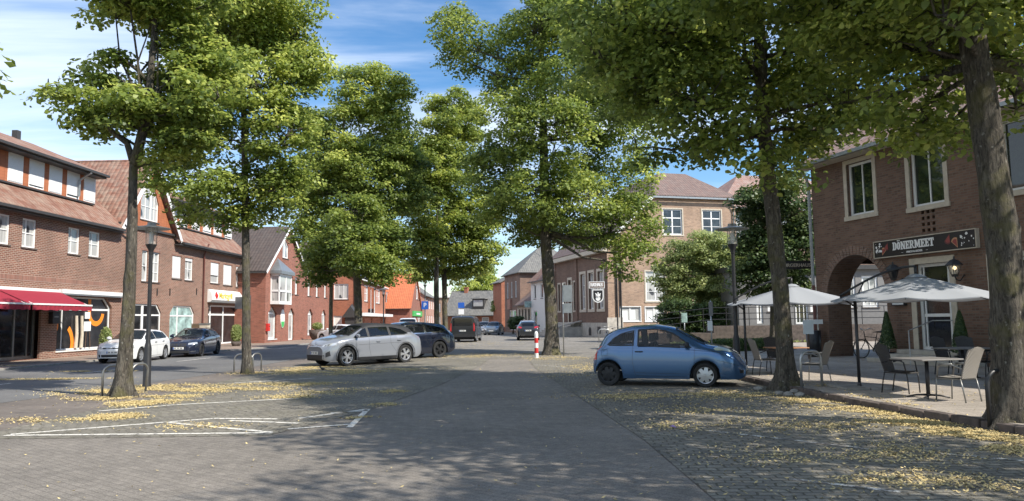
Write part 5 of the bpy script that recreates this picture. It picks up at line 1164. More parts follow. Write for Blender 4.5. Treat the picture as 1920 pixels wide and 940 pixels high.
e=px_env([(1440,410,50,55,1),(1480,390,55,60,0),(1500,470,45,60,0),(1455,490,42,50,0),(1420,520,36,50,0),(1415,465,34,45,.5),(1490,540,40,28,0),(1405,375,26,32,0),(1470,340,40,28,0)],38)
tree('dark broadleaf tree filling the gap beside the snack bar building',trunk_px([(1450,650),(1450,560),(1450,420)],38,[8,7,5]),e,rc=.62,per=100,size=.16,mat='leaf_dark',seed=53,dens=1.5,tone=.15,name='broadleaf_tree',group=None)
e=px_env([(1610,540,18,20,0),(1630,520,22,20,0)],60)
bush('leafy tree seen through the archway',at(1620,560,60).x,60,[((c[0],c[1],c[2]),(r_[0],r_[1],r_[2])) for c,r_ in e],.5,100,.16,'leaf_dark',54,h=3.5)
e=px_env([(905,540,42,34,0),(880,560,30,24,0),(935,550,22,30,0),(900,510,24,20,0)],170)
tree('large pale green tree beyond the grey tiled roof at the end of the street',trunk_px([(900,606),(900,570),(900,540)],170,[3,2.4,1.5]),e,rc=1.6,per=90,size=.42,seed=55,dens=1.4,tone=.2,name='broadleaf_tree',group=None,twigs=False)
e=px_env([(932,572,10,12,0)],112); bush('small climbing tree against the orange gable end',at(932,600,112).x,112,e,.5,90,.2,'leaf_bush',56,h=2.5)
for k,(px,py,Y,w,lab) in enumerate(((972,604,84,8,'dark potted shrub left of the other one beside the dark station car'),(962,606,86,8,'dark potted shrub at the far corner by the tall brown house'))):
    e=px_env([(px,py-2,w,11,0),(px,py+5,w*.8,8,0)],Y); bush(lab,at(px,600,Y).x,Y,e,.35,80,.14,'leaf_dark',60+k,h=.8,group='potted shrubs at the bend of the street')
# clipped cones by the snack bar door
def cone(a,label,seed):
    p=FS.M@Vector((a,-.55,TZ)); t=thing('potted_conifer',label,'potted plant',p,0,'clipped conifers by the snack bar door')
    m=MB(); m.lathe([(0,0),(.16,0),(.2,.3),(.21,.32),(.18,.32),(.17,.28),(0,.28)],16); m.build('pot','black_metal',t,smooth=True)
    m=MB(); m.tube([(0,0,.25),(0,0,.5)],.03,8); m.build('trunk','bark',t)
    r=np.random.default_rng(seed); n=3800; h=r.random(n)**.8; R_=(.27*(1-h)**.8+.02)*(.75+.28*r.random(n)); a_=r.random(n)*6.283
    P=np.stack([R_*np.cos(a_),R_*np.sin(a_),.42+h*1.25],1); N=np.stack([np.cos(a_),np.sin(a_),.6+0*h],1)+r.normal(0,.4,(n,3)); N/=np.linalg.norm(N,axis=1)[:,None]
    leaves_mesh('crown',P,N,np.full(n,.05),np.clip(r.normal(.35,.2,n),0,1),'leaf_dark',t)
cone(4.15,'clipped conifer cone in a pot left of the snack bar door',71); cone(7.05,'clipped conifer cone in a pot right of the snack bar door',72)
# hedge and grass
def scatter_patch(name,label,poly,n,h,size,mat,seed,kind='stuff',z0=TZ,tone=.4):
    r=np.random.default_rng(seed); xs=[p[0] for p in poly]; ys=[p[1] for p in poly]; out=[]
    while len(out)<n:
        x=r.uniform(min(xs),max(xs),4000); y=r.uniform(min(ys),max(ys),4000)
        ins=np.zeros(4000,bool); k=len(poly)
        for i in range(k):
            x1,y1=poly[i]; x2,y2=poly[(i+1)%k]; c=((y1>y)!=(y2>y))&(x<(x2-x1)*(y-y1)/(y2-y1+1e-12)+x1); ins^=c
        out+=list(zip(x[ins],y[ins]))
    a=np.array(out[:n]); z=z0+r.random(n)*h; P=np.column_stack([a,z]); N=r.normal(size=(n,3)); N[:,2]=abs(N[:,2])*.5; N/=np.linalg.norm(N,axis=1)[:,None]
    o=leaves_mesh(name,P,N,np.full(n,size)*(.6+.8*r.random(n)),np.clip(r.normal(tone,.2,n),0,1),mat,None); tag(o,label,'hedge' if 'hedge' in name else 'grass',kind=kind); return o
scatter_patch('grass','grass growing on the lawn by the town hall ramp',[(9.3,36),(13,36),(15,44.4),(19.3,45.2),(20,59),(12.5,62),(9.8,59),(9.3,46)],26000,.12,.13,'leaf_bush',81,tone=.55)
scatter_patch('low_hedge','low clipped hedge at the front edge of the lawn',[(9.2,33.8),(12.6,34.8),(12.5,36.0),(9.1,35.0)],9000,.55,.07,'leaf_dark',82,tone=.5)
# ---------------------------------------------------------------- fallen blossom
def litter_mesh():
    r=np.random.default_rng(91); P=[]
    def blob(px,py,rx,ry,n,ang=0):
        c=gr(px,py); d=c.y; a=gr(px+rx,py); b1=gr(px,py-ry); sx=abs(a.x-c.x); sy=abs(b1.y-c.y)
        n=int(n*(4.2 if px<960 else 1.6)); q=r.normal(size=(n,2))*.5; x=c.x+q[:,0]*sx; y=c.y+q[:,1]*sy; P.append(np.column_stack([x,y]))
    for b in [(210,735,90,5.6,1612),(300,728,110,5.6,1860),(200,748,80,3.7,930),(270,757,70,6.2,1178),(205,783,55,5.6,1054),(320,745,60,3.7,558),(420,732,110,4.3,1364),(540,722,110,3.7,1240),(480,700,45,3.1,558),(560,697,70,5.0,1178),(600,690,70,3.1,806),
              (640,700,90,4.3,930),(700,695,130,3.1,930),(60,790,90,7.4,217),(380,800,90,6.2,161),(620,735,60,5.0,434),(740,735,30,3.7,155),(720,760,30,3.1,155),(560,745,80,3.7,434),(680,786,30,3.1,161),(880,668,110,4,1200),(1040,672,60,4,1500),(1000,665,60,3,700),
              (1100,690,60,8,900),(1060,705,80,7,500),(1160,745,110,8,1000),(1250,745,110,8,1100),(1330,738,60,6,900),(1430,745,70,9,1600),(1500,752,50,7,1300),(1560,762,70,9,1900),(1640,775,70,9,1800),(1720,795,70,9,2000),(1790,812,70,10,2200),(1860,825,60,10,2200),
              (1900,845,60,12,1000),(1600,800,120,14,900),(1700,850,140,20,700),(1800,900,120,24,600),(1650,905,140,20,420),(1500,860,160,22,560),(1420,800,140,16,700),(1330,770,120,12,700),(1260,800,60,9,260),(1250,690,90,6,500),
              (1560,735,40,3,200),(90,712,110,1.4,744),(15,690,60,0.7,161),(180,697,70,1.0,434),(150,740,40,2.5,217),(1290,655,60,3,260),(900,645,120,5,500)]: blob(*b)
    # thin general scatter
    n=16000; y=5.5+26*r.random(n)**1.25; x=r.uniform(-1,1,n)*y*.72; k=(r.random(n)<.10)|((x>1.9)&(r.random(n)<.5)); P.append(np.column_stack([x,y])[k])
    Q=np.concatenate(P)
    nz=np.sin(Q[:,0]*3.1+1.3*np.sin(Q[:,1]*1.7))+np.sin(Q[:,1]*4.3+1.1*np.sin(Q[:,0]*2.9))+.8*np.sin(Q[:,0]*9.1+Q[:,1]*7.3)+.8*np.sin(Q[:,0]*5.7-Q[:,1]*11.9)
    Q=Q[(nz+r.normal(0,.8,len(Q)))>-.35]
    road=(Q[:,0]<-19.3); z=np.where(Q[:,0]>6.25+.0*Q[:,1],np.where((Q[:,1]<33)&(Q[:,0]>np.interp(Q[:,1],[2,9,11.3,15.2,18,33],[8.6,7.55,7.05,6.45,6.3,6.7])),TZ+.012,.02),.016); z=np.where(road,.09,z)
    z=z+r.random(len(Q))*.018
    N=r.normal(0,.35,(len(Q),3)); N[:,2]=1; N/=np.linalg.norm(N,axis=1)[:,None]
    sz=.014+.014*r.random(len(Q)); o=leaves_mesh('fallen_blossom',np.column_stack([Q,z]),N,sz,r.random(len(Q)),'litter',None,elong=2.1,fold=.5)
    tag(o,'yellow dry lime blossom lying in drifts on the paving','blossom',kind='stuff')
litter_mesh()
# ================================================================ VEHICLES
def car_paint(name,col,rough=.28,metal=.35,coat=1.0):
    t=NT(name); t.b.inputs['Coat Weight'].default_value=coat; t.b.inputs['Coat Roughness'].default_value=.04
    return t.done(tuple(col)+(1,),rough,Metallic=metal)
MT['paint_blue']=car_paint('light_blue_metallic_paint',(.08,.165,.31),.25,.5)
MT['paint_silver']=car_paint('silver_grey_paint',(.28,.295,.325),.3,.4)
MT['paint_black']=car_paint('blue_black_paint',(.008,.012,.025),.25,.2)
MT['paint_white']=car_paint('white_car_paint',(.75,.76,.76),.35,0)
MT['paint_dark']=car_paint('dark_anthracite_paint',(.022,.024,.028),.28,.3)
MT['paint_navy']=car_paint('dark_navy_paint',(.016,.022,.045),.25,.3)
MT['paint_greysilver']=car_paint('mid_grey_paint',(.16,.18,.20),.3,.4)
MT['tyre']=plain('tyre_rubber',(.018,.018,.018),.85,.15,30)
MT['rim']=plain('alloy_rim',(.50,.51,.53),.3,.05,metal=.7)
MT['rim_dark']=plain('dark_rim',(.03,.03,.032),.4,.1,metal=.5)
MT['blackplastic']=plain('black_plastic',(.022,.022,.024),.6,.15)
MT['interior']=plain('dark_interior',(.022,.022,.024),.85,.2)
MT['chrome']=plain('chrome',(.6,.6,.62),.12,.03,metal=1)
MT['plate']=plain('number_plate',(.72,.72,.70),.4,.03)
tq=NT('car_glass'); tq.b.inputs['Base Color'].default_value=(.02,.025,.025,1); tq.b.inputs['Roughness'].default_value=.03; tq.b.inputs['Alpha'].default_value=.45; tq.b.inputs['IOR'].default_value=1.6; MT['car_glass']=tq.m
tq=NT('dark_car_glass'); tq.b.inputs['Base Color'].default_value=(.008,.01,.012,1); tq.b.inputs['Roughness'].default_value=.04; tq.b.inputs['Alpha'].default_value=.86; tq.b.inputs['IOR'].default_value=1.6; MT['car_glass_dark']=tq.m
tq=NT('headlamp_glass'); tq.done((.55,.57,.58,1),.12,Metallic=.4); tq.b.inputs['Coat Weight'].default_value=1; MT['headlamp']=tq.m
tq=NT('tail_lamp_glass'); tq.done((.45,.015,.02,1),.15); tq.b.inputs['Coat Weight'].default_value=1; MT['taillamp']=tq.m
tq=NT('old_headlamp'); tq.done((.48,.52,.42,1),.2); tq.b.inputs['Coat Weight'].default_value=1; MT['headlamp_old']=tq.m

def chaikin(A,it=2):
    for _ in range(it):
        a=A[:,:-1]*.75+A[:,1:]*.25; b=A[:,:-1]*.25+A[:,1:]*.75
        n=a.shape[1]; o=np.empty((A.shape[0],2*n,2)); o[:,0::2]=a; o[:,1::2]=b
        A=np.concatenate([A[:,:1],o,A[:,-1:]],1)
    return A
class Car:
    def __init__(s, sp):
        s.sp=sp; L=sp['L']; h=L/2
        s.X=np.unique(np.concatenate([np.linspace(-h,h,int(L/.03)),-h+np.linspace(0,.35,36)**1.0,h-np.linspace(0,.35,36)]))
        off=np.linspace(-2,2,9); wt_=np.exp(-off**2/2); wt_/=wt_.sum()
        def sm(key,sig=.045):
            k=np.array(sorted(sp[key])); xs,vs=k[:,0],k[:,1]
            return sum(w*np.interp(np.clip(s.X+o*sig,xs[0],xs[-1]),xs,vs) for o,w in zip(off,wt_))
        top=sm('top',.04); belt=sm('belt',.05); w=sm('w',.04); wt=sm('wt',.05); low=sm('low',.03)
        s.low0=low.copy()
        for xw in sp['wheels']:
            Ra=sp['R']+.055; d=s.X-xw; inside=abs(d)<Ra
            z=sp['R']+np.sqrt(np.clip(Ra*Ra-d*d,0,None)); low=np.where(inside,np.maximum(low,z),low)
        belt=np.minimum(belt,top-.025); low=np.minimum(low,belt-.06)
        e=np.minimum(sp.get('edge',.09),(top-belt)*.5)
        zl=low; zm=np.maximum(low+.08*(belt-low)+.0,np.minimum(.48*np.ones_like(low),belt-.1)); zm=np.minimum(np.maximum(zm,low+.04),belt-.03)
        wl=w*sp.get('tuck',.955)
        wb=w*sp.get('shoulder',.965)
        sec=np.stack([np.stack([wl,zl],1),np.stack([w*.99,zl+(zm-zl)*.35],1),np.stack([w,zm],1),np.stack([w*.992,zm+(belt-zm)*.6],1),np.stack([wb,belt],1),np.stack([wt,top-e],1),np.stack([wt*.82,top-e*.22],1),np.stack([wt*.45,top-e*.04],1),np.stack([wt*0,top],1)],1)
        s.sec=chaikin(sec,2); s.top=top; s.belt=belt; s.wt=wt; s.w=w; s.low=low
    def _i(s,x):
        x=min(max(x,s.X[0]),s.X[-1]); i=int(np.searchsorted(s.X,x)); i=min(max(i,1),len(s.X)-1); t=(x-s.X[i-1])/(s.X[i]-s.X[i-1]); return i-1,t
    def side(s,x,z):
        i,t=s._i(x); A=s.sec[i]*(1-t)+s.sec[i+1]*t; return float(np.interp(z,A[:,1],A[:,0]))
    def topz(s,x,y):
        i,t=s._i(x); A=s.sec[i]*(1-t)+s.sec[i+1]*t; k=int(np.argmax(A[:,0])); B=A[k:][::-1]; return float(np.interp(abs(y),B[:,0],B[:,1]))
    def roofx(s,x,key): return float(np.interp(x,s.X,key))
    def front(s,y,z,sgn=1):
        n=len(s.X); rg=range(n-1,-1,-1) if sgn>0 else range(n)
        for i in rg:
            A=s.sec[i]
            if A[0,1]<=z+.02 and A[-1,1]>=z and np.interp(z,A[:,1],A[:,0])>=abs(y)-.004: return s.X[i]
        return s.X[-1] if sgn>0 else s.X[0]
def build_car(label,sp,paint,loc,rot,group=None,glass='car_glass',rim='rim',kind='hatchback',lowdetail=False,cat='car'):
    c=Car(sp); t=thing('parked_'+kind,label,cat,loc,rot,group)
    S_=c.sec; nX,nS=S_.shape[:2]; mb=MB()
    V=[]; 
    for i in range(nX):
        x=c.X[i]; half=[(x,p[0],p[1]) for p in S_[i]]; V.append(half+[(x,-a,b) for (x,a,b) in half[::-1][1:]])
    m=len(V[0]); vs=[p for r_ in V for p in r_]; fs=[]; fr2=[]
    def in_side(x,z):
        for (lo,up) in sp['side']:
            if lo[0][0]<x<lo[-1][0] and np.interp(x,[a for a,_ in lo],[b for _,b in lo])+.012<z<np.interp(x,[a for a,_ in up],[b for _,b in up])-.012: return True
        return False
    ws=sp.get('ws'); rw=sp.get('rw')
    for i in range(nX-1):
        xm=(c.X[i]+c.X[i+1])/2
        for j in range(m-1):
            q=[i*m+j,i*m+j+1,(i+1)*m+j+1,(i+1)*m+j]; ym=sum(vs[k][1] for k in q)/4; zm=sum(vs[k][2] for k in q)/4
            jj=j if j<nS-1 else m-2-j
            if zm>c.belt[i]-.03 and abs(ym)>c.wt[i]*.86 and in_side(xm,zm): continue
            if ws and ws[0]+.015<xm<ws[1]-.015 and abs(ym)<c.wt[i]*ws[2]-.015: continue
            if rw and rw[3] and rw[0]+.015<xm<rw[1]-.015 and abs(ym)<c.wt[i]*rw[2]-.015: continue
            (fr2 if sp.get('blackroof') and zm>c.belt[i]+.10 and -1.95<xm<.62 else fs).append(tuple(q))
    mb.add(vs,fs,0)
    k0=len(mb.f); mb.f+=fr2; mb.m+=[1]*len(fr2)
    # closing faces
    for i in (0,nX-1):
        k=[(c.X[i],p[1],p[2]) for p in V[i]]; mb.add(k,[tuple(range(len(k)))],0)
    # panel gaps
    def seam(pts,w=.007,mi=1,off=.0025):
        P=[]
        for (x,z) in pts: P.append((x,z))
        for sg in (1,-1):
            rows=[]
            for k,(x,z) in enumerate(P):
                a=P[max(k-1,0)]; b=P[min(k+1,len(P)-1)]; dx,dz=b[0]-a[0],b[1]-a[1]; l=math.hypot(dx,dz) or 1; nx,nz=-dz/l*w/2,dx/l*w/2
                rows.append([(x+nx,sg*(c.side(x+nx,z+nz)+off),z+nz),(x-nx,sg*(c.side(x-nx,z-nz)+off),z-nz)])
            mb.grid(rows,mi)
    def dens(pts,n=14):
        o=[]
        for a,b in zip(pts[:-1],pts[1:]):
            o+=[(a[0]+(b[0]-a[0])*k/n,a[1]+(b[1]-a[1])*k/n) for k in range(n)]
        return o+[pts[-1]]
    for sm_ in sp.get('seams',()): seam(dens(sm_))
    body=mb.build('body',[paint,'blackplastic'],t,smooth=True)
    # glass patches
    def sidepatch(lo,up,na=26,nb=8,off=.004,sg=1):
        lx=[a for a,_ in lo]; lz=[b for _,b in lo]; ux_=[a for a,_ in up]; uz=[b for _,b in up]; rows=[]
        for i in range(na+1):
            x=lx[0]+(lx[-1]-lx[0])*i/na; z0=np.interp(x,lx,lz); z1=max(z0+.001,np.interp(x,ux_,uz)); rows.append([(x,sg*(c.side(x,z0+(z1-z0)*j/nb)+off),z0+(z1-z0)*j/nb) for j in range(nb+1)])
        return rows
    def loop_strip(pts,w,off,mi,mb_,surf):
        n=len(pts); cx=sum(p[0] for p in pts)/n; cz=sum(p[1] for p in pts)/n; rows=[]
        for k in range(n+1):
            p=pts[k%n]; d=math.hypot(p[0]-cx,p[1]-cz) or 1; q=(p[0]-(p[0]-cx)/d*w,p[1]-(p[1]-cz)/d*w*1.0); o=(p[0]+(p[0]-cx)/d*.012,p[1]+(p[1]-cz)/d*.012)
            rows.append([surf(*o,off),surf(*q,off)])
        mb_.grid(rows,mi)
    for (lo,up) in sp['side']:
        for sg in (1,-1):
            m2=MB(); m2.grid(sidepatch(lo,up,sg=sg)); g=m2.build('side_window',glass,t,smooth=1)
            pts=dens([tuple(p) for p in lo],6)[:-1]+dens([tuple(p) for p in up][::-1],8)[:-1]
            if abs(lo[0][1]-up[0][1])>.02: pts+=dens([tuple(up[0]),tuple(lo[0])],6)[:-1]
            if abs(lo[-1][1]-up[-1][1])>.02: 
                k=len(dens([tuple(p) for p in lo],6)); pts=dens([tuple(p) for p in lo],6)[:-1]+dens([tuple(lo[-1]),tuple(up[-1])],6)[:-1]+dens([tuple(p) for p in up][::-1],8)[:-1]+(dens([tuple(up[0]),tuple(lo[0])],6)[:-1] if abs(lo[0][1]-up[0][1])>.02 else [])
            m3=MB(); loop_strip(pts,.032,.006,0,m3,lambda x,z,off: (x,sg*(c.side(x,z)+off),z)); m3.build('window_seal',sp.get('seal','blackplastic'),g)
    def toppatch(x0,x1,k,n1=22,n2=18,off=.004):
        rows=[]
        # sample evenly along the profile
        xs=np.linspace(x0,x1,80); zs=np.array([c.topz(x,0) for x in xs]); s_=np.concatenate([[0],np.cumsum(np.hypot(np.diff(xs),np.diff(zs)))]); xx=np.interp(np.linspace(0,s_[-1],n1+1),s_,xs)
        for x in xx:
            w=c.roofx(x,c.wt)*k; rows.append([(x,w*(2*j/n2-1),c.topz(x,w*(2*j/n2-1))+off) for j in range(n2+1)])
        return rows
    for key,nm in (('ws','windscreen'),('rw','rear_window')):
        q=sp.get(key)
        if not q: continue
        rows=toppatch(q[0],q[1],q[2]); m2=MB(); m2.grid(rows); g=m2.build(nm,glass if key=='ws' or q[3] else 'car_glass_dark',t,smooth=1)
        # dark ceramic edge
        m3=MB(); n1=len(rows)-1; n2=len(rows[0])-1; e=.05/(abs(q[1]-q[0])+.001)
        ring_=[(i,0) for i in range(n1+1)]+[(n1,j) for j in range(1,n2+1)]+[(i,n2) for i in range(n1-1,-1,-1)]+[(0,j) for j in range(n2-1,0,-1)]
        cen=Vector(rows[n1//2][n2//2]); R_=[]
        for (i,j) in ring_+[ring_[0]]:
            p=Vector(rows[i][j]); a=Vector(rows[min(max(i,1),n1-1)][min(max(j,1),n2-1)]); d=(a-p); l=d.length or 1; qv=p+d/l*min(.06,l) ; o=p-d/l*.015; up=Vector((0,0,.003)); R_.append([o+up,qv+up])
        m3.grid(R_); m3.build('edge_band','blackplastic',g)
        if key=='ws':
            m4=MB(); x=q[1] if q[1]>q[0] else q[0]
            for y0 in (-.15,.35): 
                m4.tube([(x+.02,y0,c.topz(x+.02,y0)+.015),(x-.22,y0+.32,c.topz(x-.22,y0+.32)+.018)],.009,5)
            m4.build('wiper','blackplastic',t)
    # floor, wheel housings and seats
    h=sp['L']/2; m4=MB(); wi=sp['W']/2-.26
    m4.box((-h+.25,-wi,.2),(h-.25,wi,.42)); m4.box((max(-h+.3,sp['wheels'][1]-.6),-wi,.42),(sp['wheels'][1]+.45,wi,.62)); m4.box((sp['wheels'][0]-.45,-wi,.42),(min(h-.3,sp['wheels'][0]+.45),wi,.62))
    for k,xw in enumerate(sp['wheels']):
        m4.box((max(-h+.12,xw-sp['R']-.06),-wi-.02,.3),(min(h-.12,xw+sp['R']+.06),wi+.02,sp['R']*2+.1 if sp['R']*2+.1<sp['bz'] else sp['bz']-.03))
    m4.build('underbody','interior',t)
    if not lowdetail:
        m5=MB(); xs=sp.get('seat',(.1,-.75)); bz=sp['bz']
        for xx in xs:
            for y in (-.36,.36):
                m5.box((xx-.05,y-.24,.42),(xx+.45,y+.24,.60)); 
                m5.slab([(xx-.05,y-.24,.55),(xx-.05,y+.24,.55),(xx-.28,y+.21,bz+.10),(xx-.28,y-.21,bz+.10)],.12); m5.box((xx-.34,y-.13,bz+.13),(xx-.22,y+.13,bz+.33))
        m5.build('seat','interior',t,bevel=.03)
        m6=MB(); xd=sp['dash']; m6.box((xd-.3,-wi-.1,.5),(xd+.25,wi+.1,bz-.06)); m6.tube([(xd-.42+.05*math.sin(a),.36+.18*math.cos(a),bz-.05+.18*math.sin(a)) for a in [2*math.pi*k/16 for k in range(16)]],.014,6,closed=True); m6.build('dashboard','interior',t)
    # wheels
    R_=sp['R']; 
    tm=MB(); tm.lathe([(R_*.66,-.085),(R_*.74,-.105),(R_*.93,-.108),(R_*.985,-.08),(R_,-.04),(R_,.04),(R_*.985,.08),(R_*.93,.108),(R_*.74,.105),(R_*.66,.085)],36,axis='y')
    rm=MB(); rr_=R_*.68; ns=sp.get('spokes',5); 
    rm.lathe([(rr_,-.09),(rr_*.94,-.085),(rr_*.9,-.03),(rr_*.9,.06)],36,axis='y',mi=0); rm.lathe([(rr_*.92,-.02),(0,-.015)],36,axis='y',mi=1); rm.lathe([(rr_*.2,-.08),(rr_*.13,-.095),(0,-.095)],16,axis='y',mi=0)
    for k in range(ns):
        a=2*math.pi*k/ns
        for da in ((-.16,.16) if sp.get('double') else (0,)):
            w0,w1=(.026,.026) if sp.get('double') else (sp.get('sw',.05),sp.get('sw2',.035)); p0=Vector((math.cos(a+da*.6),0,math.sin(a+da*.6)))*rr_*.12; p1=Vector((math.cos(a+da),0,math.sin(a+da)))*rr_*.93; d=(p1-p0).normalized(); n_=Vector((-d.z,0,d.x))
            f=[p0+n_*w0,p0-n_*w0,p1-n_*w1,p1+n_*w1]; rm.add([(q.x,-.088,q.z) for q in f[:2]]+[(q.x,-.078,q.z) for q in f[2:]]+[(q.x,-.045,q.z) for q in f],[(0,1,2,3),(4,5,1,0),(5,6,2,1),(6,7,3,2),(7,4,0,3)],0)
    first=None
    for k,xw in enumerate(sp['wheels']):
        for sg in (-1,1):
            y=sg*(sp['W']/2-.125)
            rimm=(rim if not isinstance(rim,tuple) else rim[k])
            if first is None or isinstance(rim,tuple):
                wo=tm.build('wheel','tyre',t,smooth=True); ro=rm.build('rim',[rimm,'rim_dark'],wo)
                if first is None: first=wo
            else: wo=first.copy(); COL.objects.link(wo); wo.parent=t; ro=first.children[0].copy(); COL.objects.link(ro); ro.parent=wo
            wo.location=(xw,y,R_); wo.rotation_euler=(0,random.uniform(0,1.2),0 if sg<0 else math.pi)
    if sp.get('clad'):
        m7=MB()
        for xw in sp['wheels']:
            for sg in (1,-1):
                rows=[]
                for k in range(25):
                    a=R(-12)+R(204)*k/24; row=[]
                    for rr in (R_+.045,R_+.115):
                        x=xw+rr*math.cos(a); z=R_+rr*math.sin(a); row.append((x,sg*(c.side(x,max(z,.2))+.012),z))
                    rows.append(row)
                m7.grid(rows)
        for sg in (1,-1):
            rows=[[(x,sg*(c.side(x,z)+.01),z) for z in (.2,.27,.33)] for x in np.linspace(sp['wheels'][1]+R_+.08,sp['wheels'][0]-R_-.08,16)]; m7.grid(rows)
        m7.build('cladding','blackplastic',t,smooth=1)
    # front and rear pieces: quads given in (y,z)
    def fr_patch(name,poly4,mat,sgn=1,off=.008,mirror=True,na=8,nb=4,par=None,sep=True):
        (y0,z0),(y1,z1),(y2,z2),(y3,z3)=poly4; os=[]
        for mg in ((1,-1) if mirror else (1,)):
            rows=[]
            for i in range(na+1):
                u=i/na; row=[]
                for j in range(nb+1):
                    v=j/nb; y=(y0*(1-u)+y1*u)*(1-v)+(y3*(1-u)+y2*u)*v; z=(z0*(1-u)+z1*u)*(1-v)+(z3*(1-u)+z2*u)*v
                    row.append((c.front(y,z,sgn)+sgn*off,mg*y,z))
                rows.append(row)
            m=MB(); m.grid(rows); os.append(m.build(name,mat,par or t,smooth=1))
        return os
    for (nm,poly,mat,sgn,mir) in sp.get('fr',()): fr_patch(nm,poly,mat,sgn,.007,mir)
    # plates
    for sgn,zp in ((1,sp.get('pf',.42)),(-1,sp.get('pr',.8))):
        x=c.front(0.0,zp,sgn)+sgn*.012; x2=c.front(.26,zp,sgn)+sgn*.012; x=max(x,x2) if sgn>0 else min(x,x2)
        m=MB(); m.box((x,-.26,zp-.055),(x+sgn*.012,.26,zp+.055)); pl_=m.build('number_plate','plate',t)
        m=MB(); xx=x+sgn*.0135; m.box((xx-.001,sgn*-.255,zp-.05),(xx,sgn*-.215,zp+.05)) ; m.build('country_strip','blue_sign',pl_)
        m=MB()
        for q,yy in enumerate((-.19,-.14,-.05,.0,.08,.12,.16)): m.box((xx-.001,sgn*yy,zp-.032),(xx+.0,sgn*yy+.026,zp+.032))
        m.build('lettering','blackplastic',pl_)
    # mirrors, handles
    mx_,mz=sp['mirror']; 
    for sg in (1,-1):
        y=c.side(mx_,mz); m=MB(); m.lathe([(0,-.10),(.05,-.09),(.075,-.04),(.08,.03),(.05,.09),(0,.10)],12,axis='y'); 
        for k,v in enumerate(m.v): m.v[k]=(mx_+v[0]*.75,sg*(y+.12)+v[1]*1.0,mz+.04+v[2])
        m.tube([(mx_,sg*(y-.01),mz-.02),(mx_,sg*(y+.07),mz)],.025,6); m.build('mirror',sp.get('mirmat',paint),t,smooth=True)
        for (hx,hz) in sp.get('handles',()):
            m=MB(); yy=c.side(hx,hz); m.tube([(hx-.09,sg*(yy+.005),hz),(hx-.07,sg*(yy+.03),hz),(hx+.07,sg*(yy+.03),hz),(hx+.09,sg*(yy+.005),hz)],.014,6); m.build('door_handle',sp.get('hmat',paint),t)
    if sp.get('rails'):
        m=MB(); x0,x1=sp['rails']
        for sg in (1,-1):
            P=[(x,sg*(c.roofx(x,c.wt)*.86),c.topz(x,c.roofx(x,c.wt)*.86)+(.04 if 0<k<8 else .0)) for k,x in enumerate(np.linspace(x0,x1,9))]; m.tube(P,.014,6)
        m.build('roof_rail',sp.get('railmat','chrome'),t)
    return t,c
def emblem_ring(t,c,z,r,mat='chrome',sgn=1,vw=False):
    x=c.front(0,z,sgn)+sgn*.018; m=MB(); m.tube([(x,r*math.cos(a),z+r*math.sin(a)) for a in [2*math.pi*k/24 for k in range(24)]],r*.10,6,closed=True)
    if vw:
        m.tube([(x,-.35*r,z+.85*r),(x,0,z+.12*r),(x,.35*r,z+.85*r)],r*.09,5); m.tube([(x,-.85*r,z+.4*r),(x,-.42*r,z-.75*r),(x,0,z+.0*r),(x,.42*r,z-.75*r),(x,.85*r,z+.4*r)],r*.09,5)
    else: m.tube([(x,-r,z),(x,r,z)],r*.16,6)
    m.build('emblem',mat,t)
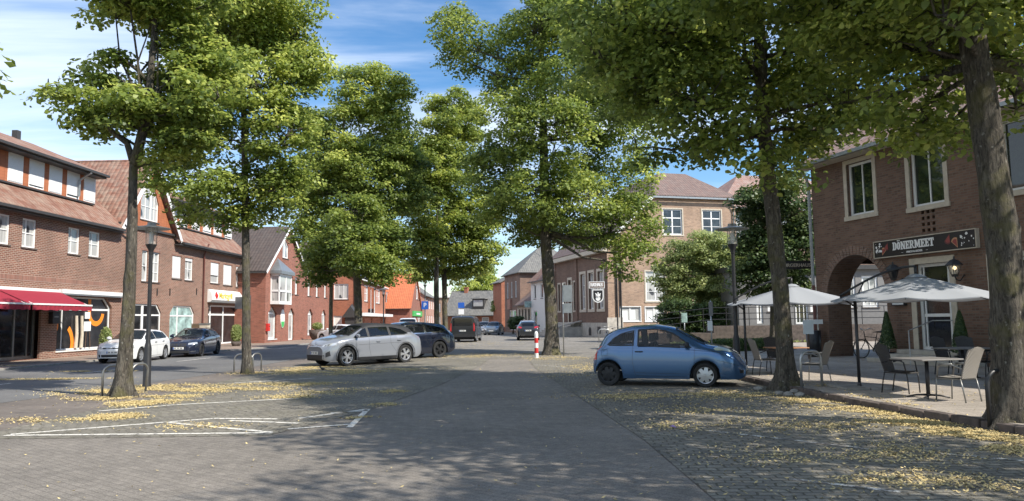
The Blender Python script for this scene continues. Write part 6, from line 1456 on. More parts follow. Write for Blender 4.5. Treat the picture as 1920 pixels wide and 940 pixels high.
# ---- light blue three-door hatchback
h=1.86
micra=dict(L=3.72,W=1.66,R=.295,wheels=(.93,-1.44),bz=.98,edge=.10,shoulder=.955,tuck=.94,seat=(-.12,-.80),dash=.78,
 top=[(-1.86,.72),(-1.83,.90),(-1.72,1.02),(-1.62,1.20),(-1.5,1.32),(-1.27,1.43),(-.83,1.515),(-.29,1.54),(.15,1.475),(.27,1.425),(.93,1.06),(1.0,1.03),(1.3,.98),(1.54,.90),(1.70,.78),(1.80,.64),(1.86,.56)],
 belt=[(-1.86,.62),(-1.75,.9),(-1.4,.985),(-.3,.985),(.6,.95),(1.0,.93),(1.4,.84),(1.7,.66),(1.86,.48)],
 w=[(-1.86,.60),(-1.80,.72),(-1.6,.80),(-1.2,.825),(.9,.83),(1.3,.80),(1.6,.70),(1.78,.56),(1.86,.42)],
 wt=[(-1.86,.5),(-1.7,.58),(-1.4,.58),(-1.0,.60),(.2,.61),(.6,.66),(.95,.70),(1.3,.66),(1.6,.55),(1.86,.30)],
 low=[(-1.86,.34),(-1.75,.24),(-1.6,.2),(1.5,.19),(1.75,.2),(1.86,.26)],
 side=[([(-1.46,1.035),(-1.40,1.01),(-.80,1.01)],[(-1.46,1.04),(-1.30,1.20),(-1.12,1.30),(-.95,1.355),(-.80,1.385)]),
       ([(-.69,1.00),(.62,.955)],[(-.69,1.40),(-.3,1.41),(-.05,1.385),(.18,1.31),(.42,1.15),(.55,1.02),(.62,.96)])],
 ws=(.24,.93,.90),rw=(-1.74,-1.42,.84,True),
 seams=[[(-.81,1.0),(-.83,.62),(-.76,.30),(-.74,.27)],[(-.74,.265),(.58,.25)],[(.70,.94),(.68,.5),(.585,.25)],[(-.81,1.0),(-.75,1.42)],[(.62,.90),(1.2,.86),(1.5,.72)],[(-1.62,.9),(-1.46,.91),(-1.46,.76),(-1.62,.75),(-1.62,.9)],[(1.22,.66),(1.45,.60),(1.72,.52)],[(-.74,.34),(.56,.32)],[(.70,.94),(1.05,.90),(1.30,.84)],[(-1.75,.62),(-1.80,.5)]],
 fr=[('grille',((0,.50),(.30,.50),(.26,.57),(0,.57)),'blackplastic',1,True),('lower_grille',((0,.28),(.34,.28),(.38,.38),(0,.38)),'blackplastic',1,True),('fog_lamp',((.50,.33),(.60,.34),(.60,.42),(.50,.41)),'blackplastic',1,True),('tail_lamp',((.60,.62),(.74,.66),(.70,1.0),(.60,.98)),'taillamp',-1,True)],
 pf=.43,pr=.62,mirror=(.52,.99),mirmat='blackplastic',hmat='blackplastic',handles=[(-.66,.86)],spokes=7,sw=.055,sw2=.042)
rear=gr(1142,724); fron=gr(1322,727.5); mid=(rear+fron)/2; ang=R(-19)
T,c=build_car('light blue three door hatchback parked with one silver hubcap facing the terrace',micra,'paint_blue',(0,0,0),0,rim=('rim','rim_dark'),kind='hatchback')
ctr=Vector((mid.x,mid.y,0))-Matrix.Rotation(ang,3,'Z')@Vector(((.93-1.44)/2,-.83,0))*1.0
T.location=ctr; T.rotation_euler.z=ang
# oval headlamps on top of the wings
for sg in (1,-1):
    m=MB(); rows=[]
    for i in range(13):
        row=[]
        for j in range(7):
            u=i/12*2-1; v=j/6*2-1; k=math.sqrt(max(0,1-u*u)); x=1.36+.22*u; y=.60-.13*u+.095*v*k; row.append((x,sg*y,c.topz(x,y)+.012+.02*(1-u*u)*(1-v*v)))
        rows.append(row)
    m.grid(rows); m.build('headlamp','headlamp_old',T,smooth=1)
emblem_ring(T,c,.60,.05)
m=MB(); m.tube([(-.3,0,1.545),(-.52,0,1.72)],.008,5); m.build('aerial','blackplastic',T)
for sg in (1,-1):
    m=MB(); m.box((-1.15,sg*c.side(-1.1,.40)-.002,.385),(-1.0,sg*(c.side(-1.1,.40)+.004),.41)); m.build('lettering','chrome',T)
# ---- silver electric SUV
suv=dict(blackroof=True,L=4.58,W=1.85,R=.365,wheels=(1.42,-1.35),bz=1.06,edge=.12,shoulder=.955,clad=True,seat=(.15,-.70),dash=1.05,
 top=[(-2.29,.75),(-2.26,.96),(-2.18,1.08),(-2.02,1.22),(-1.80,1.42),(-1.6,1.50),(-1.0,1.585),(-.1,1.63),(.30,1.60),(.55,1.53),(1.24,1.18),(1.4,1.15),(1.8,1.07),(2.1,.97),(2.24,.84),(2.29,.72)],
 belt=[(-2.29,.66),(-2.2,1.0),(-1.7,1.14),(-1.2,1.09),(.6,1.02),(1.2,1.05),(1.7,.98),(2.1,.84),(2.29,.62)],
 w=[(-2.29,.72),(-2.2,.83),(-1.9,.90),(-1.3,.925),(1.4,.925),(1.8,.90),(2.1,.80),(2.24,.66),(2.29,.52)],
 wt=[(-2.29,.6),(-2.0,.66),(-1.6,.62),(-.8,.65),(.3,.66),(.9,.72),(1.3,.78),(1.8,.74),(2.1,.62),(2.29,.44)],
 low=[(-2.29,.42),(-2.2,.3),(-2.0,.22),(2.0,.2),(2.2,.22),(2.29,.30)],
 side=[([(-1.52,1.19),(-1.30,1.14),(-.62,1.12)],[(-1.52,1.2),(-1.25,1.38),(-1.0,1.44),(-.62,1.475)]),([(-.58,1.12),(-.02,1.10),(.40,1.085)],[(-.58,1.478),(-.02,1.495),(.40,1.46)]),([(.44,1.085),(1.13,1.055)],[(.44,1.455),(.60,1.40),(.85,1.25),(1.05,1.12),(1.13,1.06)])],
 ws=(.50,1.26,.90),rw=(-2.12,-1.82,.82,False),seal='blackplastic',
 seams=[[(.42,1.08),(.44,.7),(.36,.36)],[(-.60,1.1),(-.60,.8),(-.85,.5)],[(1.05,1.02),(1.03,.5)],[(-1.3,.84),(.9,.80)],[(1.0,1.0),(1.7,.93),(2.0,.83)]],
 fr=[('headlamp',((.46,.74),(.86,.80),(.84,.90),(.48,.82)),'headlamp',1,True),('headlamp_shade',((.56,.765),(.74,.79),(.73,.85),(.56,.82)),'blackplastic',1,True),('light_bar',((.12,.79),(.46,.79),(.46,.81),(.12,.81)),'chrome',1,True),('lower_grille',((0,.24),(.56,.24),(.62,.44),(0,.44)),'blackplastic',1,True),('air_duct',((.66,.36),(.80,.42),(.78,.60),(.66,.52)),'blackplastic',1,True),('tail_lamp',((.3,.98),(.84,.98),(.80,1.05),(.3,1.05)),'taillamp',-1,True)],
 pf=.52,pr=.62,mirror=(.98,1.10),handles=[(.0,.90),(-1.02,.93)],spokes=5,double=True)
p1=gr(650,687); T,c=build_car('silver grey electric SUV dappled by tree shade with star shaped alloy wheels',suv,'paint_silver',(0,0,0),0,kind='suv',glass='car_glass_dark')
def place(T,sp,wx,wheel_world,ang,side):
    """put wheel wx on side (+1 left,-1 right) at a ground point"""
    off=Matrix.Rotation(ang,3,'Z')@Vector((wx,side*(sp['W']/2-.1),0)); T.location=Vector((wheel_world.x,wheel_world.y,0))-off; T.rotation_euler.z=ang
a_suv=R(180+46)
p1=at(650,602,28.6); place(T,suv,1.42,Vector((p1.x,28.6,0)),a_suv,1); emblem_ring(T,c,.84,.075,vw=True)
m=MB(); 
# ---- dark SUV behind it
suv2=dict(suv); suv2.update(blackroof=False,L=4.7,R=.37,W=1.9,top=[(-2.35,.8),(-2.32,1.0),(-2.22,1.12),(-2.0,1.34),(-1.85,1.50),(-1.6,1.56),(-.8,1.63),(0,1.65),(.35,1.61),(1.2,1.16),(1.4,1.10),(2.1,.95),(2.3,.8),(2.35,.7)],
 side=[([(-1.75,1.25),(-1.5,1.18),(-.62,1.14)],[(-1.75,1.27),(-1.45,1.42),(-1.1,1.48),(-.62,1.51)]),([(-.58,1.13),(.40,1.10)],[(-.58,1.51),(.1,1.50),(.40,1.46)]),([(.44,1.10),(1.05,1.07)],[(.44,1.45),(.60,1.40),(.85,1.25),(1.05,1.08)])],
 belt=[(-2.35,.7),(-2.2,1.05),(-1.7,1.16),(.6,1.05),(1.2,1.02),(1.7,.95),(2.1,.8),(2.35,.6)],w=[(-2.35,.72),(-2.25,.84),(-1.9,.92),(1.5,.95),(1.9,.9),(2.2,.78),(2.35,.5)],wt=[(-2.35,.6),(-1.6,.66),(.3,.68),(1.3,.8),(1.8,.76),(2.35,.44)],low=suv['low'][:1]+[(-2.35,.42),(-2.0,.22),(2.0,.2),(2.35,.3)],rw=(-2.2,-1.88,.82,False),seal='chrome',clad=False)
suv2['low']=[(-2.35,.42),(-2.0,.22),(2.0,.2),(2.35,.3)]
T,c=build_car('glossy black SUV parked beyond the silver SUV, its rear towards the street',suv2,'paint_black',(0,0,0),0,kind='suv',glass='car_glass_dark',rim='rim_dark')
p1=at(823,602,34.4); place(T,suv2,-1.35,Vector((p1.x,34.4,0)),R(180+40),1)
# ---- white hatchback on the left
golf=dict(L=4.26,W=1.79,R=.315,wheels=(1.32,-1.30),bz=.98,edge=.10,seat=(.0,-.85),dash=.85,
 top=[(-2.13,.72),(-2.10,.92),(-2.0,1.02),(-1.83,1.25),(-1.70,1.36),(-1.4,1.415),(-.5,1.46),(-.1,1.455),(.18,1.40),(.95,1.01),(1.1,.98),(1.7,.88),(1.98,.76),(2.10,.62),(2.13,.56)],
 belt=[(-2.13,.62),(-2.0,.93),(-1.6,.99),(.4,.95),(1.0,.93),(1.6,.84),(2.0,.68),(2.13,.48)],
 w=[(-2.13,.66),(-2.05,.78),(-1.8,.86),(-1.2,.89),(1.3,.895),(1.7,.86),(1.95,.76),(2.08,.62),(2.13,.48)],
 wt=[(-2.13,.55),(-1.8,.60),(-1.4,.60),(.2,.62),(.6,.68),(.95,.74),(1.6,.70),(1.95,.58),(2.13,.38)],
 low=[(-2.13,.34),(-2.0,.22),(-1.8,.19),(1.8,.18),(2.05,.19),(2.13,.24)],
 side=[([(-1.52,1.07),(-1.40,1.03),(-1.22,1.02)],[(-1.52,1.10),(-1.45,1.27),(-1.22,1.30)]),([(-1.18,1.02),(-.28,1.0)],[(-1.18,1.305),(-.7,1.345),(-.28,1.35)]),([(-.22,1.0),(.78,.965)],[(-.22,1.35),(.05,1.34),(.25,1.28),(.55,1.12),(.78,.97)])],
 ws=(.15,.94,.90),rw=(-1.97,-1.72,.84,False),
 seams=[[(-.25,.99),(-.25,.5),(-.33,.26)],[(-1.08,.99),(-.95,.6),(-.98,.3)],[(-1.0,.26),(.78,.24)],[(.80,.95),(.80,.5),(.72,.25)],[(-1.5,.74),(1.0,.70)],[(.85,.92),(1.5,.86),(1.85,.75)]],
 fr=[('headlamp',((.50,.60),(.80,.64),(.78,.76),(.52,.70)),'headlamp',1,True),('grille',((0,.62),(.48,.62),(.48,.68),(0,.68)),'blackplastic',1,True),('lower_grille',((0,.27),(.60,.27),(.64,.38),(0,.38)),'blackplastic',1,True),('tail_lamp',((.52,.82),(.80,.84),(.76,.97),(.54,.96)),'taillamp',-1,True)],
 pf=.48,pr=.72,mirror=(.66,1.02),handles=[(-.14,.86),(-.98,.88)],spokes=5,double=True,hmat='blackplastic')
T,c=build_car('white hatchback parked by the kerb in front of the shop window with orange rings',golf,'paint_white',(0,0,0),0,kind='hatchback')
p1=at(263,640,33.4); place(T,golf,1.32,Vector((p1.x,33.4,0)),R(-90+3),1); emblem_ring(T,c,.66,.055,vw=True)
# ---- black estate
wag=dict(golf); wag.update(L=4.7,W=1.83,R=.325,wheels=(1.50,-1.35),dash=1.0,seat=(.15,-.8),
 top=[(-2.35,.75),(-2.32,.95),(-2.22,1.05),(-2.05,1.22),(-1.92,1.34),(-1.6,1.40),(-.6,1.445),(-.1,1.44),(.22,1.37),(.98,1.0),(1.2,.97),(1.9,.88),(2.2,.77),(2.32,.64),(2.35,.56)],
 belt=[(-2.35,.65),(-2.2,.95),(-1.6,.985),(.5,.94),(1.0,.92),(1.8,.83),(2.2,.68),(2.35,.48)],
 w=[(-2.35,.68),(-2.25,.80),(-1.9,.88),(1.4,.915),(1.9,.88),(2.15,.78),(2.3,.62),(2.35,.5)],
 wt=[(-2.35,.55),(-2.0,.60),(.2,.62),(.7,.7),(1.0,.76),(1.8,.72),(2.2,.58),(2.35,.4)],low=[(-2.35,.34),(-2.2,.22),(-2,.19),(2.0,.17),(2.25,.18),(2.35,.22)],
 side=[([(-1.95,1.10),(-1.80,1.04),(-1.25,1.02)],[(-1.95,1.12),(-1.75,1.24),(-1.25,1.29)]),([(-1.21,1.02),(-.28,1.0)],[(-1.21,1.295),(-.7,1.33),(-.28,1.33)]),([(-.22,1.0),(.80,.965)],[(-.22,1.33),(.05,1.32),(.28,1.25),(.55,1.12),(.80,.97)])],
 ws=(.20,.97,.9),rw=(-2.18,-1.94,.84,False),rails=(-1.8,.0),railmat='blackplastic',
 seams=[[(-.25,.99),(-.25,.5),(-.33,.26)],[(-1.15,.99),(-1.05,.6),(-1.05,.3)],[(.82,.95),(.82,.5),(.74,.25)],[(-1.5,.80),(1.0,.74)]],
 fr=[('headlamp',((.44,.62),(.82,.66),(.80,.76),(.44,.71)),'headlamp',1,True),('grille',((.03,.50),(.36,.52),(.36,.70),(.03,.70)),'blackplastic',1,True),('lower_grille',((0,.22),(.5,.22),(.54,.34),(0,.34)),'blackplastic',1,True),('bumper_blade',((.56,.26),(.84,.30),(.82,.335),(.56,.30)),'chrome',1,True),('tail_lamp',((.52,.82),(.80,.84),(.78,.95),(.54,.94)),'taillamp',-1,True)],pf=.46,mirror=(.70,1.0),handles=[(-.14,.84),(-1.0,.86)],hmat=None)
wag['hmat']='paint_navy'
T,c=build_car('black estate car parked by the kerb behind the white hatchback',wag,'paint_navy',(0,0,0),0,kind='estate_car',rim='rim_dark')
p1=at(376.6,640,38.4); place(T,wag,1.50,Vector((p1.x,38.4,0)),R(-90+6),1); emblem_ring(T,c,.76,.04)
# ---- van, dark station car, oncoming cars
van=dict(L=4.97,W=1.99,R=.34,wheels=(1.5,-1.43),bz=1.15,edge=.10,shoulder=.985,tuck=.97,seat=(.6,-.3),dash=1.6,
 top=[(-2.485,1.86),(-2.44,1.93),(-2.3,1.97),(-1,1.98),(.6,1.96),(.95,1.88),(1.65,1.28),(1.8,1.2),(2.2,1.08),(2.4,.95),(2.485,.75)],
 belt=[(-2.485,1.1),(.8,1.1),(1.7,1.08),(2.2,.95),(2.485,.65)],w=[(-2.485,.96),(-2.42,.985),(1.5,.99),(2.1,.92),(2.35,.8),(2.485,.62)],wt=[(-2.485,.84),(-2.3,.86),(.8,.86),(1.6,.84),(2.2,.78),(2.485,.55)],
 low=[(-2.485,.40),(-2.3,.30),(2.2,.25),(2.485,.32)],
 side=[([(-2.25,1.22),(-1.25,1.22)],[(-2.25,1.72),(-1.25,1.73)]),([(-1.15,1.22),(.35,1.22)],[(-1.15,1.73),(.35,1.73)]),([(.5,1.18),(1.45,1.12)],[(.5,1.72),(.85,1.70),(1.15,1.45),(1.45,1.14)])],ws=(.98,1.66,.92),
 seams=[[(.42,1.8),(.42,.35)],[(-1.2,1.8),(-1.2,.75)]],fr=[('rear_window',((0,1.25),(.72,1.25),(.70,1.76),(0,1.76)),'car_glass_dark',-1,True),('tail_lamp',((.84,.85),(.95,.85),(.93,1.45),(.84,1.45)),'taillamp',-1,True),('bumper',((0,.42),(.94,.42),(.94,.62),(0,.62)),'blackplastic',-1,True),('headlamp',((.5,.8),(.85,.86),(.8,1.0),(.52,.9)),'headlamp',1,True)],
 pf=.5,pr=.88,mirror=(1.35,1.2),handles=[(.25,1.0)])
T,c=build_car('dark grey passenger van seen from behind, in the middle of the street',van,'paint_dark',(0,0,0),0,kind='van',glass='car_glass_dark',cat='van')
p1=at(893,601,56.8); place(T,van,-1.43,Vector((p1.x-.1,58,0)),R(90-4),-1)
m=MB(); m.box((-2.3,-.3,1.99),(-2.1,.3,2.06)); 
sw=dict(suv); sw.update(blackroof=False,clad=False,rails=(-1.5,.1),rw=(-2.14,-1.84,.80,False),fr=[('tail_lamp',((.48,.98),(.87,1.0),(.84,1.14),(.5,1.10)),'taillamp',-1,True),('bumper',((0,.34),(.88,.36),(.88,.5),(0,.5)),'blackplastic',-1,True),('bumper_trim',((.3,.40),(.7,.42),(.68,.46),(.3,.45)),'chrome',-1,True),('headlamp',((.46,.74),(.86,.80),(.84,.90),(.48,.82)),'headlamp',1,True)],pr=.80)
T,c=build_car('black SUV with red tail lamps driving away past the big tree trunk',sw,'paint_dark',(0,0,0),0,kind='suv',glass='car_glass_dark')
p1=at(970.5,600,60.5); place(T,sw,-1.35,Vector((p1.x,60.5,0)),R(90-1),1)
T,c=build_car('grey blue hatchback coming towards the viewer down the street beside the van',golf,'paint_greysilver',(0,0,0),0,kind='hatchback',glass='car_glass_dark',lowdetail=True)
p1=at(926,600,84); T.location=(p1.x,84,0); T.rotation_euler.z=R(-90-8)
T,c=build_car('pale car half hidden behind the van in the far street',golf,'paint_silver',(0,0,0),0,kind='hatchback',glass='car_glass_dark',lowdetail=True)
p1=at(908,600,92); T.location=(p1.x,92,0); T.rotation_euler.z=R(-90)
T,c=build_car('small white hatchback across the side street behind the slender trunk',golf,'paint_white',(0,0,0),0,kind='hatchback',glass='car_glass_dark',lowdetail=True)
p1=at(638,600,65); T.location=(p1.x,65,.0); T.rotation_euler.z=R(90+60)
vanw=dict(van); T,c=build_car('white van partly hidden behind the black SUV roof',van,'paint_white',(0,0,0),0,kind='van',glass='car_glass_dark',lowdetail=True,cat='van')
p1=at(757,600,75); T.location=(p1.x,78,0); T.rotation_euler.z=R(-90+8)
# ================================================================ STREET FURNITURE
def lamp(label,px,py_base,top_z,Y=None,hat=.48):
    p=at(px,600,Y); t=thing('street_lamp',label,'street lamp',(p.x,p.y,.0),0,'round hatted street lamps'); H=top_z
    m=MB(); m.lathe([(0,0),(.115,0),(.115,.06),(.10,.1),(.095,1.05),(.08,1.12),(.062,1.2),(.052,2.2),(.05,H-.85),(.06,H-.84),(.06,H-.78),(.075,H-.72),(.14,H-.60),(.145,H-.575),(0,H-.575)],20); m.build('post','black_metal',t,smooth=True)
    m=MB(); m.lathe([(.11,H-.575),(.13,H-.12),(.12,H-.12)],20); m.build('glass','lamp_glass',t,smooth=1)
    m=MB(); m.lathe([(0,H-.56),(.05,H-.56),(.055,H-.25),(0,H-.22)],12); m.build('lamp_bulb','white',t,smooth=1)
    m=MB()
    for k in range(4): a=math.pi/4+math.pi/2*k; m.tube([(.135*math.cos(a),.135*math.sin(a),H-.58),(.15*math.cos(a),.15*math.sin(a),H-.10)],.009,5)
    m.build('cage','grey_metal',t)
    m=MB(); m.lathe([(0,H+.02),(.11,H+.02),(.12,H-.05),(.2,H-.075),(hat,H-.13),(hat,H-.145),(.14,H-.12),(0,H-.11)],36); m.build('hat','grey_metal',t,smooth=True)
    return t
lamp('black lamp post between the two left trees',279,725,4.42,20.2)
lamp('black lamp post behind the bonnet of the blue hatchback',1379,690,4.35,21.4)
lamp('distant lamp post left of the twin trunks beside the blue parking sign',797,640,5.2,62)
lamp('distant lamp post in front of the building with solar panels',719,640,4.6,66)
def hoop(label,x,y,rot,z=0,H=.80,w=.62,mat='grey_metal',r=.026,lean=0):
    t=thing('bike_hoop',label,'bike stand',(x,y,z),rot,'steel bike hoops round the trees')
    m=MB(); rr=.2; P=[(-w/2,0,-.02),(-w/2,0,H-rr)]+[(-w/2+rr-rr*math.cos(a),0,H-rr+rr*math.sin(a)) for a in [R(15*k) for k in range(1,7)]]+[(w/2-rr+rr*math.sin(a),0,H-rr+rr*math.cos(a)) for a in [R(15*k) for k in range(0,6)]]+[(w/2,0,H-rr),(w/2,0,-.02)]
    m.tube(P,r,10); o=m.build('tube',mat,t,smooth=1); o.rotation_euler.x=lean
    m=MB(); 
    for sx in (-1,1): m.lathe([(0,.0),(.06,.0),(.06,.012),(0,.012)],14,(sx*w/2,0,0))
    m.build('foot_plate',mat,t)
p=G(211,743); hoop('steel bike hoop left of the forked tree',p[0],p[1],R(25),H=.72,w=.44)
p=G(255,738); hoop('leaning steel bike hoop right of the forked tree',p[0]-.02,p[1]+.1,R(70),H=.72,w=.5,lean=R(6))
p=G(462,698); hoop('steel bike hoop in front of the pale trunk on the left',p[0]-.05,p[1]-.15,R(8),H=.62,w=.62)
p=G(479,697); hoop('steel bike hoop right of the pale trunk on the left',p[0],p[1]+.1,R(70),H=.62,w=.5)
p=at(1846,600,11.15); hoop('dark bike hoop left of the large trunk at the right edge',p.x+.16,11.15,R(18),H=.86,w=.5,mat='black_metal',r=.032)
p=at(1514,600,16.9); hoop('pale scratched bike hoop leaning beside the mottled trunk',p.x-.05,16.7,R(20),z=.0,H=.92,w=.56,mat='galv',r=.03)
# red and white bollard
p=gr(1006,672); t=thing('bollard','red and white striped bollard beside the thick mossy trunk','bollard',(p.x,p.y,0))
m=MB(); ns=[(0,.22,0),(.22,.45,1),(.45,.66,0),(.66,.88,1),(.88,1.06,0)]
for z0,z1,k in ns: m.lathe([(.085,z0),(.085,z1)],20,mi=k)
m.lathe([(.085,1.06),(.07,1.12),(.04,1.16),(0,1.17)],20,mi=0); m.build('post',['white','red'],t,smooth=1)
# sign posts
def sign_post(label,px,Y,H,boards,mat='galv',r=.03,z=0,name='sign_post',cat='sign'):
    p=at(px,600,Y); t=thing(name,label,cat,(p.x,p.y,z)); m=MB(); m.tube([(0,0,0),(0,0,H)],r,10); m.build('post',mat,t,smooth=1)
    for (w,z0,z1,dx,mt) in boards:
        m=MB(); m.box((dx-w/2,-.045,z0),(dx+w/2,-.03,z1)); m.build('board',mt,t,bevel=.004)
    return t
sign_post('thin grey sign post with back of two small boards beside the thick mossy trunk',1056,33.6,3.3,[(.42,2.45,3.2,.22,'zinc'),(.40,1.95,2.38,.21,'zinc')])
sign_post('grey pole with small traffic boards in front of the grill shop',455,44,3.6,[(.5,2.5,3.2,-.2,'grey_metal'),(.34,2.2,3.3,.3,'zinc')])
t=sign_post('slim post with a narrow yellowish board and notice in front of the shrubs',1333,30,2.35,[(.16,1.75,2.3,0,'render_grey')]); m=MB(); m.box((-.16,-.06,1.15),(.04,-.047,1.55)); m.build('notice','paper',t)
sign_post('small pale green service post in front of the dark shrub',1283,44,1.9,[(.34,1.4,1.95,0,'pane_mint')],name='service_post',cat='post')
p=at(797,600,55); t=thing('parking_sign','blue parking sign on a pole left of the twin trunks','sign',(p.x,55,0)); m=MB(); m.tube([(0,0,0),(0,0,3.3)],.04,8); m.build('post','galv',t)
m=MB(); m.box((-.25,-.07,2.5),(.25,-.045,3.1)); b=m.build('board','blue_sign',t); text('P',.45,b,(0,-.075,2.8),(R(90),0,0),'white_letter',ext=.003)
p=at(865,600,95); t=thing('pedestrian_sign','small blue sign with a white board beneath, above the van roof','sign',(p.x,95,0)); m=MB(); m.tube([(0,0,0),(0,0,4.2)],.05,8); m.build('post','galv',t)
m=MB(); m.box((-.4,-.08,3.2),(.4,-.05,3.9)); m.build('board','blue_sign',t); m=MB(); m.box((-.35,-.08,2.4),(.35,-.05,3.05)); m.build('board','white',t)
# cabinets by the grill shop
p=at(371,600,50); t=thing('service_cabinet','brown service cabinet left of the painted yellow one','cabinet',(p.x,50,.07)); m=MB(); m.box((-.35,-.2,0),(.25,.2,1.55)); m.build('case','brown_box',t,bevel=.02); m=MB(); m.box((-.37,-.22,1.56),(.27,.22,1.6)); m.build('lid','brown_box',t)
p=at(384,600,49.5); t=thing('service_cabinet','service cabinet painted yellow and white beside the grill shop door','cabinet',(p.x,49.5,.07)); m=MB(); m.box((-.27,-.2,0),(.28,.2,1.5)); m.build('case','cream',t,bevel=.02); m=MB(); m.add([(-.25,-.204,.1),(.1,-.204,.1),(.0,-.204,.5),(.1,-.204,.9),(-.1,-.204,1.2),(-.25,-.204,.9)],[(0,1,2,3,4,5)]); m.build('painted_shape','yellow',t); m=MB(); m.box((-.3,-.22,1.51),(.31,.22,1.62)); m.build('lid','grey_metal',t)
# plants on pavement
def pot_plant(label,x,y,z,pr,ph,pr2,h,seed,mat='leaf_bush',pot='kerb_dark',tone=.5,group=None):
    t=thing('potted_plant',label,'potted plant',(x,y,z),0,group); m=MB(); m.lathe([(0,0),(pr*.6,0),(pr*.95,ph*.5),(pr,ph),(pr*.9,ph),(pr*.85,ph*.85),(0,ph*.85)],16); m.build('pot',pot,t,smooth=1)
    r=np.random.default_rng(seed); n=1600; d=fib(n,r)*r.random((n,1))**.4; P=d*np.array([pr2,pr2,h*.5])+np.array([0,0,ph+h*.45]); N=r.normal(size=(n,3)); N/=np.linalg.norm(N,axis=1)[:,None]
    leaves_mesh('foliage',P,N,np.full(n,.09),np.clip(r.normal(tone,.2,n),0,1),mat,t)
p=at(581,633,69); pot_plant('round stone pot with a small plant before the gabled house window',p.x+.8,68.5,.07,.75,.9,.5,.7,101)
for k,(px,Y,lab) in enumerate(((198,35.5,'grassy plant in front of the orange ring shop window, beside the white car'),(440,52.5,'tall reddish plant before the grill shop window'),(446,52.8,'leafy green plant by the pole of the grill shop'))):
    p=at(px,640,Y); pot_plant(lab,p.x,Y,.07,.24,.32,.27,1.25,110+k,'leaf_bush',tone=.45,group='plants in front of the left shops')
# small bird on the paving
p=gr(604,697); t=thing('blackbird','small black bird standing on the paving in front of the silver SUV','bird',(p.x,p.y,.0),R(160)); t.scale=(.78,.78,.78)
m=MB(); P=[(.165,0,.200),(.150,0,.203),(.125,0,.205),(.10,0,.20),(.07,0,.175),(.03,0,.145),(-.03,0,.125),(-.08,0,.115),(-.13,0,.115),(-.17,0,.112),(-.20,0,.11)]; rs=[.002,.008,.026,.030,.032,.048,.056,.042,.020,.012,.008]; m.tube(P,rs,12); b=m.build('body','black_metal',t,smooth=1)
m=MB(); m.tube([(.148,0,.203),(.185,0,.197)],[.007,.001],6); m.build('beak','yellow',b)
for s_ in (-.02,.02):
    m=MB(); m.tube([(.0,s_,.10),(-.01,s_,.05),(.005,s_,.0),(.03,s_,.002)],.004,5); m.build('leg','wood_dark',b)
# crumpled purple paper
p=gr(1262,804); m=MB(); r_=random.Random(9); m.add([(.07*math.cos(k*1.05)*r_.uniform(.5,1.2),.06*math.sin(k*1.05)*r_.uniform(.5,1.2),r_.uniform(.0,.04)) for k in range(6)]+[(0,0,.05)],[(k,(k+1)%6,6) for k in range(6)]); MT['purple']=plain('purple_paper',(.35,.22,.45),.7,.1)
o=m.build('crumpled_wrapper','purple'); o.location=(p.x,p.y,.012); tag(o,'crumpled purple wrapper lying on the cobbles','litter')
# loose stones at the mottled trunk
r_=random.Random(4)
for k,(px,py) in enumerate(((1422,733),(1462,742),(1478,744),(1490,739),(1500,745))):
    p=gr(px,py); m=MB(); bm=bmesh.new(); bmesh.ops.create_icosphere(bm,subdivisions=2,radius=.1)
    for v in bm.verts: v.co=Vector((v.co.x*r_.uniform(.9,1.15)*1.1,v.co.y*r_.uniform(.9,1.1),v.co.z*.6*r_.uniform(.85,1.1)))
    me=bpy.data.meshes.new('loose_stone'); bm.to_mesh(me); bm.free(); me.materials.append(MT['kerb']); o=bpy.data.objects.new('loose_stone',me); COL.objects.link(o); o.location=(p.x,p.y,.05); o.rotation_euler=(0,0,k*1.3)
    tag(o,['loose grey cobblestone left of the mottled trunk roots','loose cobblestone against the front of the mottled trunk','pale loose cobblestone at the foot of the mottled trunk','loose cobblestone under the leaning bike hoop','small loose cobblestone nearest the terrace kerb by the trunk'][k],'stone','loose cobblestones at the trunk')
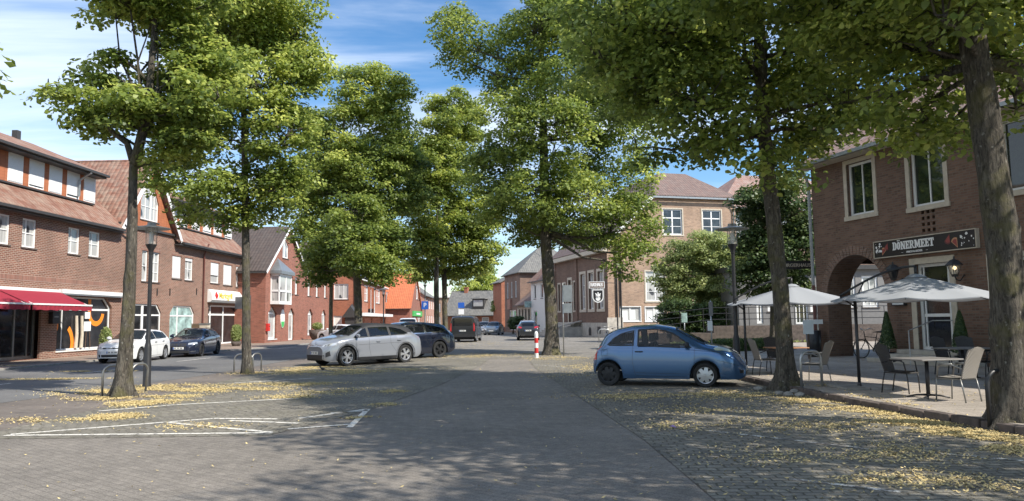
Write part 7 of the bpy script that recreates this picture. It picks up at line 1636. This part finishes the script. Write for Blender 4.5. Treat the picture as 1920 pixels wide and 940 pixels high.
# ================================================================ TERRACE FURNITURE
def wicker():
    t=NT('grey_wicker'); p=t.n('ShaderNodeSeparateXYZ'); t.l(t.obj(),p.inputs[0])
    a=t.math('SINE',t.math('MULTIPLY',p.outputs[1],200.0)); b=t.math('SINE',t.math('MULTIPLY',t.math('ADD',p.outputs[2],t.math('MULTIPLY',p.outputs[0],1.0)),260.0)); h=t.math('MULTIPLY',a,b)
    t.bump(h,.9,.008); return t.done(t.mix(t.ramp(h,-1,1),(.16,.145,.125,1),(.38,.35,.31,1)),.6)
MT['wicker']=wicker()
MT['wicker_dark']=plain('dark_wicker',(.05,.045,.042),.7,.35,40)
MT['table_wood']=plain('table_top_wood',(.36,.17,.08),.5,.25,9)
MT['table_grey']=plain('grey_table_top',(.20,.19,.18),.45,.12)
def chair(label,x,y,rot,seatm='wicker',framem='grey_metal',z=TZ):
    """wicker armchair; the front looks along local +x"""
    t=thing('wicker_armchair',label,'chair',(x,y,z),rot,'chairs on the snack bar terrace')
    m=MB(); W=.46
    rows=[[(-.22+.46*i/8,-W/2+W*j/8,.44-.015*math.sin(math.pi*i/8)-.02*math.sin(math.pi*j/8)+.01*(i/8)) for j in range(9)] for i in range(9)]; m.grid(rows)
    m.box((-.22,-W/2,.395),(.245,W/2,.415)); m.build('seat',seatm,t,smooth=1)
    m=MB(); rows=[]
    for i in range(13):
        u=i/12; z_=.42+.54*u; x_=-.22-.13*u-.05*u*u; w=W*(.93+.10*u); rows.append([(x_-.02*math.sin(math.pi*j/8)*1.0,-w/2+w*j/8,z_+(.025*math.cos(math.pi*(j/4-1)) if i==12 else 0)) for j in range(9)])
    m.grid(rows); rows2=[[(p[0]-.022,p[1],p[2]) for p in r] for r in rows]; m.grid(rows2,flip=True)
    for a,b in ((0,0),):
        ed=[r[0] for r in rows]+rows[-1][1:]+[r[-1] for r in rows[::-1]][1:]+rows[0][::-1][1:]; ed2=[(p[0]-.022,p[1],p[2]) for p in ed]; m.grid([ed,ed2])
    m.build('backrest',seatm,t)
    for sy in (-1,1):
        yl=sy*(W/2+.005)
        m=MB(); m.tube([(.24,yl,0),(.225,yl,.3),(.205,yl,.42)],.013,8); m.build('leg',framem,t,smooth=1)
        m=MB(); m.tube([(-.30,yl,0),(-.26,yl,.25),(-.22,yl,.42)],.013,8); m.build('leg',framem,t,smooth=1)
        m=MB(); m.tube([(.205,yl,.42),(.17,yl+sy*.015,.62),(.10,yl+sy*.02,.655),(-.08,yl+sy*.02,.665),(-.26,yl,.60)],.015,8); m.tube([(.14,yl+sy*.02,.657),(-.10,yl+sy*.02,.672)],.021,8); m.build('armrest',framem,t,smooth=1)
    return t
def table(label,x,y,rot,top='table_grey',L=.8,W=.8,H=.74,z=TZ):
    t=thing('cafe_table',label,'table',(x,y,z),rot,'tables on the snack bar terrace')
    m=MB(); m.box((-L/2,-W/2,H-.028),(L/2,W/2,H)); m.build('table_top',top,t,bevel=.008)
    m=MB(); m.tube([(0,0,.03),(0,0,H-.03)],.036,12); m.box((-.2,-.2,H-.045),(.2,.2,H-.0285)); m.build('pedestal','black_metal',t,smooth=1)
    m=MB()
    for k in range(4): a=math.pi/4+k*math.pi/2; m.tube([(0,0,.055),(.2*math.cos(a),.2*math.sin(a),.045),(.36*math.cos(a),.36*math.sin(a),.012)],[.022,.018,.012],8)
    m.build('foot','black_metal',t,smooth=1); return t
def on(px,Y): p=at(px,600,Y); return p.x,Y
x,y=on(1732,14.35); table('grey table in the sunlit part of the terrace under the front parasol',x,y,R(15),L=.95,W=.8)
x,y=on(1785,13.75); chair('sunlit wicker armchair with its back to the viewer at the front table',x,y,R(118))
x,y=on(1684,15.3); chair('shaded wicker armchair on the far side of the front table',x,y,R(-52),'wicker_dark','black_metal')
x,y=on(1800,18.6); table('dark table behind the sunlit armchair by the wall',x,y,R(15),top='table_grey',L=1.1)
x,y=on(1853,18.2); chair('dark armchair at the wall table beside the large trunk',x,y,R(170),'wicker_dark','black_metal')
x,y=on(1778,19.6); chair('dark armchair behind the wall table below the door',x,y,R(-70),'wicker_dark','black_metal')
x,y=on(1820,19.9); chair('dark armchair against the brick wall right of the door',x,y,R(-90),'wicker_dark','black_metal')
x,y=on(1471,20.2); table('wooden topped table behind the mottled trunk',x,y,R(10),top='table_wood',L=.9)
x,y=on(1433,20.3); chair('shaded armchair left of the wooden table',x,y,R(5),'wicker','black_metal')
x,y=on(1458,21.4); chair('dark armchair behind the wooden table, half hidden by the trunk',x,y,R(-75),'wicker_dark','black_metal')
x,y=on(1522,18.1); chair('half sunlit armchair just right of the mottled trunk',x,y,R(135),'wicker','grey_metal')
MT['canvas']=None
tq=NT('grey_canvas'); tr_=tq.n('ShaderNodeBsdfTranslucent'); tr_.inputs[0].default_value=(.22,.23,.25,1); ms=tq.n('ShaderNodeMixShader'); ms.inputs[0].default_value=.22
tq.b.inputs['Base Color'].default_value=(.38,.40,.43,1); tq.b.inputs['Roughness'].default_value=.9; tq.l(tq.b.outputs[0],ms.inputs[1]); tq.l(tr_.outputs[0],ms.inputs[2]); tq.l(ms.outputs[0],tq.o.inputs[0]); MT['canvas']=tq.m
def parasol(label,px_pole,Yp,px_c,Yc,z_edge,z_top,Rr,rot0=0):
    a=at(px_pole,600,Yp); b=at(px_c,600,Yc); t=thing('cantilever_parasol',label,'parasol',(a.x,a.y,TZ),0,'grey cantilever parasols on the terrace')
    c=Vector((b.x-a.x,b.y-a.y,0)); ze=z_edge-TZ; zt=z_top-TZ
    m=MB(); m.tube([(0,0,.0),(0,0,1.92)],.034,12); m.lathe([(0,0),(.09,0),(.09,.03),(.045,.06),(.034,.12)],16); m.build('pole','black_metal',t,smooth=1)
    d=c.normalized(); m=MB(); s=-d*.30; L_=(c-s).length
    pts=[s+Vector((0,0,ze+.10))]+[s+(c-s)*u+Vector((0,0,ze+.10+(zt+.10-ze)*math.sin(u*math.pi/2))) for u in [k/12 for k in range(1,13)]]
    m.tube(pts,.024,8); m.tube([s+Vector((0,0,ze+.08)),Vector((0,0,1.75))],.018,8); m.tube([pts[4],Vector((0,0,1.9))],.014,6); m.tube([pts[-1],c+Vector((0,0,zt))],.03,8); m.build('arm','black_metal',t,smooth=1)
    n=8; m=MB(); N=10; P=[]
    for i in range(N+1):
        row=[]
        for j in range(n*6+1):
            u=i/N; a_=rot0+2*math.pi*j/(n*6); k=(j%6)/6; fl=math.cos(math.pi/n)/math.cos((k-.5)*2*math.pi/n); sag=math.sin(k*math.pi)*.045*u
            r_=Rr*u*(fl+(1-fl)*.0); row.append(c+Vector((r_*math.cos(a_),r_*math.sin(a_),zt-(zt-ze)*(u**1.12)-sag-.02*math.sin(math.pi*u))))
        P.append(row)
    m.grid(P); 
    V=[[p for p in P[-1]],[p+Vector((0,0,-.02)) for p in P[-1]]]; m.grid(V); m.build('canopy','canvas',t,smooth=1)
    m=MB(); m.lathe([(.22,zt-.045),(.12,zt+.02),(.0,zt+.045)],16,(c.x,c.y,0)); m.build('top_cap','canvas',t,smooth=1)
    for j in range(n):
        a_=rot0+2*math.pi*j/n; m=MB(); m.tube([c+Vector((Rr*u*math.cos(a_),Rr*u*math.sin(a_),zt-(zt-ze)*u**1.12-.03-.02*math.sin(math.pi*u))) for u in (0,.3,.6,1)],.010,6); m.build('rib','black_metal',t)
    m=MB(); 
    for dx in (-.52,.01):
        for dy in (-.52,.01): m.box((dx,dy,.0),(dx+.5,dy+.5,.05))
    m.build('base_slab','kerb',t,bevel=.008); return t
parasol('front grey cantilever parasol spotted with sunlight over the near table',1605,16.4,1722,15.8,2.03,2.52,1.72,R(10))
parasol('rear grey cantilever parasol over the wooden table, crossing the mottled trunk',1396,21.2,1487,21.0,2.06,2.56,1.78,R(22))
# flower stand / small things at the arch pier
x,y=on(1514,27.6); t=thing('notice_stand','small pale notice board standing by the arch pier','notice board',(x,y,TZ)); m=MB(); m.box((-.03,-.03,0),(.03,.03,.9)); m.build('post','wood_dark',t); m=MB(); m.box((-.19,-.05,.9),(.19,-.03,1.4)); m.build('board','paper',t)
x,y=on(1524,29.0); t=thing('litter_bin','dark waste bin with a white lid by the arch pier','waste bin',(x,y,TZ)); m=MB(); m.lathe([(0,0),(.25,0),(.28,1.0),(0,1.0)],16); m.build('bin','black_metal',t,smooth=1); m=MB(); m.box((-.3,-.2,1.25),(.3,.2,1.42)); m.box((-.28,.15,1.0),(-.24,.19,1.25)); m.box((.24,.15,1.0),(.28,.19,1.25)); m.build('lid','white',t)
# bicycles
def bike(label,x,y,rot,col='black_metal',z=0,lean=0,group=None,saddle='blackplastic'):
    t=thing('bicycle',label,'bicycle',(x,y,z),rot,group); t.rotation_euler.x=lean
    Rw=.34
    for xx in (.54,-.50):
        m=MB(); m.tube([(xx+Rw*math.cos(a),0,Rw+Rw*math.sin(a)) for a in [2*math.pi*k/32 for k in range(32)]],.017,6,closed=True); w=m.build('wheel','tyre',t,smooth=1)
        m=MB(); m.tube([(xx+(Rw-.03)*math.cos(a),0,Rw+(Rw-.03)*math.sin(a)) for a in [2*math.pi*k/32 for k in range(32)]],.008,5,closed=True); m.tube([(xx,-.04,Rw),(xx,.04,Rw)],.02,8)
        for k in range(14): a=2*math.pi*k/14; m.tube([(xx,.02*(-1)**k,Rw),(xx+(Rw-.03)*math.cos(a),0,Rw+(Rw-.03)*math.sin(a))],.0018,3,caps=False)
        m.build('rim','galv',w)
    m=MB(); bb=(.0,0,.30); st=(-.16,0,.86); hd=(.38,0,.84)
    for a,b,r in ((bb,st,.016),(bb,(.36,0,.70),.018),((-.12,0,.74),(.37,0,.78),.014),(bb,(-.5,0,Rw),.011),((-.13,0,.70),(-.5,0,Rw),.009)): m.tube([a,b],r,8)
    m.build('frame',col,t,smooth=1)
    m=MB(); m.tube([(.35,0,.68),(.40,0,.98)],.017,8); m.tube([(.36,0,.68),(.40,0,.55),(.54,0,Rw)],.014,8); m.build('fork',col,t,smooth=1)
    m=MB(); m.tube([(.22,-.28,1.05),(.36,-.24,1.08),(.41,-.08,1.02),(.41,.08,1.02),(.36,.24,1.08),(.22,.28,1.05)],.013,8); m.build('handlebar','galv',t,smooth=1)
    m=MB(); m.tube([(-.32,0,.95),(-.2,0,.96),(.0,0,.93)],[.085,.06,.02],10); 
    for k,v in enumerate(m.v): m.v[k]=(v[0],v[1],.94+(v[2]-.94)*.4)
    m.tube([st,(-.18,0,.93)],.013,6); m.build('saddle',saddle,t,smooth=1)
    for xx,k0,k1 in ((.54,30,150),(-.5,20,175)):
        m=MB(); m.grid([[(xx+(Rw+.035)*math.cos(R(a)),y_,Rw+(Rw+.035)*math.sin(R(a))) for y_ in (-.022,.022)] for a in range(k0,k1,8)]); m.build('mudguard',col,t)
    m=MB(); m.box((-.75,-.07,.72),(-.35,.07,.735)); m.tube([(-.7,.07,.72),(-.5,.05,Rw)],.006,5); m.tube([(-.7,-.07,.72),(-.5,-.05,Rw)],.006,5); m.build('rack','grey_metal',t)
    m=MB(); m.lathe([(.0,-.012),(.09,-.012),(.09,.0),(.0,.0)],20,(0,.04,.30),axis='y'); m.tube([(.0,.06,.30),(.1,.08,.17)],.01,6); m.tube([(.0,-.06,.30),(-.1,-.08,.43)],.01,6); m.build('crank','galv',t); return t
q=FS.M@Vector((2.05,.75,TZ)); bike('black bicycle standing at the front of the archway',q.x,q.y,R(14)+math.pi,z=TZ,group='bicycles under the archway')
q=FS.M@Vector((2.75,1.25,TZ)); bike('dark bicycle behind the first one deeper in the archway',q.x,q.y,R(-6),z=TZ,group='bicycles under the archway',col='gutter_dark')
q=FS.M@Vector((2.3,2.3,TZ)); bike('bicycle deepest in the archway, with its bars against the light',q.x,q.y,R(20),z=TZ,group='bicycles under the archway')
for k,(px,Y,lab,col) in enumerate(((1138,56,'pale bicycle nearest the wall in the rack at the town hall corner','galv'),(1150,54.5,'grey bicycle in the middle of the town hall rack','grey_metal'),(1165,53,'bicycle at the street end of the town hall rack, mostly behind the blue car','galv'))):
    x,y=on(px,Y); bike(lab,x,y,R(75-k*8),col=col,group='bicycles at the town hall corner')
x,y=on(1132,51.5); hoop('chromed bike hoop at the town hall corner behind the blue car',x,y,R(10),H=.95,w=.75,mat='galv',r=.03)
x,y=on(338,38.5); bike('pale bicycle leaning behind the bonnet of the black estate car',at(330,600,47).x,47,R(85),col='galv',z=.07)
# people carriers' small extras: wires and aerials
t=thing('roof_aerial','tall aerial mast on the roof of the tall brown house','aerial',F10.M@Vector((5.5,3.5,0)),F10.rot); m=MB(); m.tube([(0,0,10.0),(0,0,13.2)],.04,6); m.build('mast','galv',t); m=MB(); m.tube([(-.9,0,12.8),(.9,0,12.8)],.025,5); m.tube([(-.6,0,12.2),(.6,0,12.2)],.025,5); m.build('aerial_rod','galv',t)
